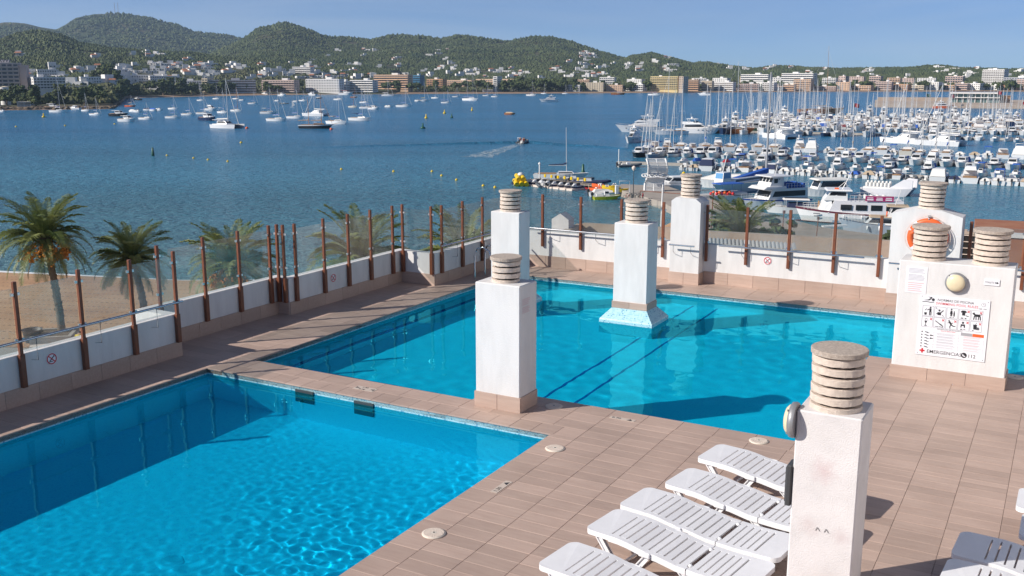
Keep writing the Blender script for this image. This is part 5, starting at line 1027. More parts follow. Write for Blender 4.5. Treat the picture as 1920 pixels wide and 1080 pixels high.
def house(mb, x0, x1, w0, w1, z0, h, sf=.3, sb=.1, side=.1, m=0):
    """cabin block: x0 aft .. x1 forward, raked front (sf) and back (sb), tumblehome sides"""
    vs = [(x0, -w0 / 2, z0), (x1, -w1 / 2, z0), (x1, w1 / 2, z0), (x0, w0 / 2, z0), (x0 + sb, -w0 / 2 + side, z0 + h), (x1 - sf, -w1 / 2 + side, z0 + h), (x1 - sf, w1 / 2 - side, z0 + h), (x0 + sb, w0 / 2 - side, z0 + h)]
    return mb.add(vs, [(0, 3, 2, 1), (4, 5, 6, 7), (0, 1, 5, 4), (1, 2, 6, 5), (2, 3, 7, 6), (3, 0, 4, 7)], m)
def glassband(x0, x1, w0, w1, z0, h, sf, sb, side, f0=.35, f1=.85, fr=True):
    """windows of a house(): slabs a little proud of its front and sides"""
    mb = MB(); L = lambda a, b, t: tuple(p + (q - p) * t for p, q in zip(a, b))
    bot = [(x0, -w0 / 2, z0), (x1, -w1 / 2, z0), (x1, w1 / 2, z0), (x0, w0 / 2, z0)]; top = [(x0 + sb, -w0 / 2 + side, z0 + h), (x1 - sf, -w1 / 2 + side, z0 + h), (x1 - sf, w1 / 2 - side, z0 + h), (x0 + sb, w0 / 2 - side, z0 + h)]
    for (i, j, n) in ((0, 1, (0, -.015, 0)), (1, 2, (.015, 0, .004)), (2, 3, (0, .015, 0))):
        if i == 1 and not fr: continue
        q = [L(L(bot[i], bot[j], .07), L(top[i], top[j], .07), f0), L(L(bot[i], bot[j], .93), L(top[i], top[j], .93), f0), L(L(bot[i], bot[j], .93), L(top[i], top[j], .93), f1), L(L(bot[i], bot[j], .07), L(top[i], top[j], .07), f1)]
        mb.add([tuple(a + b for a, b in zip(p, n)) for p in q] + q, [(0, 1, 2, 3), (0, 4, 5, 1), (1, 5, 6, 2), (2, 6, 7, 3), (3, 7, 4, 0)])
    return mb
_bk = {}
def parts_sail(L=10, h=13, hullm='gel', cover='cv_blue', wood=False, bim=None, jib='cv_white', cab='gel', masts=1, band=0):
    B = L * .31; P = []; mm = M['mastwood'] if wood else M['alu']
    P.append(('hull', hull(L, B, L * .125, L * .095, band=band).mesh('hull', [M[hullm], M['teak'] if wood else M['deckgrey'], M['gel'] if hullm != 'gel' and band else M['cv_navy']])))
    z = L * .10; mb = MB(); house(mb, -L * .06, L * .26, B * .55, B * .3, z, L * .045, L * .06, .1, .12); P.append(('cabin', mb.mesh('cabin', [M[cab]])))
    P.append(('cabin_window', glassband(-L * .06, L * .26, B * .55, B * .3, z, L * .045, L * .06, .1, .12, .3, .75, False).mesh('cabin_window', [M['tint']])))
    mb = MB(); house(mb, -L * .42, -L * .1, B * .5, B * .5, z + .0, .12, 0, 0, .02); P.append(('cockpit', mb.mesh('cockpit', [M['teak']])))
    for k, (xm, hh) in enumerate([(L * .1, h)] if masts == 1 else [(L * .16, h), (-L * .22, h * .82)]):
        mb = MB(); mb.tube([(xm, 0, z), (xm - .02 * hh, 0, z + hh)], .085 if not wood else .12, 6, r1=.05); mb.tube([(xm - .01 * hh, -B * .2, z + hh * .55), (xm - .01 * hh, B * .2, z + hh * .55)], .03, 4); P.append(('mast', mb.mesh('mast', [mm])))
        mb = MB(); mb.tube([(xm - .1, 0, z + 1.5), (xm - L * .33, 0, z + 1.45)], .05, 5); P.append(('boom', mb.mesh('boom', [mm])))
        mb = MB(); mb.tube([(xm - .12, 0, z + 1.95), (xm - .6, 0, z + 1.72), (xm - L * .32, 0, z + 1.6)], .19, 6, r1=.08); P.append(('sail_cover', mb.mesh('sail_cover', [M[cover]])))
        mb = MB(); T = (xm - .02 * hh, 0, z + hh * .985)
        for q in ([(-L * .49, 0, L * .1)] if k == 0 else []) + [(xm, -B * .45, z), (xm, B * .45, z)]: mb.tube([T, q], .014, 4)
        P.append(('rigging', mb.mesh('rigging', [M['alu']])))
        if k == 0: P.append(('furled_jib', MB().tube([(xm - .02 * hh, 0, z + hh * .93), (L * .47, 0, L * .14)], .035, 5, r1=.065).mesh('furled_jib', [M[jib]])))
    if bim: mb = MB(); house(mb, -L * .38, -L * .12, B * .6, B * .6, z + 1.75, .1, .1, .1, .1); mb.tube([(-L * .36, -B * .28, z), (-L * .36, -B * .28, z + 1.8)], .02, 4); mb.tube([(-L * .36, B * .28, z), (-L * .36, B * .28, z + 1.8)], .02, 4); P.append(('bimini', mb.mesh('bimini', [M[bim]])))
    return P
def parts_cat(L=12, h=17):
    P = []; hm = [M['gel'], M['gel'], M['cv_navy']]
    for y in (-1, 1): mb = hull(L, 1.5, 1.5, 1.3, tr=.6, rake=.03); mb.v = [(a, b + y * 2.5, c) for a, b, c in mb.v]; P.append(('hull', mb.mesh('hull', hm)))
    mb = MB(); house(mb, -L * .42, L * .16, 5.2, 5.0, .7, .85, .1, .1, .0); P.append(('bridge_deck', mb.mesh('bridge_deck', [M['gel']])))
    c = (-L * .26, L * .12, 4.4, 3.2, 1.5, 1.15, 1.4, .1, .3); mb = MB(); house(mb, *c); P.append(('cabin', mb.mesh('cabin', [M['gel']]))); P.append(('cabin_window', glassband(*c, .3, .8).mesh('cabin_window', [M['tint']])))
    mb = MB(); house(mb, -L * .45, -L * .1, 4.4, 4.0, 2.9, .12, .5, .1, .2); P.append(('bimini', mb.mesh('bimini', [M['gel']])))
    mb = MB(); mb.tube([(.5, 0, 1.6), (.4, 0, 1.6 + h)], .14, 6, r1=.09); P.append(('mast', mb.mesh('mast', [M['alu']])))
    mb = MB(); mb.tube([(.4, 0, 3.4), (-L * .42, 0, 3.3)], .24, 6, r1=.14); P.append(('sail_cover', mb.mesh('sail_cover', [M['cv_white']])))
    P.append(('furled_jib', MB().tube([(.4, 0, 1.2 + h), (L * .46, 0, 1.6)], .06, 5, r1=.13).mesh('furled_jib', [M['cv_white']])))
    mb = MB()
    for y in (-2.4, 2.4): mb.tube([(.4, 0, 1.4 + h), (-.6, y, 1.4)], .02, 4)
    P.append(('rigging', mb.mesh('rigging', [M['alu']]))); P.append(('net', MB().add([(L * .14, -1.9, 1.3), (L * .42, -1.9, 1.35), (L * .42, 1.9, 1.35), (L * .14, 1.9, 1.3)], [(0, 1, 2, 3)]).mesh('net', [M['rubber']]))); return P
def rail(mb, L, B, h0, h1, x0=.05, x1=.48, hh=.5):
    for y in (-1, 1):
        pts = [(L * (x0 + (x1 - x0) * i / 5), y * B * .46 * (1 - (i / 5) ** 2.4), h0 + (h1 - h0) * (i / 5) + hh) for i in range(6)]; mb.tube(pts, .025, 4)
        for p in pts[::2]: mb.tube([p, (p[0], p[1], p[2] - hh)], .02, 4)
def parts_cruiser(L=8, hullm='gel', cover=None, fly=False, band=0, roof='gel'):
    B = L * .36; P = [('hull', hull(L, B, L * .16, L * .12, rake=.18, tr=.92, full=2.4, band=band).mesh('hull', [M[hullm], M['gel'], M['cv_navy'] if hullm == 'gel' else M['gel']]))]; z = L * .125
    c = (-L * .12, L * .34, B * .8, B * .45, z, L * .05, L * .14, 0, .2); mb = MB(); house(mb, *c); P.append(('fore_cabin', mb.mesh('fore_cabin', [M['gel']])))
    c = (-L * .16, L * .16, B * .78, B * .66, z + L * .045, L * .095, L * .11, .12, .16); mb = MB(); house(mb, *c); P.append(('cabin', mb.mesh('cabin', [M['gel']]))); P.append(('windscreen', glassband(*c, .3, .85).mesh('windscreen', [M['tint']])))
    mb = MB(); house(mb, -L * .34, L * .08, B * .74, B * .6, z + L * .14, .1, .2, .1, .12); P.append(('hardtop', mb.mesh('hardtop', [M[roof]])))
    mb = MB(); house(mb, -L * .46, -L * .17, B * .74, B * .74, z - .02, .14, 0, 0, .02); P.append(('cockpit', mb.mesh('cockpit', [M['teak'] if not cover else M['deckgrey']])))
    if cover: mb = MB(); house(mb, -L * .47, -L * .12, B * .86, B * .8, z, L * .14, .2, .5, .22); P.append(('canopy', mb.mesh('canopy', [M[cover]])))
    if fly: c = (-L * .24, L * .06, B * .6, B * .5, z + L * .15, L * .06, .4, .1, .1); mb = MB(); house(mb, *c); P.append(('flybridge', mb.mesh('flybridge', [M['gel']]))); mb = MB(); mb.tube([(-L * .2, -B * .3, z + L * .16), (-L * .26, -B * .26, z + L * .28), (-L * .26, B * .26, z + L * .28), (-L * .2, B * .3, z + L * .16)], .07, 5); P.append(('radar_arch', mb.mesh('radar_arch', [M['gel']])))
    mb = MB(); rail(mb, L, B, L * .125, L * .16); P.append(('rail', mb.mesh('rail', [M['alu']]))); return P
def outboard(L, x, z=.35):
    mb = MB(); mb.box(x - .18, 0, z + .35, .42, .34, .45, c=.08).box(x - .2, 0, z - .5, .16, .14, .9); return ('outboard', mb.mesh('outboard', [M['engine']]))
def parts_open(L=5.2, hullm='gel', cover='cv_beige', console=True, band=0):
    B = L * .4; P = [('hull', hull(L, B, L * .16, L * .12, rake=.16, tr=.88, full=2.6, band=band).mesh('hull', [M[hullm], M['deckgrey'], M['cv_navy'] if hullm == 'gel' else M['gel']])), outboard(L, -L / 2)]
    if cover: mb = MB(); house(mb, -L * .40, L * .36, B * .9, B * .42, L * .125, L * .10, L * .3, .35, B * .22); P.append(('cover', mb.mesh('cover', [M[cover]])))
    else:
        mb = MB(); house(mb, -L * .44, L * .2, B * .72, B * .62, L * .11, .1, 0, 0, .04); P.append(('cockpit', mb.mesh('cockpit', [M['deckgrey']])))
        c = (-L * .1, L * .1, B * .4, B * .36, L * .12, .75, .25, 0, .05); mb = MB(); house(mb, *c); P.append(('console', mb.mesh('console', [M['gel']]))); P.append(('windscreen', glassband(*c, .6, .98).mesh('windscreen', [M['tint']])))
        mb = MB(); house(mb, -L * .42, -L * .16, B * .7, B * .7, L * .13, .35, .1, .05, .08); P.append(('seat', mb.mesh('seat', [M['cv_white']])))
        if console == 'top': mb = MB(); house(mb, -L * .34, L * .12, B * .7, B * .62, L * .12 + 1.7, .1, .1, .1, .1); [mb.tube([(x, y * B * .3, L * .12), (x, y * B * .3, L * .12 + 1.72)], .025, 4) for x in (-L * .3, L * .08) for y in (-1, 1)]; P.append(('sunshade', mb.mesh('sunshade', [M[random.choice(['cv_blue', 'cv_white', 'cv_navy'])]])))
    return P
def parts_rib(L=5.5, tube='rubber', arch=True):
    B = 2.1; P = []; mb = MB(); pts = [(-L * .5, -B * .42, .32), (0, -B * .42, .34), (L * .28, -B * .36, .42), (L * .44, -B * .18, .52), (L * .5, 0, .56), (L * .44, B * .18, .52), (L * .28, B * .36, .42), (0, B * .42, .34), (-L * .5, B * .42, .32)]
    mb.tube(pts, .25, 8); P.append(('tube', mb.mesh('tube', [M[tube]]))); P.append(('floor', MB().prism([(-L * .48, -B * .34), (L * .3, -B * .3), (L * .44, 0), (L * .3, B * .3), (-L * .48, B * .34)], -.1, .2).mesh('floor', [M['deckgrey']])))
    c = (-L * .12, L * .06, .8, .7, .2, .75, .2, 0, .05); mb = MB(); house(mb, *c); P.append(('console', mb.mesh('console', [M['gel']]))); mb = MB(); house(mb, -L * .34, -L * .16, .8, .8, .2, .5, .05, .05, .04); P.append(('seat', mb.mesh('seat', [M['cv_white']])))
    if arch: P.append(('arch', MB().tube([(-L * .42, -.7, .3), (-L * .46, -.65, 1.6), (-L * .46, .65, 1.6), (-L * .42, .7, .3)], .05, 5).mesh('arch', [M['gel']])))
    P.append(outboard(L, -L / 2 + .05, .2)); return P
def parts_yacht(L=20, hullm='gel', band=0, decks=2, dark=True):
    B = L * .25; P = [('hull', hull(L, B, L * .15, L * .10, rake=.14, tr=.9, full=2.3, band=band).mesh('hull', [M[hullm], M['teak'], M['cv_navy'] if hullm == 'gel' else M['gel']]))]; z = L * .105
    c = (-L * .34, L * .30, B * .8, B * .42, z, L * .095, L * .26, .3, .25); mb = MB(); house(mb, *c); P.append(('superstructure', mb.mesh('superstructure', [M['gel']]))); P.append(('saloon_window', glassband(*c, .38, .82).mesh('saloon_window', [M['tint']])))
    c = (-L * .36, L * .10, B * .72, B * .45, z + L * .095, L * .05, L * .13, -.4, .2); mb = MB(); house(mb, *c); P.append(('flybridge', mb.mesh('flybridge', [M['gel']]))); P.append(('flybridge_screen', glassband(L * -.1, L * .10, B * .62, B * .45, z + L * .095, L * .06, L * .12, -.4, .2, .7, 1.0).mesh('flybridge_screen', [M['tint']])))
    mb = MB(); house(mb, -L * .28, -L * .02, B * .66, B * .55, z + L * .205, .14, .5, .2, .15); [mb.tube([(x, y * B * .28, z + L * .14), (x - .4, y * B * .26, z + L * .21)], .1, 5) for x in (-L * .22, -L * .06) for y in (-1, 1)]; P.append(('hardtop', mb.mesh('hardtop', [M['gel']])))
    P.append(('radar_mast', MB().lathe([(.35, 0), (.42, .2), (.3, .5), (0, .6)], 10, x=-L * .16, z=z + L * .215).tube([(-L * .18, 0, z + L * .21), (-L * .19, 0, z + L * .33)], .05, 5).mesh('radar_mast', [M['gel']])))
    mb = MB()
    for y in (-1, 1):
        for i in range(4): x = L * (.02 + .09 * i); yy = B * .5 * (1 - max(0, (x / L) / .5) ** 2.3) * .985; mb.box(x, y * yy, L * .072, L * .026, .1, L * .014)
    P.append(('porthole', mb.mesh('porthole', [M['tint']]))); mb = MB(); rail(mb, L, B, L * .11, L * .15, .1); P.append(('rail', mb.mesh('rail', [M['alu']]))); return P
def place(parts, cat, name, p, rz, label, group=None, s=1.0, stuff_ok=()):
    t = thing(name, label, cat, p, rz, group); t.scale = (s, s, s)
    for nm, me in parts:
        o = link(nm, me, t)
    return t
def cached(key, fn, **kw):
    if key not in _bk: _bk[key] = fn(**kw)
    return _bk[key]
ORD = lambda n: f'{n}' + ('th' if 10 <= n % 100 <= 20 else {1: 'st', 2: 'nd', 3: 'rd'}.get(n % 10, 'th'))
# ---- boats swinging at their moorings in the bay: (u, v, kind, mast top v, options)
bay = [(110, 210.6, 's', 148, {}), (161, 208.6, 's', 174, {}), (180, 216, 's', 183, dict(cover='cv_blue')), (245, 200, 's', 178, dict(hullm='orange', cover='cv_beige')), (274.4, 224, 's', 192, {}), (325, 205, 's', 179, {}), (325.6, 221.6, 's', 198, dict(jib='cv_blue')), (354, 216, 's', 181, {}),
       (381.5, 214, 's', 176, {}), (418, 212, 's', 166, dict(bim='cv_white')), (444, 209, 's', 164, dict(wood=True)), (376, 189, 's', 165, {}), (406, 186, 's', 157, {}), (443, 186, 's', 163, dict(wood=True, cover='cv_blue')), (475, 195, 's', 170, {}), (504.5, 213, 's', 162, dict(bim='cv_white')),
       (520, 227, 's', 168, dict(L=10.5)), (555, 222, 's', 165, {}), (633, 232.5, 's', 149, dict(L=12, bim='cv_beige')), (676, 226, 's', 167, dict(L=12, bim='cv_navy')), (688, 203.5, 's', 160, {}), (683, 193, 's', 163, {}), (662, 201.5, 's', 176, dict(wood=True, hullm='gel2')), (635, 187.5, 's', 155, {}), (664, 183, 's', 160, dict(wood=True, hullm='woodhull')),
       (568, 189.5, 's', 168, {}), (758, 200.5, 's', 164, dict(L=11)), (794, 190, 's', 154, dict(cover='yellow')), (816, 184.5, 's', 157, {}), (837, 193.5, 's', 168, dict(masts=2)), (855.6, 182, 's', 163, {}), (883, 188.5, 's', 141, dict(L=17, masts=2, hullm='gel', band=0)), (913, 180, 's', 156, {}), (928, 182, 's', 160, {}), (996.6, 179.6, 's', 152, dict(L=13)), (1020, 176, 's', 157, {}),
       (1159, 177.5, 's', 156, dict(L=16, masts=2, wood=True, hullm='woodhull')), (1227.5, 178.7, 's', 156, dict(L=15, masts=2, wood=True)), (1060, 176, 's', 158, {}), (1320, 178.7, 'm', 0, dict(L=14)),
       (426.6, 240, 'c', 150, {}), (591.5, 217.5, 'c', 172, {}), (727, 180, 'c', 150, {}),
       (100, 204, 'm', 0, dict(L=11)), (59, 201.5, 'm', 0, dict(L=9)), (140, 205, 'm', 0, dict(L=8)), (224, 218, 'm', 0, dict(L=10, hullm='blackhull')), (240, 228, 'm', 0, dict(L=9)), (391, 226, 'm', 0, dict(L=11, hullm='navy', fly=False)), (396.5, 207, 'm', 0, dict(L=9, fly=True)), (497, 178, 'm', 0, dict(L=12)), (530, 180, 'm', 0, dict(L=12)), (585, 179, 'm', 0, dict(L=13)), (650, 178, 'm', 0, dict(L=18, roof='orange')), (564, 176, 'm', 0, dict(L=10)), (702, 205, 'm', 0, dict(L=8)), (257, 188, 'm', 0, dict(L=9, hullm='blackhull')), (957, 215, 'o', 0, dict(L=6, hullm='woodhull', cover='cv_beige')),
       (278, 207, 'o', 0, dict(L=6, cover='cv_navy')), (288.6, 208, 'o', 0, dict(L=7, cover='cv_blue')), (299.6, 207, 'o', 0, dict(L=6, cover=None)), (259.5, 210.6, 'o', 0, dict(L=6.5, cover=None)), (250, 210, 'o', 0, dict(L=6, cover='cv_white')), (67, 205, 'o', 0, dict(L=5, cover='cv_beige')), (6, 210, 'o', 0, dict(L=5.5, cover=None)), (521, 190, 'o', 0, dict(L=5.5, cover=None)), (556, 191.5, 'o', 0, dict(L=6, cover=None)), (599, 185, 'o', 0, dict(L=7, hullm='blackhull', cover=None)), (455, 189, 'o', 0, dict(L=6, cover=None)), (730, 201, 'o', 0, dict(L=6, cover=None)), (783, 190, 'o', 0, dict(L=5.5, cover=None)), (533, 195, 'r', 0, {})]
rb = random.Random(5); cnt = {}
names = {'s': ('sailing_yacht', 'sailing yacht'), 'c': ('catamaran', 'catamaran'), 'm': ('motor_boat', 'motor boat'), 'o': ('small_boat', 'boat'), 'r': ('inflatable_boat', 'inflatable boat')}
for u, v, k, vt, op in sorted(bay):
    p = G(u, v, SEA); p.z = SEA; rz = rad(rb.uniform(-45, -12)); op = dict(op); cnt[k] = cnt.get(k, 0) + 1; col = {'orange': 'orange', 'blackhull': 'black-hulled', 'navy': 'navy-hulled', 'woodhull': 'varnished wooden', 'gel2': 'cream'}.get(op.get('hullm'), 'white'); who = ''
    if k == 's':
        h = (v - vt) * p.y / F_PX - 1.0; op.setdefault('L', max(8, min(11, h * .72))); parts = parts_sail(h=h, **op); who = f"{col} {'two-masted ' if op.get('masts') else ''}sailing yacht{' with wooden mast' if op.get('wood') and col == 'white' else ''}, {ORD(cnt[k])} from the left of the bay's yachts"
    elif k == 'c': parts = parts_cat(h=(v - vt) * p.y / F_PX - 1.6); who = ['largest white catamaran nearest the camera among the moored boats', 'white catamaran behind the dark two-masted schooner', 'white catamaran near the far beach in front of the orange hotel'][cnt[k] - 1]; rz = rad([-28, 160, -5][cnt[k] - 1])
    elif k == 'm': parts = parts_cruiser(**op); who = f"{col} motor boat, {ORD(cnt[k])} from the left of the motor boats moored in the bay"; rz += rad(180) * (cnt[k] % 3 == 0)
    elif k == 'o': parts = parts_open(**op); who = f"small {col} boat, {ORD(cnt[k])} from the left of the little boats moored in the bay"
    else: parts = parts_rib(7); who = 'dark inflatable boat moored in the bay between white yachts'
    place(parts, names[k][1], names[k][0], p, rz, who, 'boats moored in the bay')
# dark two-masted schooner
p = G(593.5, 241, SEA); P = parts_sail(L=13, h=(241 - 174) * p.y / F_PX - 1, hullm='blackhull', band=.22, wood=True, masts=2, cover='cv_beige', jib='mastwood', cab='teak'); P.append(('bowsprit', MB().tube([(6, 0, 1.6), (9, 0, 2.1)], .1, 6, r1=.05).mesh('bowsprit', [M['mastwood']])))
place(P, 'schooner', 'schooner', p, rad(-12), 'black two-masted wooden schooner with a white stripe, nearest the camera in the bay', 'boats moored in the bay')
# motor yacht under way, far right of the bay
p = G(1028, 191, SEA); place(parts_yacht(L=15), 'motor yacht', 'motor_yacht', p, rad(195), 'white flybridge motor yacht under way in the open bay with a thin wake')
def foam_sheet(label, pts, name='wake_foam'):
    mb = MB(); vs = []
    for q in pts: vs.append((q.x, q.y, SEA + .05))
    return mb
def foam_mat():
    m, t, o = newmat('churned_foam'); b = N(t, 'ShaderNodeBsdfPrincipled', i_Roughness=.7); b.inputs['Base Color'].default_value = (.62, .70, .72, 1); tr = N(t, 'ShaderNodeBsdfTransparent'); mx = N(t, 'ShaderNodeMixShader')
    gp = N(t, 'ShaderNodeNewGeometry'); n = N(t, 'ShaderNodeTexNoise', i_Scale=.9, i_Detail=9, i_Roughness=.7); t.links.new(gp.outputs['Position'], n.inputs['Vector']); r = N(t, 'ShaderNodeMapRange'); r.inputs[1].default_value = .44; r.inputs[2].default_value = .66; r.inputs[4].default_value = .75
    t.links.new(n.outputs[0], r.inputs[0]); t.links.new(r.outputs[0], mx.inputs[0]); t.links.new(tr.outputs[0], mx.inputs[1]); t.links.new(b.outputs[0], mx.inputs[2]); t.links.new(mx.outputs[0], o.inputs[0]); return m
M['foamy'] = foam_mat()
def wake(label, p, d, L, w0, w1):
    n = Vector((-d.y, d.x, 0)); mb = MB(); vs = []; rr = random.Random(L); K = 18
    for i in range(K + 1):
        t = i / K; c = p - d * (L * t); w = w0 + (w1 - w0) * t
        for s in (-1, -.4, .4, 1): q = c + n * (s * w * rr.uniform(.85, 1.15)); vs.append((q.x, q.y, SEA + .06 + .12 * (1 - abs(s)) * (1 - t)))
    mb.add(vs, [(4 * i + j, 4 * i + 4 + j, 4 * i + 5 + j, 4 * i + 1 + j) for i in range(K) for j in range(3)], 0, True); mb.build('wake_foam', M['foamy'], kind='stuff', label=label)
d = Vector((math.cos(rad(195)), math.sin(rad(195)), 0)); wake('thin white wake behind the motor yacht', p - d * 7, d, 40, .5, 1.6)
# speedboat heading out with passengers, foam and bow waves
p = G(981, 268, SEA); d = Vector((.22, 1, 0)).normalized(); rz = math.atan2(d.y, d.x)
t = place(parts_rib(8.5, 'rubber', True), 'speedboat', 'speedboat', p, rz, 'grey inflatable speedboat full of people heading out with a white wake'); t.scale = (1.1, 1.1, 1.1)
wake('white churned wake behind the grey speedboat', p - d * 3.5, d, 50, .8, 3.6)
for s, L_ in ((-1, 52), (1, 62)):
    mb = MB(); e = (Vector((-d.y, d.x, 0)) * s * (1.0) - d * .62).normalized(); nn = Vector((-e.y, e.x, 0)); vs = []; K = 30
    for i in range(K + 1):
        c = p + d * 2 + e * (L_ * i / K) + nn * .6 * math.sin(i * .5); a = .5 * (1 - i / K) + .06
        for q, z in ((-1.3, 0), (0, a), (1.3, 0)): r_ = c + nn * q; vs.append((r_.x, r_.y, SEA + z - .005))
    mb.add(vs, [(3 * i + j, 3 * i + 3 + j, 3 * i + 4 + j, 3 * i + 1 + j) for i in range(K) for j in range(2)], 0, True); mb.build('bow_wave', M['sea'], kind='structure')
# people sitting and standing in the speedboat
seatJ = [(0, 0, .45, .15), (.0, 0, .75, .17), (0, 0, 1.0, .17), (0, 0, 1.15, .07), (0, 0, 1.3, .115), (.16, .1, .45, .09), (.45, .1, .42, .07), (.48, .1, .05, .055), (.16, -.1, .45, .09), (.45, -.1, .42, .07), (.48, -.1, .05, .055), (.05, .22, 1.0, .06), (.18, .26, .75, .05), (.36, .18, .7, .045), (.05, -.22, 1.0, .06), (.18, -.26, .75, .05), (.36, -.18, .7, .045)]
seatB = [(0, 1), (1, 2), (2, 3), (3, 4), (0, 5), (5, 6), (6, 7), (0, 8), (8, 9), (9, 10), (2, 11), (11, 12), (12, 13), (2, 14), (14, 15), (15, 16)]
me0 = None
for i, (x, y, c, lab) in enumerate(((-1.2, .55, 'red', 'person in a red life vest sitting on the left of the grey speedboat'), (-1.3, -.55, 'orange', 'person in an orange life vest sitting on the right of the grey speedboat'), (-2.6, .5, 'navy', 'person in dark clothes sitting at the left stern of the grey speedboat'), (-2.6, -.5, 'red', 'person in a red life vest sitting at the right stern of the grey speedboat'))):
    q = p + Vector((d.x * x - d.y * y, d.y * x + d.x * y, .3)); t = thing('person', lab, 'person', q, rz, 'people in the speedboat'); o = skin_body('body', seatJ, seatB, skin, t); grow(o, seatJ)
    J_ = [(0, 0, .52, .18), (0, 0, .75, .2), (0, 0, .98, .2)]; o = skin_body('life_vest', J_, [(0, 1), (1, 2)], M[c], t); grow(o, J_); MB().lathe([(.118, -.02), (.122, .04), (.09, .1), (0, .13)], 12, z=1.3).build('hair', M['black'], t)
# ---- buoys
def buoy(label, u, v, col, r=.42, tall=False):
    q = G(u, v, SEA); t = thing('buoy', label, 'buoy', q, 0, 'buoys in the bay')
    if tall: MB().lathe([(.5 * r, -.1), (r, 0), (r, .5), (.3, .7), (.2, 1.9), (0, 2.0)], 12).build('float', M[col], t)
    else: MB().lathe([(0, -r * .5), (r * .8, -r * .3), (r, r * .2), (r * .7, r * .8), (.06, r), (.05, r * 1.3), (0, r * 1.3)], 12).build('float', M[col], t)
for i, (u, v) in enumerate(sorted(((390, 300), (427, 303), (640, 318), (738, 322), (810, 322), (828, 330), (856, 338), (906, 349), (928, 352), (313, 292), (363, 297), (452, 268), (30, 238), (215, 233), (122, 236)))): buoy(f'small yellow swimming-zone buoy, {ORD(i + 1)} from the left', u, v, 'yellow', .28 if v > 280 else .4)
buoy('green conical buoy between the beach and the yachts', 793, 241, 'green', .9, True); buoy('green buoy low in the water left of the swimming zone', 287, 292, 'green', .35, True); buoy('tall yellow buoy near the left picture edge', 82, 220, 'yellow', .8, True); buoy('tall yellow channel buoy, left of a pair', 799, 222, 'yellow', .7, True); buoy('tall yellow channel buoy, right of a pair', 833.5, 213, 'yellow', .8, True); buoy('small far yellow channel buoy', 885, 207.5, 'yellow', .6, True); buoy('small green channel buoy', 847, 221, 'green', .6, True)
buoy('green marker buoy beyond the inflatables jetty', 1093, 327, 'green', .4, True); buoy('orange mooring buoy beside the dark schooner', 621, 243, 'orange', .6); buoy('orange mooring buoy in front of the large catamaran', 463, 241, 'orange', .6); buoy('yellow buoy off the white lattice sculpture', 1282, 326, 'yellow', .4)
# small sail
p = G(547.5, 201, SEA); t = thing('windsurfer', 'tiny white and blue windsurf sail between the yachts', 'windsurf board', p); MB().box(0, 0, 0, 2.6, .6, .12, c=.04).build('board', M['gel'], t); MB().prism([(0, -.02), (1.8, -.02), (.3, .02)], 0, .02).build('boom', M['alu'], t); MB().add([(-.1, 0, .2), (1.9, .1, 1.3), (.1, .05, 4.2), (-.1, -.02, .2), (1.9, .08, 1.3), (.1, .03, 4.2)], [(0, 1, 2), (5, 4, 3)]).build('sail', M['cv_white'], t)
# ================================================================== JETTY, MARINA, TOUR BOATS
M['jetty'] = mat('jetty_planks', (.30, .25, .20), .9, var=.2, scale=1.5); M['pontoon'] = mat('pontoon_concrete', (.42, .38, .33), .9, var=.15, scale=.8)
def strip_between(p, q, w, z0, z1, name, m, **tags):
    d = q - p; L = d.length; return MB().box(0, 0, 0, L, w, z1 - z0).build(name, M[m], None, ((p.x + q.x) / 2, (p.y + q.y) / 2, z0), math.atan2(d.y, d.x), **tags)
a, b = G(1004, 343, SEA), G(1172, 361, SEA); dj = (b - a).normalized(); nj = Vector((dj.y, -dj.x, 0)); LJ = (b - a).length
j = thing('jetty', 'narrow plank jetty with jet skis, inflatables and pedal boats alongside', 'jetty', (a.x, a.y, SEA), math.atan2(dj.y, dj.x))
n = 46
for i in range(n): link('plank', boxmesh('plank', LJ / n - .05, 2.4, .12, 'jetty'), j, ((i + .5) * LJ / n, 0, .62))
for i in range(7):
    for y in (-1.1, 1.1): MB().tube([(i * LJ / 6, y, -1), (i * LJ / 6, y, .9)], .11, 7).build('pile', M['jetty'], j)
at_j = lambda s, off: Vector((a.x, a.y, SEA)) + dj * s + nj * off
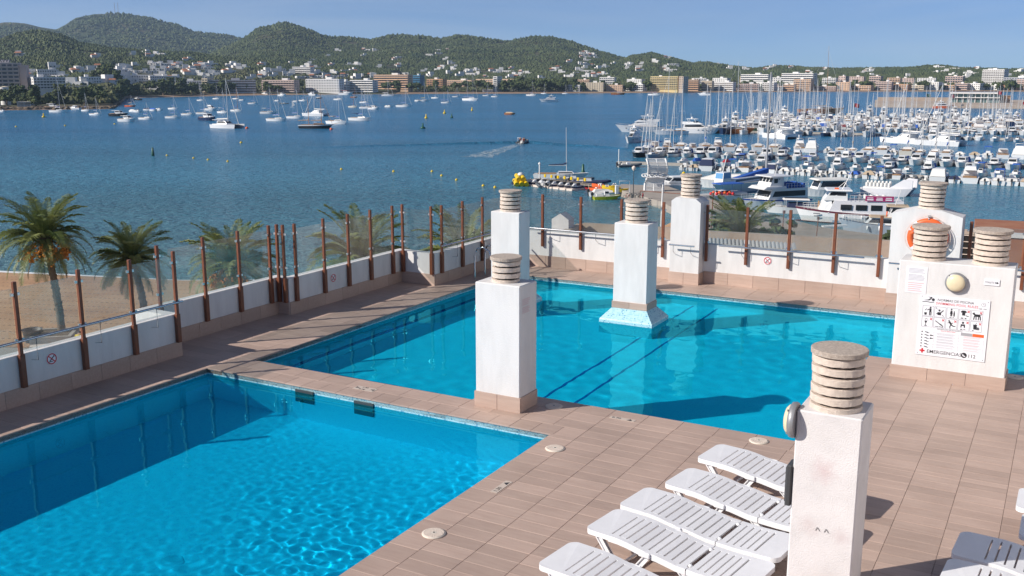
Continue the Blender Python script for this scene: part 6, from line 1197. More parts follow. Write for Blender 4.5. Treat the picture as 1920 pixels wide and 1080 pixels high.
# jet skis on floating cubes
def parts_jetski():
    P = [('hull', hull(2.9, 1.05, .5, .42, rake=.2, tr=.8, n=8, band=.35).mesh('hull', [M['cv_navy'], M['engine'], M['gel']]))]; mb = MB(); house(mb, -1.1, .1, .42, .36, .4, .42, .25, .1, .05); P.append(('seat', mb.mesh('seat', [M['engine']])))
    mb = MB(); house(mb, .05, .95, .62, .3, .42, .38, .55, .1, .08); P.append(('cowl', mb.mesh('cowl', [M['gel']]))); P.append(('handlebar', MB().tube([(.2, -.38, .98), (.3, 0, .88), (.2, .38, .98)], .03, 5).tube([(.45, 0, .7), (.3, 0, .9)], .04, 5).mesh('handlebar', [M['engine']]))); return P
js = parts_jetski(); rzj = math.atan2(dj.y, dj.x)
for i in range(7):
    s = 3.2 + i * 1.55; q = at_j(s, 3.1); t = thing('floating_dock', f'pale floating dock cube under the {ORD(i + 1)} jet ski from the left', 'dock', q, rzj, 'floating docks under the jet skis'); MB().box(0, 0, -.1, 1.35, 3.1, .38, c=.06).build('float', M['vent'], t)
    q2 = q.copy(); q2.z = SEA + .3; place(js, 'jet ski', 'jet_ski', q2, rzj - math.pi / 2 + .12, f'dark and white jet ski, {ORD(i + 1)} from the left of the seven along the jetty', 'jet skis parked along the jetty')
    q3 = at_j(s, .8); q3.z = SEA + .74; t = thing('life_vest', f'yellow life vest hanging on a post behind the {ORD(i + 1)} jet ski from the left', 'life vest', q3, rzj, 'yellow life vests along the jetty'); MB().tube([(0, 0, 0), (0, 0, 1.0)], .03, 5).build('post', M['jetty'], t); MB().box(0, -.05, .55, .5, .22, .5, c=.08).build('vest', M['yellow'], t)
place(parts_rib(5.6, 'rubber', True), 'inflatable boat', 'inflatable_boat', G(1017, 350, SEA), rad(100), 'dark inflatable boat at the outer end of the jetty', 'inflatables at the jetty')
place(parts_rib(6.2, 'cv_navy', False), 'inflatable boat', 'inflatable_boat', G(993, 346, SEA), rad(35), 'dark inflatable boat towing the yellow tubes', 'inflatables at the jetty')
place(parts_rib(6.5, 'rubber', True), 'inflatable boat', 'inflatable_boat', G(1078, 340, SEA), rad(-8), 'dark inflatable boat behind the jet skis next to the yacht stern', 'inflatables at the jetty')
place(parts_rib(7, 'cv_navy', True), 'inflatable boat', 'inflatable_boat', G(1106, 345, SEA), rad(-10), 'white and blue inflatable boat behind the right end of the jet skis', 'inflatables at the jetty')
p = G(1052, 336, SEA); place([q for q in parts_sail(L=10, h=(336 - 240) * p.y / F_PX - 1, hullm='gel', cover='cv_navy') if q[0] not in ('furled_jib', 'rigging')], 'sailing yacht', 'sailing_yacht', p, rad(-8), 'white sailing yacht with a tall grey mast moored behind the jet skis')
t = thing('tow_tube', 'bundle of fat yellow inflatable tow tubes floating off the jetty', 'inflatable', G(975, 348, SEA), rad(20))
for i, (x, y, z) in enumerate(((-.8, -.1, .45), (0, -.35, .5), (.8, -.5, .45), (-.3, .3, 1.25), (.5, .1, 1.3))): MB().tube([(x - .35, y - 1.5, z - .1), (x - .28, y - 1.1, z), (x + .28, y + 1.1, z + .35), (x + .35, y + 1.5, z + .3)], .42, 10).build('tube', M['yellow'], t)
MB().lathe([(.5, 0), (.55, .2), (.3, .45), (0, .5)], 12, x=.2, y=.2, z=1.75).build('canister', M['gel'], t)
def pedalo(label, p, rz, hullm='gel', seatm='cv_blue', slide=True):
    t = thing('pedal_boat', label, 'pedal boat', p, rz, 'pedal boats at the jetty'); t.scale = (.72, .72, .72)
    for y in (-.55, .55): mb = hull(3.3, .6, .6, .45, tr=.7, n=8); mb.v = [(x, q + y, z) for x, q, z in mb.v]; mb.build('float', [M[hullm], M[hullm], M[hullm]], t)
    MB().box(-.2, 0, .45, 2.2, 1.3, .15, c=.04).build('deck', M[hullm], t); mb = MB(); house(mb, -.8, -.2, 1.1, 1.1, .6, .45, .3, .05, .04); mb.build('seat', M[seatm], t)
    if slide: MB().tube([(-1.3, .25, .6), (-.9, .25, 1.9), (-.4, .25, 2.1)], .07, 6).tube([(-1.3, -.25, .6), (-.9, -.25, 1.9), (-.4, -.25, 2.1)], .07, 6).build('ladder', M['gel'], t); mb = MB(); mb.add([(-.5, -.35, 2.1), (-.5, .35, 2.1), (1.5, .35, .7), (1.5, -.35, .7), (-.5, -.35, 2.0), (-.5, .35, 2.0), (1.5, .35, .6), (1.5, -.35, .6)], [(0, 1, 2, 3), (7, 6, 5, 4), (0, 3, 7, 4), (1, 5, 6, 2), (0, 4, 5, 1), (3, 2, 6, 7)]); mb.build('slide', M[hullm], t)
for i, (u, v, hm, sm, sl_, lab) in enumerate(((1127, 361, 'gel', 'orange', True, 'white pedal boat with a slide, left of the cluster at the jetty'), (1138, 364, 'gel', 'cv_red', True, 'white pedal boat with a slide and red seat'), (1150, 361, 'gel', 'cv_blue', True, 'white pedal boat nearest the quay corner'), (1117, 357, 'orange', 'gel', False, 'orange pedal boat beside the last jet ski'), (1109, 354, 'cv_red', 'orange', False, 'red pedal boat next to the jet skis'), (1155, 366, 'yellow', 'gel', False, 'yellow pedal boat at the quay edge'))):
    pedalo(lab, G(u, v, SEA), rad(60 + 25 * i), hm, sm, sl_)
for i, (u, v, w) in enumerate(((1121, 349, 'orange'), (1142, 352, 'yellow'), (1150, 355, 'yellow'), (1164, 358, 'yellow'))):
    q = G(u, v, SEA + .9); t = thing('kayak', ['orange round inflatable leaning on the jetty', 'yellow kayak on the jetty left of the white gate', 'second yellow kayak on the jetty', 'yellow kayak lying at the quay end of the jetty'][i], 'kayak', q, rzj + .3 * i, 'kayaks on the jetty'); t.scale = (.75, .75, .75)
    mb = hull(3.4, .8, .5, .45, tr=.3, full=2, n=10); mb.build('hull', [M[w], M[w], M[w]], t); MB().lathe([(.42, 0), (.36, .08), (.3, .02)], 14, z=.42, sx=1.3, sy=.6).build('cockpit', M['engine'], t)
place(parts_open(L=4.2, hullm='lime', cover=None), 'boat', 'small_boat', G(1138, 374, SEA), rad(8), 'lime yellow open boat by the tip of the quay')
place(parts_open(L=5, hullm='gel', cover='cv_white'), 'boat', 'small_boat', G(1135, 368, SEA), rad(5), 'white covered boat beside the lime yellow one at the quay tip')
t = thing('pole', 'white post standing on the outer end of the jetty', 'pole', at_j(.4, -.6)); MB().tube([(0, 0, 0), (0, 0, 3.4)], .12, 8).lathe([(.2, 3.2), (.25, 3.4), (0, 3.7)], 8).build('shaft', M['gel'], t)
# ------------------------------------------------------------------ marina rows
rm = random.Random(21)
def v3(u, v): q = G(u, v, SEA); return Vector((q.x, q.y, SEA))
KINDS_ = {}
def boatkind(k):
    """cached library of marina boats"""
    r_ = rm.random()
    if k == 'open':
        c = rm.choice(['cv_beige', 'cv_white', None, None, 'cv_blue', 'cv_white', 'cv_beige', None, 'cv_red' if r_ < .4 else 'cv_navy']); key = ('open', c, rm.choice([5.0, 5.8]), c is None and rm.random() < .4)
        return cached(key, parts_open, L=key[2], cover=c, console='top' if key[3] else True, hullm='gel'), 'small_boat', 'boat', ('white open motorboat' if c is None else f"small boat under {c[3:]} cover") + (' with sunshade' if key[3] else '')
    if k == 'cruiser':
        c = rm.choice([None, None, 'cv_blue', 'cv_navy', 'cv_white', None, 'cv_maroon' if r_ < .3 else 'cv_beige']); key = ('cr', c, rm.choice([6.6, 7.4, 8.2]), rm.random() < .3, rm.choice([0, 0, .3]))
        return cached(key, parts_cruiser, L=key[2], cover=c, fly=key[3], band=key[4]), 'cabin_cruiser', 'motor boat', 'white cabin cruiser' + (f" with {c[3:]} canopy" if c else (' with flybridge' if key[3] else ''))
    if k == 'sail':
        c = rm.choice(['cv_blue', 'cv_white', 'cv_navy', 'cv_beige', 'cv_blue']); h = rm.choice([11, 13, 14.5, 16]); hm = rm.choice(['gel'] * 6 + ['navy', 'gel2']); key = ('sa', c, h, hm)
        return cached(key, parts_sail, L=h * .75, h=h, cover=c, hullm=hm), 'sailing_yacht', 'sailing yacht', f"{ {'gel': 'white', 'navy': 'navy', 'gel2': 'cream'}[hm]} sailing yacht with {c[3:]} sail cover"
    if k == 'yacht':
        L = rm.choice([10.5, 12.5, 15]); hm = rm.choice(['gel'] * 5 + ['navy']); key = ('ya', L, hm)
        return cached(key, parts_yacht, L=L, hullm=hm), 'motor_yacht', 'motor yacht', f"{'white' if hm == 'gel' else 'navy-hulled'} motor yacht of {['medium', 'fair', 'large'][[10.5, 12.5, 15].index(L)]} size"
    if k == 'rib': return cached(('rib',), parts_rib), 'inflatable_boat', 'inflatable boat', 'grey inflatable boat'
def row(name, pts, pitch, mix, face, jit=.5, skip=.0, pont=None):
    """boats side by side along the polyline; face = +1 bow towards the camera, -1 stern towards it"""
    P_ = [v3(*q) for q in pts]; tot = sum((b - a).length for a, b in zip(P_, P_[1:])); s = pitch / 2; i = 0
    if pont is not None:
        for a, b in zip(P_, P_[1:]):
            dd = (b - a).normalized(); back = Vector((-dd.y, dd.x, 0)); strip_between(a + back * pont, b + back * pont, 2.0, SEA - .2, SEA + .55, 'pontoon', 'pontoon', kind='structure', label=f'floating pontoon of {name}')
    while s < tot:
        r_ = s
        for a, b in zip(P_, P_[1:]):
            L = (b - a).length
            if r_ <= L: break
            r_ -= L
        dd = (b - a).normalized(); q = a + dd * r_; back = Vector((-dd.y, dd.x, 0))
        if rm.random() > skip:
            k = rm.choices([m_[0] for m_ in mix], [m_[1] for m_ in mix])[0]; parts, nm, cat, desc = boatkind(k); i += 1
            off = {'open': 2.6, 'rib': 2.6, 'cruiser': 4.2, 'sail': 5, 'yacht': 8.5}[k]
            q = q + back * (off + rm.uniform(-jit, jit)); rz = math.atan2(-back.y * face, -back.x * face) + rm.uniform(-.09, .09)
            place(parts, cat, nm, q, rz, f"{desc}, {ORD(i)} from the left in {name}", f'boats berthed in {name}', rm.uniform(.92, 1.08))
            s += pitch * rm.uniform(.9, 1.12) * ({'yacht': 1.75, 'cruiser': 1.18}.get(k, 1))
        else: s += pitch
    return i
row('the front marina row', [(1268, 319), (1400, 324), (1530, 331), (1720, 340), (1990, 353)], 2.2, [('open', 5), ('rib', 1.2), ('cruiser', 1)], -1, pont=6.3)
row('the second marina row', [(1262, 309), (1400, 313), (1530, 319), (1720, 327), (1990, 340)], 3.0, [('open', 4), ('cruiser', 1.2)], 1, skip=.15)
row('the third marina row', [(1192, 293.5), (1330, 298), (1530, 303.5), (1720, 312), (1990, 324)], 2.65, [('cruiser', 6), ('open', 1), ('sail', .8)], 1, pont=9.5)
row('the fourth marina row', [(1215, 282), (1440, 284.5), (1620, 289), (1990, 302)], 2.9, [('sail', 3.4), ('cruiser', 3), ('open', 1)], -1)
row('the channel yacht row', [(1345, 253), (1440, 254.5), (1560, 257), (1640, 259)], 3.2, [('yacht', 3), ('sail', 1.5), ('cruiser', 1)], 1, pont=17)
row('the sixth marina row', [(1322, 243.5), (1500, 245.5), (1700, 249), (1990, 256)], 2.6, [('sail', 3.4), ('cruiser', 4), ('yacht', 1)], 1)
row('the catamaran row', [(1700, 262), (1850, 265), (1990, 270)], 2.8, [('sail', 2), ('cruiser', 3), ('open', 1)], 1, pont=10)
row('the middle marina row', [(1360, 237), (1520, 238), (1700, 241), (1990, 246)], 2.8, [('sail', 3.4), ('cruiser', 3), ('yacht', 1)], 1, pont=11)
row('the seventh marina row', [(1350, 241), (1520, 242), (1700, 245), (1990, 250.5)], 2.8, [('sail', 3.4), ('cruiser', 4), ('yacht', 1)], -1)
row('the tenth marina row', [(1400, 226.5), (1550, 227.3), (1700, 229.5), (1990, 233.5)], 3.2, [('sail', 3), ('cruiser', 3), ('yacht', 1)], -1)
row('the eighth marina row', [(1385, 230), (1520, 231), (1700, 233.5), (1990, 238)], 3.0, [('sail', 3.4), ('cruiser', 2), ('yacht', 1.6)], -1)
row('the ninth marina row', [(1410, 223.5), (1550, 224), (1700, 226), (1990, 230)], 3.4, [('sail', 3.4), ('yacht', 1.2), ('cruiser', 1.5)], 1, pont=18)
row('the farthest marina row', [(1440, 217.5), (1560, 217.5), (1700, 219), (1990, 222)], 4.0, [('sail', 3.2), ('yacht', 1.2), ('cruiser', 1.5)], 1, skip=.08)
# boats of the marina that stand out
def side(parts, cat, nm, u0, v0, u1, v1, label, s=1.0):
    a, b = v3(u0, v0), v3(u1, v1); c = (a + b) / 2; return place(parts, cat, nm, c, math.atan2(b.y - a.y, b.x - a.x), label, None, s)
side(parts_yacht(L=17), 'motor yacht', 'motor_yacht', 1246, 247, 1152, 247.5, 'long white motor yacht at the left end of the marina, bow to open water')
side(parts_yacht(L=13), 'motor yacht', 'motor_yacht', 1205, 262, 1165, 272, 'white flybridge motor boat left of the marina, stern to the camera')
place(parts_sail(L=12, h=19, cover='cv_white'), 'sailing yacht', 'sailing_yacht', v3(1256, 252), rad(190), 'white sailing yacht lying in front of the long motor yacht'); place(parts_yacht(L=15), 'motor yacht', 'motor_yacht', v3(1310, 250), rad(-25), 'sleek white motor yacht right of the white sailing yacht')
place(parts_sail(L=15, h=22, hullm='woodhull', cover='cv_white', band=0), 'sailing yacht', 'sailing_yacht', v3(1373, 250), rad(-5), 'sailing yacht with a varnished brown hull beyond the channel')
place(parts_cruiser(L=12, hullm='green'), 'motor boat', 'motor_boat', v3(1418, 248), rad(5), 'dark green hulled boat right of the varnished yacht')
for (u0, v0, u1, v1, lab) in ((1492, 262, 1437, 257, 'white catamaran lying along the channel, leftmost of three'), (1728, 270, 1662, 266, 'white catamaran in the middle of the channel'), (1795, 274, 1728, 271, 'white flat catamaran, rightmost of the three in the channel')): side(cached(('cat', v0), parts_cat, L=12.5, h=15), 'catamaran', 'catamaran', u0, v0, u1, v1, lab)
for i, (u, v, hm) in enumerate(((1198, 294, 'blackhull'), (1222, 296, 'greyhull'))): place(parts_cruiser(L=8, hullm=hm) if i == 0 else parts_sail(L=9, h=14, hullm=hm), 'motor boat' if i == 0 else 'sailing yacht', 'motor_boat' if i == 0 else 'sailing_yacht', v3(u, v), rad(250), ['black-hulled cruiser at the left end of the third marina row', 'grey sailing yacht next to the black-hulled cruiser'][i])
for i, (u, vt, v) in enumerate(((1213, 182, 283), (1219, 188, 284), (1237, 182, 286), (1264, 173, 290))): p = v3(u, v); place(parts_sail(L=10, h=(v - vt) * p.y / F_PX - 1, cover=['cv_blue', 'cv_white', 'cv_blue', 'cv_navy'][i]), 'sailing yacht', 'sailing_yacht', p, rad(245), ['leftmost', 'second', 'third', 'fourth'][i] + ' of the four sailing yachts crowded at the left end of the marina')
p = v3(1180, 313); place(parts_rib(5, 'rubber', False), 'inflatable boat', 'inflatable_boat', p, rad(10), 'small grey inflatable at the outer pontoon head'); strip_between(v3(1158, 307), v3(1290, 311), 1.8, SEA - .2, SEA + .5, 'pontoon', 'pontoon', kind='structure', label='low pontoon head left of the marina'); t = thing('pole', 'white post on the pontoon head left of the marina', 'pole', v3(1160, 308)); MB().tube([(0, 0, 0), (0, 0, 3.2)], .1, 7).build('shaft', M['gel'], t)
# wooden ketch with a very tall leaning mast far out
p = v3(1540, 213); P = parts_sail(L=24, h=(213 - 100) * p.y / F_PX, hullm='woodhull', wood=True, cover='cv_beige'); place(P, 'sailing yacht', 'sailing_yacht', p, rad(0), 'classic yacht with the tallest orange wooden mast of the marina')
# ------------------------------------------------------------------ tour boats at the quay
def win_row(t, n, x0, x1, y, z, h, name='window', m='tint', gap=.2):
    w = (x1 - x0) / n
    for i in range(n): link(name, boxmesh(name, w * (1 - gap), .06, h, m), t, (x0 + (i + .5) * w, y, z))
def axis(u0, v0, u1, v1):
    a, b = v3(u0, v0), v3(u1, v1); return (a + b) / 2, math.atan2(b.y - a.y, b.x - a.x), (b - a).length
def railing(t, x0, x1, y, z, h=1.0, n=8):
    mb = MB(); mb.tube([(x0, y, z + h), (x1, y, z + h)], .035, 5).tube([(x0, y, z + h * .5), (x1, y, z + h * .5)], .025, 5)
    for i in range(n + 1): x = x0 + (x1 - x0) * i / n; mb.tube([(x, y, z), (x, y, z + h)], .03, 5)
    mb.build('railing', M['white_steel'], t)
c, rz, L = axis(1700, 424, 1498, 418); FS = L / 20; L = 20; c = c + Vector((0, 1, 0)) * 3.2 * FS
t = thing('tour_boat', 'largest white tour boat with a maroon stripe, magenta banner and three big windows', 'tour boat', c, rz); B = 6.0; t.scale = (FS, FS, FS)
hull(L, B, 3.0, 1.9, rake=.07, tr=.9, full=2.2, n=16, band=.16).build('hull', [M['gel'], M['deckgrey'], M['maroon']], t)
hull(L * .985, B * .97, .25, .22, rake=.0, tr=.9, full=2.2, n=16).build('boot_stripe', [M['antifoul'], M['antifoul'], M['antifoul']], t)
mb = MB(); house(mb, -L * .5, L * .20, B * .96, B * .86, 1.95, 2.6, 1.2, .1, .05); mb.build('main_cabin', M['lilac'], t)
for s in (-1, 1): win_row(t, 4, -L * .46, L * .10, s * (B * .465 + .02), 2.75, 1.05, gap=.26)
mb = MB(); house(mb, L * .02, L * .24, B * .8, B * .74, 4.5, 1.9, 1.3, .1, .1); mb.build('wheelhouse', M['gel'], t); g_ = (L * .02, L * .24, B * .8, B * .74, 4.5, 1.9, 1.3, .1, .1); glassband(*g_, .5, .88).build('wheelhouse_window', M['tint'], t)
mb = MB(); house(mb, -L * .02, L * .225, B * .96, B * .9, 6.4, .22, .3, .1, .1); mb.build('wheelhouse_roof', M['gel'], t)
mb = MB(); house(mb, L * .16, L * .29, B * .74, B * .6, 2.2, 2.25, 1.0, .1, .1); mb.build('front_bulkhead', M['gel'], t); MB().box(L * .275, -.9, 2.3, .25, .8, 1.7).build('door', M['teak'], t)
for s in (-1, 1): railing(t, -L * .49, 0, s * B * .46, 4.55, 1.05, 12); railing(t, L * .2, L * .42, s * B * .28, 2.6, .9, 6)
for s, nm in ((1, 'banner'),):
    MB().box(-L * .27, B * .49, 4.6, L * .26, .05, 1.0).build('banner', M['magenta'], t)
    for k in range(3): MB().box(-L * .355 + k * L * .085, B * .49 + .03, 5.18, L * .055, .03, .14).build('banner_print', M['paper'], t); MB().box(-L * .355 + k * L * .085, B * .49 + .03, 4.78, L * .06, .03, .24).build('banner_print', M['paper'], t)
for i in range(10): MB().lathe([(.28, 0), (.34, .12), (.34, .75), (.28, .87), (0, .9)], 10).build('life_raft', M['cv_white'], t, (-L * .1 - (i % 5) * 1.15, -.6 + (i // 5) * 1.2, 4.62))
MB().tube([(L * .06, 0, 6.6), (-L * .02, 0, 10.2)], .12, 6, r1=.05).tube([(L * .03, -1.0, 7.6), (L * .03, 1.0, 7.6)], .06, 5).tube([(L * .1, -1.2, 6.6), (L * .04, 0, 8)], .05, 5).build('mast', M['gel'], t); MB().tube([(L * .14, .9, 6.62), (L * .1, .9, 6.62)], .28, 8).build('roof_raft', M['orange'], t)
for k, (w_, z) in enumerate(((L * .13, 1.75), (L * .1, 1.25))): MB().box(L * .30, B * .375 - k * .02, z, w_ * .5, .05, .22, rz=-.16).build('name_lettering', M['grey_metal'], t)
for s in (.05, -.12): MB().lathe([(.0, 0), (.16, .1), (.16, .8), (0, .9)], 8).build('fender', M['gel'], t, (L * s, B * .5 + .1, .9))
# second tour boat
c, rz, L = axis(1512, 388, 1396, 396); FS = L / 15; L = 15
t = thing('tour_boat', 'white tour boat with a high wheelhouse of four front windows and blue seats', 'tour boat', c + Vector((0, 1, 0)) * 2 * FS, rz); B = 5.4; t.scale = (FS, FS, FS)
hull(L, B, 2.2, 1.6, rake=.08, tr=.92, n=14, band=.14).build('hull', [M['gel'], M['deckgrey'], M['cv_blue']], t)
mb = MB(); house(mb, -L * .42, L * .22, B * .92, B * .8, 1.6, 2.3, 1.4, .1, .08); mb.build('main_cabin', M['gel'], t); glassband(-L * .42, L * .22, B * .92, B * .8, 1.6, 2.3, 1.4, .1, .08, .35, .8).build('cabin_window', M['tint'], t)
mb = MB(); house(mb, -L * .06, L * .30, B * .96, B * .9, 3.9, .5, .9, .1, .1); mb.build('front_visor', M['gel'], t)
g_ = (-L * .04, L * .18, B * .78, B * .7, 4.3, 1.9, .9, .1, .1); mb = MB(); house(mb, *g_); mb.build('wheelhouse', M['gel'], t)
for k in range(4): y = -B * .27 + k * B * .18; mb = MB(); mb.add([(L * .18 - .42, y - B * .07, 5.15), (L * .18 - .42, y + B * .07, 5.15), (L * .18 - .78, y + B * .07, 5.95), (L * .18 - .78, y - B * .07, 5.95)], [(0, 1, 2, 3)]); mb.v = [(x + .03, q, z + .02) for x, q, z in mb.v]; mb.build('window', M['tint'], t)
for s in (-1, 1): win_row(t, 2, -L * .02, L * .12, s * (B * .355 + .02), 5.0, .85, gap=.2)
mb = MB(); house(mb, -L * .16, L * .2, B * .95, B * .9, 6.2, .18, .3, .1, .1); mb.build('wheelhouse_roof', M['gel'], t)
for i in range(10): MB().box(-L * .12 - (i % 5) * 1.0, -1.2 + (i // 5) * 2.2, 3.92, .5, 1.6, .85, c=.05).build('seat', M['cv_blue'], t)
for s in (-1, 1): railing(t, -L * .42, -L * .05, s * B * .45, 3.9, 1.0, 8); railing(t, L * .15, L * .45, s * B * .26, 1.9, .9, 7)
MB().tube([(L * .0, 0, 6.4), (-L * .03, 0, 8.2)], .07, 6).build('mast', M['gel'], t)
# third: launch with dark awning, fourth: cream roofed boat behind
c, rz, L = axis(1530, 402, 1434, 400); FS = L / 12; L = 12
t = thing('tour_boat', 'open grey-white launch with a black and white striped awning', 'tour boat', c + Vector((0, 1, 0)) * 2 * FS, rz); B = 4.2; t.scale = (FS, FS, FS)
hull(L, B, 2.0, 1.3, rake=.1, tr=.85, n=14).build('hull', [M['gel'], M['deckgrey'], M['blackhull']], t)
mb = MB(); house(mb, -L * .4, L * .12, B * .9, B * .8, 3.3, .35, .7, .2, .35); mb.build('awning', M['cv_white'], t); mb = MB(); house(mb, -L * .38, L * .09, B * .5, B * .45, 3.66, .06, .5, .1, .1); mb.build('awning_stripe', M['engine'], t)
mb = MB(); house(mb, -L * .4, L * .04, B * .84, B * .74, 1.3, 1.2, .5, .1, .1); mb.build('cabin', M['cv_navy'], t)
for x in (-L * .38, -L * .15, L * .06):
    for y in (-1, 1): MB().tube([(x, y * B * .4, 1.3), (x, y * B * .4, 3.4)], .05, 5).build('post', M['white_steel'], t)
MB().box(L * .2, 0, 1.65, 1.4, 1.2, .2).build('hatch', M['gel'], t)
for s in (-1, 1): railing(t, L * .12, L * .46, s * B * .3, 1.7, .8, 6)
c, rz, L = axis(1590, 366, 1496, 368); FS = L / 13; L = 13
t = thing('tour_boat', 'white boat with a wide cream roof and dark wrap-around windows behind the launch', 'tour boat', c, rz); B = 5.2; t.scale = (FS, FS, FS)
hull(L, B, 2.0, 1.6, tr=.9, n=12).build('hull', [M['gel'], M['deckgrey'], M['cv_navy']], t); g_ = (-L * .4, L * .2, B * .9, B * .75, 1.7, 2.2, 1.0, .2, .12); mb = MB(); house(mb, *g_); mb.build('cabin', M['gel'], t); glassband(*g_, .28, .9).build('cabin_window', M['tint'], t)
mb = MB(); house(mb, -L * .46, L * .22, B * 1.0, B * .9, 3.9, .3, .6, .2, .2); mb.build('roof', M['cv_white'], t); MB().tube([(-L * .2, 0, 4.2), (-L * .2, 0, 6.6)], .06, 5).build('mast', M['gel'], t)
# small tour boat on the right
c, rz, L = axis(1722, 444, 1580, 438); FS = L / 11.5; L = 11.5
t = thing('tour_boat', 'smaller blue-grey tour boat with a white wheelhouse beside the gabled chimney', 'tour boat', c + Vector((0, 1, 0)) * 2.2 * FS, rz); B = 4.4; t.scale = (FS, FS, FS)
hull(L, B, 2.3, 1.5, rake=.08, tr=.88, n=14, band=.06).build('hull', [M['greyhull'], M['deckgrey'], M['cv_navy']], t)
g_ = (-L * .45, L * .18, B * .84, B * .7, 1.6, 1.15, 1.1, .1, .12); mb = MB(); house(mb, *g_); mb.build('cabin', M['gel'], t); glassband(*g_, .25, .85).build('cabin_window', M['tint'], t)
mb = MB(); house(mb, -L * .46, L * .1, B * .86, B * .74, 2.76, .1, .3, .1, .1); mb.build('cabin_roof', M['cv_beige'], t)
g_ = (-L * .36, -L * .14, B * .66, B * .58, 2.85, 1.7, .7, .2, .1); mb = MB(); house(mb, *g_); mb.build('wheelhouse', M['gel'], t); glassband(*g_, .42, .88).build('wheelhouse_window', M['tint'], t)
mb = MB(); house(mb, -L * .42, -L * .12, B * .78, B * .7, 4.55, .14, .2, .1, .1); mb.build('wheelhouse_roof', M['cv_beige'], t); MB().tube([(-L * .24, 0, 4.7), (-L * .3, 0, 7.2)], .06, 5).tube([(-L * .26, -.8, 5.7), (-L * .26, .8, 5.7)], .04, 5).build('mast', M['gel'], t)
mb = MB(); mb.tube([(-L * .13, .9 + .34 * math.cos(w), 3.35 + .34 * math.sin(w)) for w in [2 * math.pi * q / 14 for q in range(14)]], .1, 6, closed=True); mb.build('lifebuoy_ring', M['orange'], t)
for s in (-1, 1): railing(t, L * .16, L * .46, s * B * .28, 1.95, .8, 7)
for k in range(3): MB().lathe([(0, 0), (.15, .1), (.15, .7), (0, .8)], 8).build('fender', M['gel'], t, (L * (.12 - .16 * k), B * .5, .7))
# big excursion catamaran behind, seen from its tall stern fins
c, rz, L = axis(1618, 362, 1714, 368); FS = L / 13; L = 13
t = thing('excursion_catamaran', 'grey excursion catamaran with two tall slanted stern fins and rows of white round rafts', 'tour boat', c, rz); t.scale = (FS, FS, FS)
for y in (-2.6, 2.6):
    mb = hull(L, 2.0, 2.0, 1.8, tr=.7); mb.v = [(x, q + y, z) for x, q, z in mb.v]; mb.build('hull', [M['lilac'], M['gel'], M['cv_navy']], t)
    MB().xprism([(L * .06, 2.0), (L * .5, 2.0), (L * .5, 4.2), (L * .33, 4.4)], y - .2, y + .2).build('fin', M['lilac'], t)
MB().box(0, 0, 1.6, L * .9, 5.4, .5).build('deck', M['gel'], t); MB().box(-L * .05, 2.75, 3.9, 1.2, .1, 1.3).build('emblem_panel', M['engine'], t); mb = MB(); mb.lathe([(.45, 0), (.45, .06), (0, .08)], 16); mb.v = [(x - L * .05, 2.81 + z, 4.55 + y) for x, y, z in mb.v]; mb.build('emblem', M['paper'], t)
mb = MB(); mb.tube([(L * .36 + .5 * math.cos(w), 2.9, 4.0 + .5 * math.sin(w)) for w in [2 * math.pi * q / 14 for q in range(14)]], .12, 6, closed=True); mb.build('round_opening', M['engine'], t)
for i in range(14): MB().lathe([(.3, 0), (.36, .15), (.36, .8), (.28, .95), (0, 1.0)], 10).build('life_raft', M['cv_white'], t, (-L * .42 + (i % 7) * .95, -.8 + (i // 7) * 1.3, 2.1 + .4 * (i // 7)))
# long sailing boat under a blue cover with the tallest grey mast
c, rz, L = axis(1455, 346, 1335, 366)
t = thing('sailing_boat', 'long white sailing boat under a blue boom tent with a thick grey mast', 'sailing boat', c, rz); hull(L, 4.6, 1.7, 1.4, tr=.6, n=14).build('hull', [M['gel'], M['deckgrey'], M['cv_blue']], t)
xm = -L * .32; MB().tube([(xm, 0, 1.4), (xm, 0, 1.4 + (340 - 140) * c.y / F_PX)], .2, 8, r1=.12).build('mast', M['maststeel'], t); mb = MB(); mb.xprism([(xm, 2.3), (xm, 3.1), (xm + L * .55, 2.1), (xm + L * .55, 1.7)], -.5, .5); mb.build('boom_tent', M['cv_blue'], t)
g_ = (-L * .2, L * .3, 3.0, 2.2, 1.5, .7, .8, .1, .15); mb = MB(); house(mb, *g_); mb.build('cabin', M['gel'], t); glassband(*g_, .3, .8, False).build('cabin_window', M['tint'], t)
g_ = (L * .3, L * .42, 1.8, 1.6, 1.5, 1.9, .4, .05, .08); mb = MB(); house(mb, *g_); mb.build('deckhouse', M['gel'], t); glassband(*g_, .5, .95).build('deckhouse_window', mat('blue_screen', (.05, .25, .5), .3), t); MB().tube([(L * .36, 0, 3.4), (L * .30, 0, 6.2)], .06, 5).build('small_mast', M['gel'], t)
MB().tube([(xm, 0, 1.4 + (340 - 140) * c.y / F_PX - .3), (-L * .5, 0, 1.4)], .03, 4).tube([(xm, 0, 1.4 + (340 - 140) * c.y / F_PX - .3), (xm, 2.2, 1.4)], .03, 4).build('rigging', M['alu'], t)
place(parts_cruiser(L=9, roof='gel'), 'motor boat', 'motor_boat', v3(1262, 359), rad(200), 'white work boat with a dark hull beside the white lattice sculpture', None); place(parts_open(L=9, hullm='gel', cover=None, console='top'), 'motor boat', 'motor_boat', v3(1352, 380), rad(205), 'white fishing boat with orange floats moored left of the tour boats')
t = thing('fishing_float', 'cluster of orange and red floats on the white fishing boat', 'float', v3(1352, 381) + Vector((0, -.3, 1.3)))
for i in range(9): MB().lathe([(0, -.2), (.2, -.1), (.24, .1), (.1, .26), (0, .3)], 8).build('float', M['orange' if i % 2 else 'red'], t, (-1.6 + i * .4, .2 * math.sin(i * 2), .1 + .15 * (i % 2)))
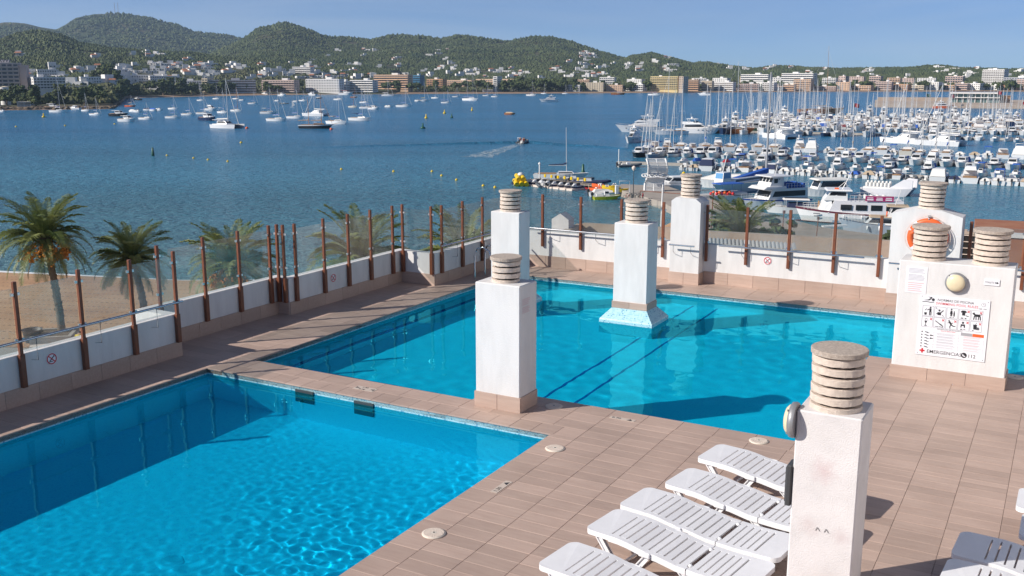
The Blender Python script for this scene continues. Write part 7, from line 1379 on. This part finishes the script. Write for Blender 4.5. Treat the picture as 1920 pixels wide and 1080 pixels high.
side(parts_open(L=10, hullm='gel', cover='cv_white'), 'boat', 'small_boat', 1392, 352, 1300, 350, 'long low white boat with a pale blue side behind the far chimney')
t = thing('gangway', 'white gangway from the quay to the smaller tour boat', 'gangway', v3(1541, 441) + Vector((0, 0, 1.1)), 0); e = GY(1588, 421, v3(1588, 441).y) - t.location; MB().add([(0, -.4, 0), (0, .4, 0), (e.x, e.y + .4, e.z), (e.x, e.y - .4, e.z), (0, -.4, -.15), (0, .4, -.15), (e.x, e.y + .4, e.z - .15), (e.x, e.y - .4, e.z - .15)], [(0, 1, 2, 3), (7, 6, 5, 4), (0, 4, 5, 1), (1, 5, 6, 2), (2, 6, 7, 3), (3, 7, 4, 0)]).build('ramp', M['white_steel'], t)
# ================================================================== FAR SHORE: HOTELS, VILLAS, TREES
CC = {'white': (.78, .76, .73), 'cream': (.70, .60, .45), 'peach': (.68, .47, .32), 'pink': (.60, .46, .40), 'brown': (.38, .29, .24), 'yellow': (.66, .53, .27), 'orange': (.60, .34, .18), 'grey': (.46, .47, .50), 'blue': (.06, .23, .38), 'beige': (.60, .50, .44), 'tan': (.54, .43, .33)}
for k, c in CC.items(): M['f_' + k] = mat('facade_' + k, c, .85, var=.06, scale=.08)
M['f_glass'] = mat('far_window', (.05, .06, .075), .2); M['f_balcony_shade'] = mat('shaded_balcony', (.16, .14, .13), .6); M['tileroof'] = mat('terracotta_roof', (.36, .15, .08), .9, var=.15, scale=.3); M['awning'] = mat('white_awning', (.7, .68, .64), .8)  # shaded_balcony: shade inside the balcony openings put into a flat dark brown
def hotel(label, u0, u1, vt, vb, floors, bays, col, depth=14, turn=0, style='balcony', hut=True, cat='hotel', win='f_glass', top=None, dist=None):
    uc = (u0 + u1) / 2; p = land_at(uc, dist) if dist else on_land(uc, vb)
    W_ = (u1 - u0) / F_PX * p.y; b = GY(uc, vb, p.y).z; zt_ = GY(uc, vt, p.y).z; H_ = zt_ - b; z0 = min(p.z, b)
    turn = turn if turn or col == 'brown' else -26; rz = math.atan2(-p.x, p.y) * 1.0 + rad(turn); t = thing('hotel' if cat == 'hotel' else 'apartment_building', label, cat, (p.x, p.y, b), rz); CLEAR.append((uc, (u1 - u0) / 2 + 2, math.hypot(p.x, p.y)))
    mb = MB().box(0, depth / 2, z0 - b - 3, W_, depth, H_ + 3 - (z0 - b)); mb.build('wall', M['f_' + col], t); fh = H_ / floors; bw = W_ / bays
    mb = MB(); ms = MB()
    for f in range(floors):
        for i in range(bays):
            x = -W_ / 2 + (i + .5) * bw; z = f * fh
            if style == 'balcony': mb.box(x, -.02, z + fh * .18, bw * .74, .12, fh * .62)
            elif style == 'band': mb.box(x, -.02, z + fh * .36, bw * .92, .12, fh * .46)
            else: mb.box(x, -.02, z + fh * .30, bw * .45, .12, fh * .48)
        if style in ('balcony', 'band'):
            ms.box(0, -.55, f * fh - .12, W_ + .1, 1.1, .22)
            if style == 'balcony': ms.box(0, -1.06, f * fh + .1, W_ + .1, .08, fh * .26)
    for f in range(floors):                                          # the side that shows
        for y in (depth * .25, depth * .6): mb.box(W_ / 2 + .02, y, f * fh + fh * .3, .12, depth * .16, fh * .42); mb.box(-W_ / 2 - .02, y, f * fh + fh * .3, .12, depth * .16, fh * .42)
    mb.build('window_grid', M[win], t, kind='stuff')
    if ms.v: ms.build('balconies', M['f_' + (top or ('white' if col in ('grey', 'brown') else col))], t, kind='stuff')
    mb = MB(); wallt = .5
    for x, y, w, d_ in ((0, .15, W_ + .3, .3), (0, depth - .15, W_ + .3, .3), (W_ / 2, depth / 2, .3, depth), (-W_ / 2, depth / 2, .3, depth)): mb.box(x, y, H_, w, d_, .6 + .01 * (w < 1))
    mb.build('roof_parapet', M['f_' + (top or col)], t)
    if hut: MB().box(W_ * random.uniform(-.25, .25), depth * .5, H_, W_ * .18, depth * .4, 2.6).build('roof_hut', M['f_white'], t)
    return t, W_, H_
t, W_, H_ = hotel('tall beige hotel block with blue roof lettering at the left edge', -35, 52, 119, 170, 7, 9, 'beige', depth=18, turn=-8, top='beige', dist=790)
text(t, 'HAWAII', 3.6, (W_ * .02, -.4, H_ + .9), 'cv_navy', name='roof_lettering', bold=.12, sx=1.15); mb = MB(); mb.lathe([(1.5, 0), (1.5, .3), (0, .3)], 14); mb.v = [(x - W_ * .03, -.4 - z, y + H_ + 2.2) for x, y, z in mb.v]; mb.build('roof_emblem', M['cv_navy'], t)
MB().box(W_ / 2 + 2.4, 9, -4, 4.4, 17, H_ + 3.2).build('stair_tower', M['f_pink'], t)
hotel('low terracotta apartment block right of the tall beige hotel', 62, 90, 146, 163, 3, 7, 'orange', cat='apartments', dist=800, hut=False)
hotel('white L-shaped hotel with arched balconies near the left headland', 84, 138, 146, 167, 4, 10, 'white', turn=12, dist=780)
for i, (u0, u1, vt, vb, fl, lab) in enumerate(((92, 128, 131, 143, 2, 'row of white houses above the headland hotels'), (250, 300, 141, 152, 2, 'white terraced apartments left of the dark pine grove'), (297, 345, 143, 156, 3, 'white stepped apartments above the pine grove'), (285, 345, 157, 168, 2, 'long low white apartments right behind the beach pines'), (330, 388, 152, 167, 3, 'white apartments beside the brown waterfront hotel'), (170, 205, 145, 156, 2, 'plain white apartment block right of the headland'))):
    hotel(lab, u0, u1, vt, vb, fl, int((u1 - u0) / 4), 'white', style='plain', cat='apartments', depth=11, turn=[5, -8, 10, 0, -6, 8][i])
hotel('long brown waterfront hotel with a cream end tower', 402, 488, 151, 174, 5, 17, 'brown', top='white', win='f_balcony_shade'); hotel('narrow cream tower at the left end of the brown hotel', 390, 401, 148, 172, 5, 2, 'cream', cat='apartments', hut=False, dist=1130)
hotel('pink waterfront hotel left of the tall shore pine', 498, 562, 151, 172, 5, 12, 'pink', win='f_balcony_shade'); hotel('white waterfront hotel behind an orange beach pavilion', 578, 645, 149, 173, 5, 13, 'white', style='plain'); hotel('white hotel standing alone on the wooded slope', 556, 592, 126, 139, 4, 9, 'white', style='band')
hotel('white hotel with long balcony bands, left half', 638, 655, 153, 172, 4, 3, 'white', style='band'); hotel('white hotel with long balcony bands, right half', 660, 706, 151, 172, 5, 8, 'white', style='band')
hotel('large peach stepped hotel in the middle of the far shore', 703, 772, 141, 167, 6, 13, 'peach', style='band', top='peach'); hotel('blue-clad hotel block next to the peach hotel', 773, 792, 142, 166, 6, 4, 'blue', style='band', top='blue')
hotel('orange hotel right of the blue block', 802, 834, 149, 164, 4, 6, 'orange', style='balcony'); hotel('low peach hotel wing behind the shore trees', 834, 888, 151, 162, 3, 12, 'peach', win='f_balcony_shade'); hotel('long peach hotel with a white lift tower', 889, 976, 149, 163, 3, 18, 'peach', win='f_balcony_shade', hut=False); hotel('white lift tower of the long peach hotel', 925, 933, 144, 165, 6, 1, 'white', cat='apartments', hut=False, dist=1228)
rt = random.Random(3); u = 1062; i = 0; cols = ['peach', 'white', 'cream', 'white', 'pink', 'white', 'peach', 'cream', 'white', 'white', 'orange']
while u < 1915:                                                     # the long apartment front on the right
    w = rt.uniform(17, 42); vb = 171 - (u - 1062) * .0042
    if 1205 < u + w / 2 < 1276: u += w * .7; continue
    c = rt.choice(cols); i += 1; fl = rt.choice([2, 3, 4, 5]); vt = vb - fl * rt.uniform(3.3, 4.2)
    hotel(f"{c} apartment block, {ORD(i)} from the left in the right shore front", u, u + w, vt, vb, fl, max(3, int(w / 4)), c, style=rt.choice(['balcony', 'plain', 'balcony', 'band']), cat='apartments', depth=12, turn=rt.uniform(-34, -8), win=rt.choice(['f_glass', 'f_balcony_shade'])); u += w * rt.uniform(.95, 1.25)
u = 1080; i = 0
while u < 1780:                                                     # second line behind it
    w = rt.uniform(14, 34); i += 1; vb = 158 - (u - 1080) * .004; c = rt.choice(['white', 'peach', 'white', 'pink'])
    hotel(f"{c} block, {ORD(i)} from the left in the second line of the right shore", u, u + w, vb - rt.uniform(8, 14), vb, 3, max(3, int(w / 4)), c, style=rt.choice(['plain', 'balcony']), cat='apartments', depth=11, turn=rt.uniform(-34, -8)); u += w * rt.uniform(1.05, 1.8)
hotel('yellow hotel with a regular balcony grid on the right shore', 1212, 1266, 144, 167, 7, 14, 'yellow', win='f_glass', top='yellow', dist=1285, hut=False, turn=-24); hotel('end wall tower of the yellow hotel, shade put into its tan colour', 1266, 1275, 144, 167, 7, 2, 'tan', style='plain', hut=False, cat='apartments', dist=1272)  # end wall differs from its hotel: shade put into the tan wall colour
hotel('white hotel behind the right shore front', 1377, 1432, 140, 152, 3, 14, 'white', style='band', dist=1560); hotel('long white hotel above the right shore roofs', 1452, 1514, 138, 154, 4, 15, 'white', style='band', dist=1600)
hotel('tall white hotel tower near the right edge', 1822, 1862, 131, 157, 8, 10, 'white', dist=1640, win='f_balcony_shade'); hotel('grey-blue hotel slab at the right edge', 1862, 1950, 146, 166, 6, 18, 'grey', dist=1600, top='grey')
# villas on the slopes
def villa_parts(seed):
    r_ = random.Random(seed); mb = MB(); wn = MB(); x = 0
    for k in range(r_.choice([2, 3, 3])):
        w, d, h = r_.uniform(5, 9), r_.uniform(5, 8), r_.choice([3.2, 3.4, 6.2]); mb.box(x, r_.uniform(0, 3), -2.5, w, d, h + 2.5); 
        for q in range(2): wn.box(x + (q - .5) * w * .45, -d / 2 + 1.4, 1.0, 1.3, d - 2.2 if False else .2, 1.3)
        x += w * .8
    return [('wall', mb.mesh('wall', [M['f_white']])), ('window', wn.mesh('window', [M['f_glass']]))]
VP = [villa_parts(k) for k in range(7)]; roofs = [MB().add([(-4, -4, 3.3), (4, -4, 3.3), (4, 4, 3.3), (-4, 4, 3.3), (-3.0, 0, 5), (3.0, 0, 5)], [(0, 1, 5, 4), (1, 2, 5), (2, 3, 4, 5), (3, 0, 4)]).mesh('roof', [M['tileroof']])]
zones = [('left slope', 60, 250, 128, 160, 32), ('slope above the left beach', 225, 400, 121, 152, 40), ('left wooded hill', 20, 380, 95, 124, 9), ('slope behind the middle hotels', 400, 780, 124, 148, 44), ('middle hills', 500, 1130, 96, 126, 26), ('slope right of the middle', 790, 1130, 128, 148, 44), ('right hills', 1080, 1460, 104, 134, 46), ('far right slopes', 1440, 1915, 128, 146, 34)]
rv = random.Random(17)
for zn, u0, u1, v0, v1, n in zones:
    us_ = sorted(rv.uniform(u0, u1) for _ in range(n))
    for i, u in enumerate(us_):
        p = on_land(u, rv.uniform(v0, v1)); r_ = math.hypot(p.x, p.y)
        if r_ > 3300: continue
        sc = rv.uniform(.8, 1.2); t = place(rv.choice(VP), 'villa', 'villa', p, math.atan2(-p.x, p.y) + rv.uniform(-.5, .5), f"small white villa, {ORD(i + 1)} from the left on the {zn}", f"villas on the {zn}", sc); CLEAR.append((u, 13 * sc / r_ * F_PX * .62, r_))
        if rv.random() < .25: link('roof', roofs[0], t)
# pines and other trees that stand out along the shore
M['pine'] = mat('shore_pine', (.030, .052, .016), .9, col2=(.085, .105, .03), scale=.22, island=.4, detail=5)
def tree_mesh(seed, kind):
    r_ = np.random.default_rng(seed); n = 95; w = r_.uniform(0, 6.28, n); q = np.sqrt(r_.uniform(0, 1, n)); h = r_.uniform(0, 1, n); R = (3.6 if kind == 'pine' else 2.6) * (1 + .25 * np.sin(2 * w + seed))
    P_ = np.stack([q * R * np.cos(w), q * R * np.sin(w), 4.0 + h * (3.2 - 1.6 * q) + r_.normal(0, .35, n)], -1) if kind == 'pine' else np.stack([q * R * np.cos(w) * (1 - .45 * h), q * R * np.sin(w) * (1 - .45 * h), 1.3 + h * 6.2], -1)
    V, F = clumps(P_, r_.uniform(.45, .95, n), .8, .4); c = npmesh('crown', V, F, M['pine']); mb = MB(); mb.tube([(0, 0, -1.5), (.2, 0, 2.5), (.1, .1, 5.5)], .32, 6, r1=.12)
    for k in range(4): mb.tube([(.15, 0, 3 + .4 * k), (1.7 * math.cos(k * 1.7), 1.7 * math.sin(k * 1.7), 5 + .3 * k)], .12, 5, r1=.04)
    return [('trunk', mb.mesh('trunk', [M['palm_trunk']])), ('crown', c)]
TP = [tree_mesh(k, 'pine' if k % 3 else 'round') for k in range(7)]
belts = [('left headland', 0, 225, 668, 760, 16, 1.0), ('left beach pine grove', 185, 385, 1010, 1075, 30, 1.35), ('middle waterfront', 395, 800, 1110, 1170, 46, 1.1), ('shore right of the blue hotel', 795, 920, 1195, 1225, 9, 1.2), ('dense shore trees', 930, 1075, 1205, 1245, 26, 1.45), ('right waterfront', 1075, 1520, 1240, 1420, 52, 1.15), ('far right waterfront', 1520, 1910, 1420, 1545, 34, 1.2)]
for zn, u0, u1, r0, r1, n, s0_ in belts:
    for i, u in enumerate(sorted(rv.uniform(u0, u1) for _ in range(n))):
        r_ = float(interp(SHORE, u)) + rv.uniform(30, 68) if u > 236 else rv.uniform(r0, r1); p = land_at(u, r_)
        place(rv.choice(TP), 'tree', 'pine_tree', p - Vector((0, 0, .3)), rv.uniform(0, 6), f"dark green tree, {ORD(i + 1)} from the left among the {zn} trees", f"trees of the {zn}", s0_ * rv.uniform(.8, 1.7))
p = land_at(27, 700); t = thing('windmill_tower', 'white round windmill tower on the left headland', 'tower', p); h = GY(27, 163, p.y).z - p.z; MB().lathe([(3.1, -2), (2.9, 0), (2.4, h - .3), (2.5, h)], 20).build('wall', M['f_white'], t); MB().lathe([(2.6, h), (0, h + .5)], 20).build('roof', M['f_cream'], t); MB().box(-.6, -2.65, h - 2, .7, .2, 1.0).build('window', M['f_glass'], t)
for i, (u0, u1, v, r_) in enumerate(((112, 138, 175, 735), (146, 164, 172, 850), (165, 187, 172, 860), (48, 72, 190, 668), (0, 16, 183, 690), (586, 604, 171, 1165), (905, 925, 168, 1205))):
    p = land_at((u0 + u1) / 2, r_); W_ = (u1 - u0) / F_PX * p.y; t = thing('beach_bar', ['white canopy bar on the headland shore', 'white flat-roofed beach bar left of the sandy bay', 'second white flat-roofed beach bar beside the sandy bay', 'pale terrace roof low on the headland rocks', 'small white hut at the left edge of the headland', 'orange-topped pavilion on the middle beach', 'white beach hut before the long peach hotel'][i], 'beach bar', p, math.atan2(-p.x, p.y)); MB().box(0, 3, 2.8, W_, 7, .4).build('roof', M['awning'] if i != 5 else M['f_orange'], t); MB().box(0, 5.5, -1.5, W_ * .9, 2, 4.28).build('wall', M['f_white'], t)
    for x in (-.45, 0, .45): MB().box(W_ * x, 0, -1.5, .3, .3, 4.29).build('post', M['f_white'], t)
for i, u in enumerate((241, 247)): p = on_land(u, 33); t = thing('radio_mast', ['left', 'right'][i] + ' thin radio mast on top of the far left mountain', 'mast', (p.x, p.y, p.z)); MB().tube([(0, 0, -10), (0, 0, 40)], .9, 5).build('lattice', M['f_grey'], t)
# rocks along the headland edge
M['rock'] = mat('shore_rock', (.20, .15, .10), .95, col2=(.11, .08, .055), scale=.4, island=.3); n = 420; uu = RNG.uniform(-60, 236, n); r_ = interp(SHORE, uu) + RNG.uniform(-3, 9, n); a_ = np.arctan((uu - 960) / F_PX)
V, F = clumps(np.stack([r_ * np.sin(a_), r_ * np.cos(a_), np.full(n, SEA + .5)], -1), RNG.uniform(.6, 2.2, n), .6, .35); link('shore_rocks', npmesh('shore_rocks', V, F, M['rock']), kind='stuff', label='brown rocks along the headland edge')
# mole with the glass pavilion at the far side of the marina
MB().prism([g2(1640, 201, SEA), g2(2100, 206, SEA), g2(2100, 193, SEA), g2(1640, 193, SEA)], SEA - 1, SEA + 2.2).build('mole', M['old_wall'], kind='structure', label='tan stone mole behind the marina')
MB().prism([g2(1645, 194.5, SEA), g2(1790, 195.5, SEA), g2(1790, 194.3, SEA), g2(1645, 193.5, SEA)], SEA + 2.2, SEA + 4.4).build('mole_wall', M['old_wall'], kind='structure')
p = v3(1827, 199); p.z = SEA + 2.2; Wp = 86 / F_PX * p.y; Hp = GY(1827, 174, p.y).z - p.z; t = thing('glass_pavilion', 'modern glass pavilion with a white flat roof frame behind the marina', 'building', p, math.atan2(-p.x, p.y)); M['pav'] = mat('pavilion_glass', (.10, .17, .17), .15)
MB().box(0, 7, 0, Wp * .94, 12, Hp - .5).build('glazing', M['pav'], t); MB().box(0, 6, Hp - .6, Wp, 15, .8).build('roof', M['f_white'], t); MB().box(0, 6, Hp * .48, Wp * .96, 13.4, .45).build('floor_slab', M['f_white'], t)
for i in range(9): MB().box(-Wp * .47 + Wp * .94 * i / 8, .6, 0, .45, .45, Hp - .6).build('column', M['f_white'], t)
p = v3(1772, 199); p.z = SEA + .2; place(parts_yacht(L=13, hullm='orange'), 'rescue boat', 'rescue_boat', v3(1770, 203), math.atan2(-p.x, p.y) + .2, 'orange rescue boat lying left of the glass pavilion'); t = thing('cargo_shed', 'small orange-brown shed right of the glass pavilion', 'shed', v3(1886, 199) + Vector((0, 0, 2.2)), 0); MB().box(0, 2, 0, 4.5, 5, 4.4).build('wall', M['f_orange'], t); MB().box(0, 2, 4.4, 5, 5.6, .3).build('roof', M['f_tan'], t)
for i, (u, v, m_) in enumerate(((1600, 200, 'cv_red'), (1780, 182, 'cv_red'), (1868, 176, 'red'), (1916, 196, 'red'), (1735, 181, 'green'))):
    p = v3(u, 215 if i == 0 else 203); z = GY(u, v, p.y).z; t = thing('flag', ['dark red', 'red', 'bright red', 'red', 'green'][i] + ' flag on a pole ' + ['above the farthest masts', 'left of the glass pavilion roof', 'at the right end of the glass pavilion', 'at the right edge above the marina', 'left of the orange rescue boat'][i], 'flag', (p.x, p.y, SEA + 2)); MB().tube([(0, 0, -2), (0, 0, z - SEA)], .12, 5).build('pole', M['white_steel'], t)
    mb = MB(); vs = []
    for q in range(6): vs += [(q * .55, .25 * math.sin(q * 1.4), z - SEA - 2.2 - .1 * q), (q * .55, .25 * math.sin(q * 1.4 + .4), z - SEA - .2 - .12 * q)]
    mb.add(vs, [(2 * q, 2 * q + 2, 2 * q + 3, 2 * q + 1) for q in range(5)], 0, True); mb.build('cloth', M[m_], t)
# ================================================================== WOODS AND AIR
woods('hillside_woods', 'dark pine woods covering the nearer hills', 400, 1500, 110000, 1.6, 3.6, M['woods'])
woods('mountain_woods', 'bluish pine woods covering the far mountains', 1500, 3300, 70000, 3.0, 6.0, M['woods'])
woods('lowland_woods', 'greener pines and scrub between the houses', 55, 620, 26000, 1.3, 3.0, M['woods_near'], keep=lambda u, r, z, d: (d > -.35) | (RNG.uniform(0, 1, len(u)) < .25))
hz, ht, ho = newmat('haze_air'); vp = N(ht, 'ShaderNodeVolumePrincipled'); vp.inputs['Color'].default_value = (.55, .76, 1, 1); vp.inputs['Density'].default_value = 8.5e-5; vp.inputs['Anisotropy'].default_value = .2; ht.links.new(vp.outputs[0], ho.inputs['Volume'])
MB().box(0, 2700, SEA - 4.5, 9600, 5900, 330).build('haze', hz, kind='stuff', label='thin sea haze over the bay')
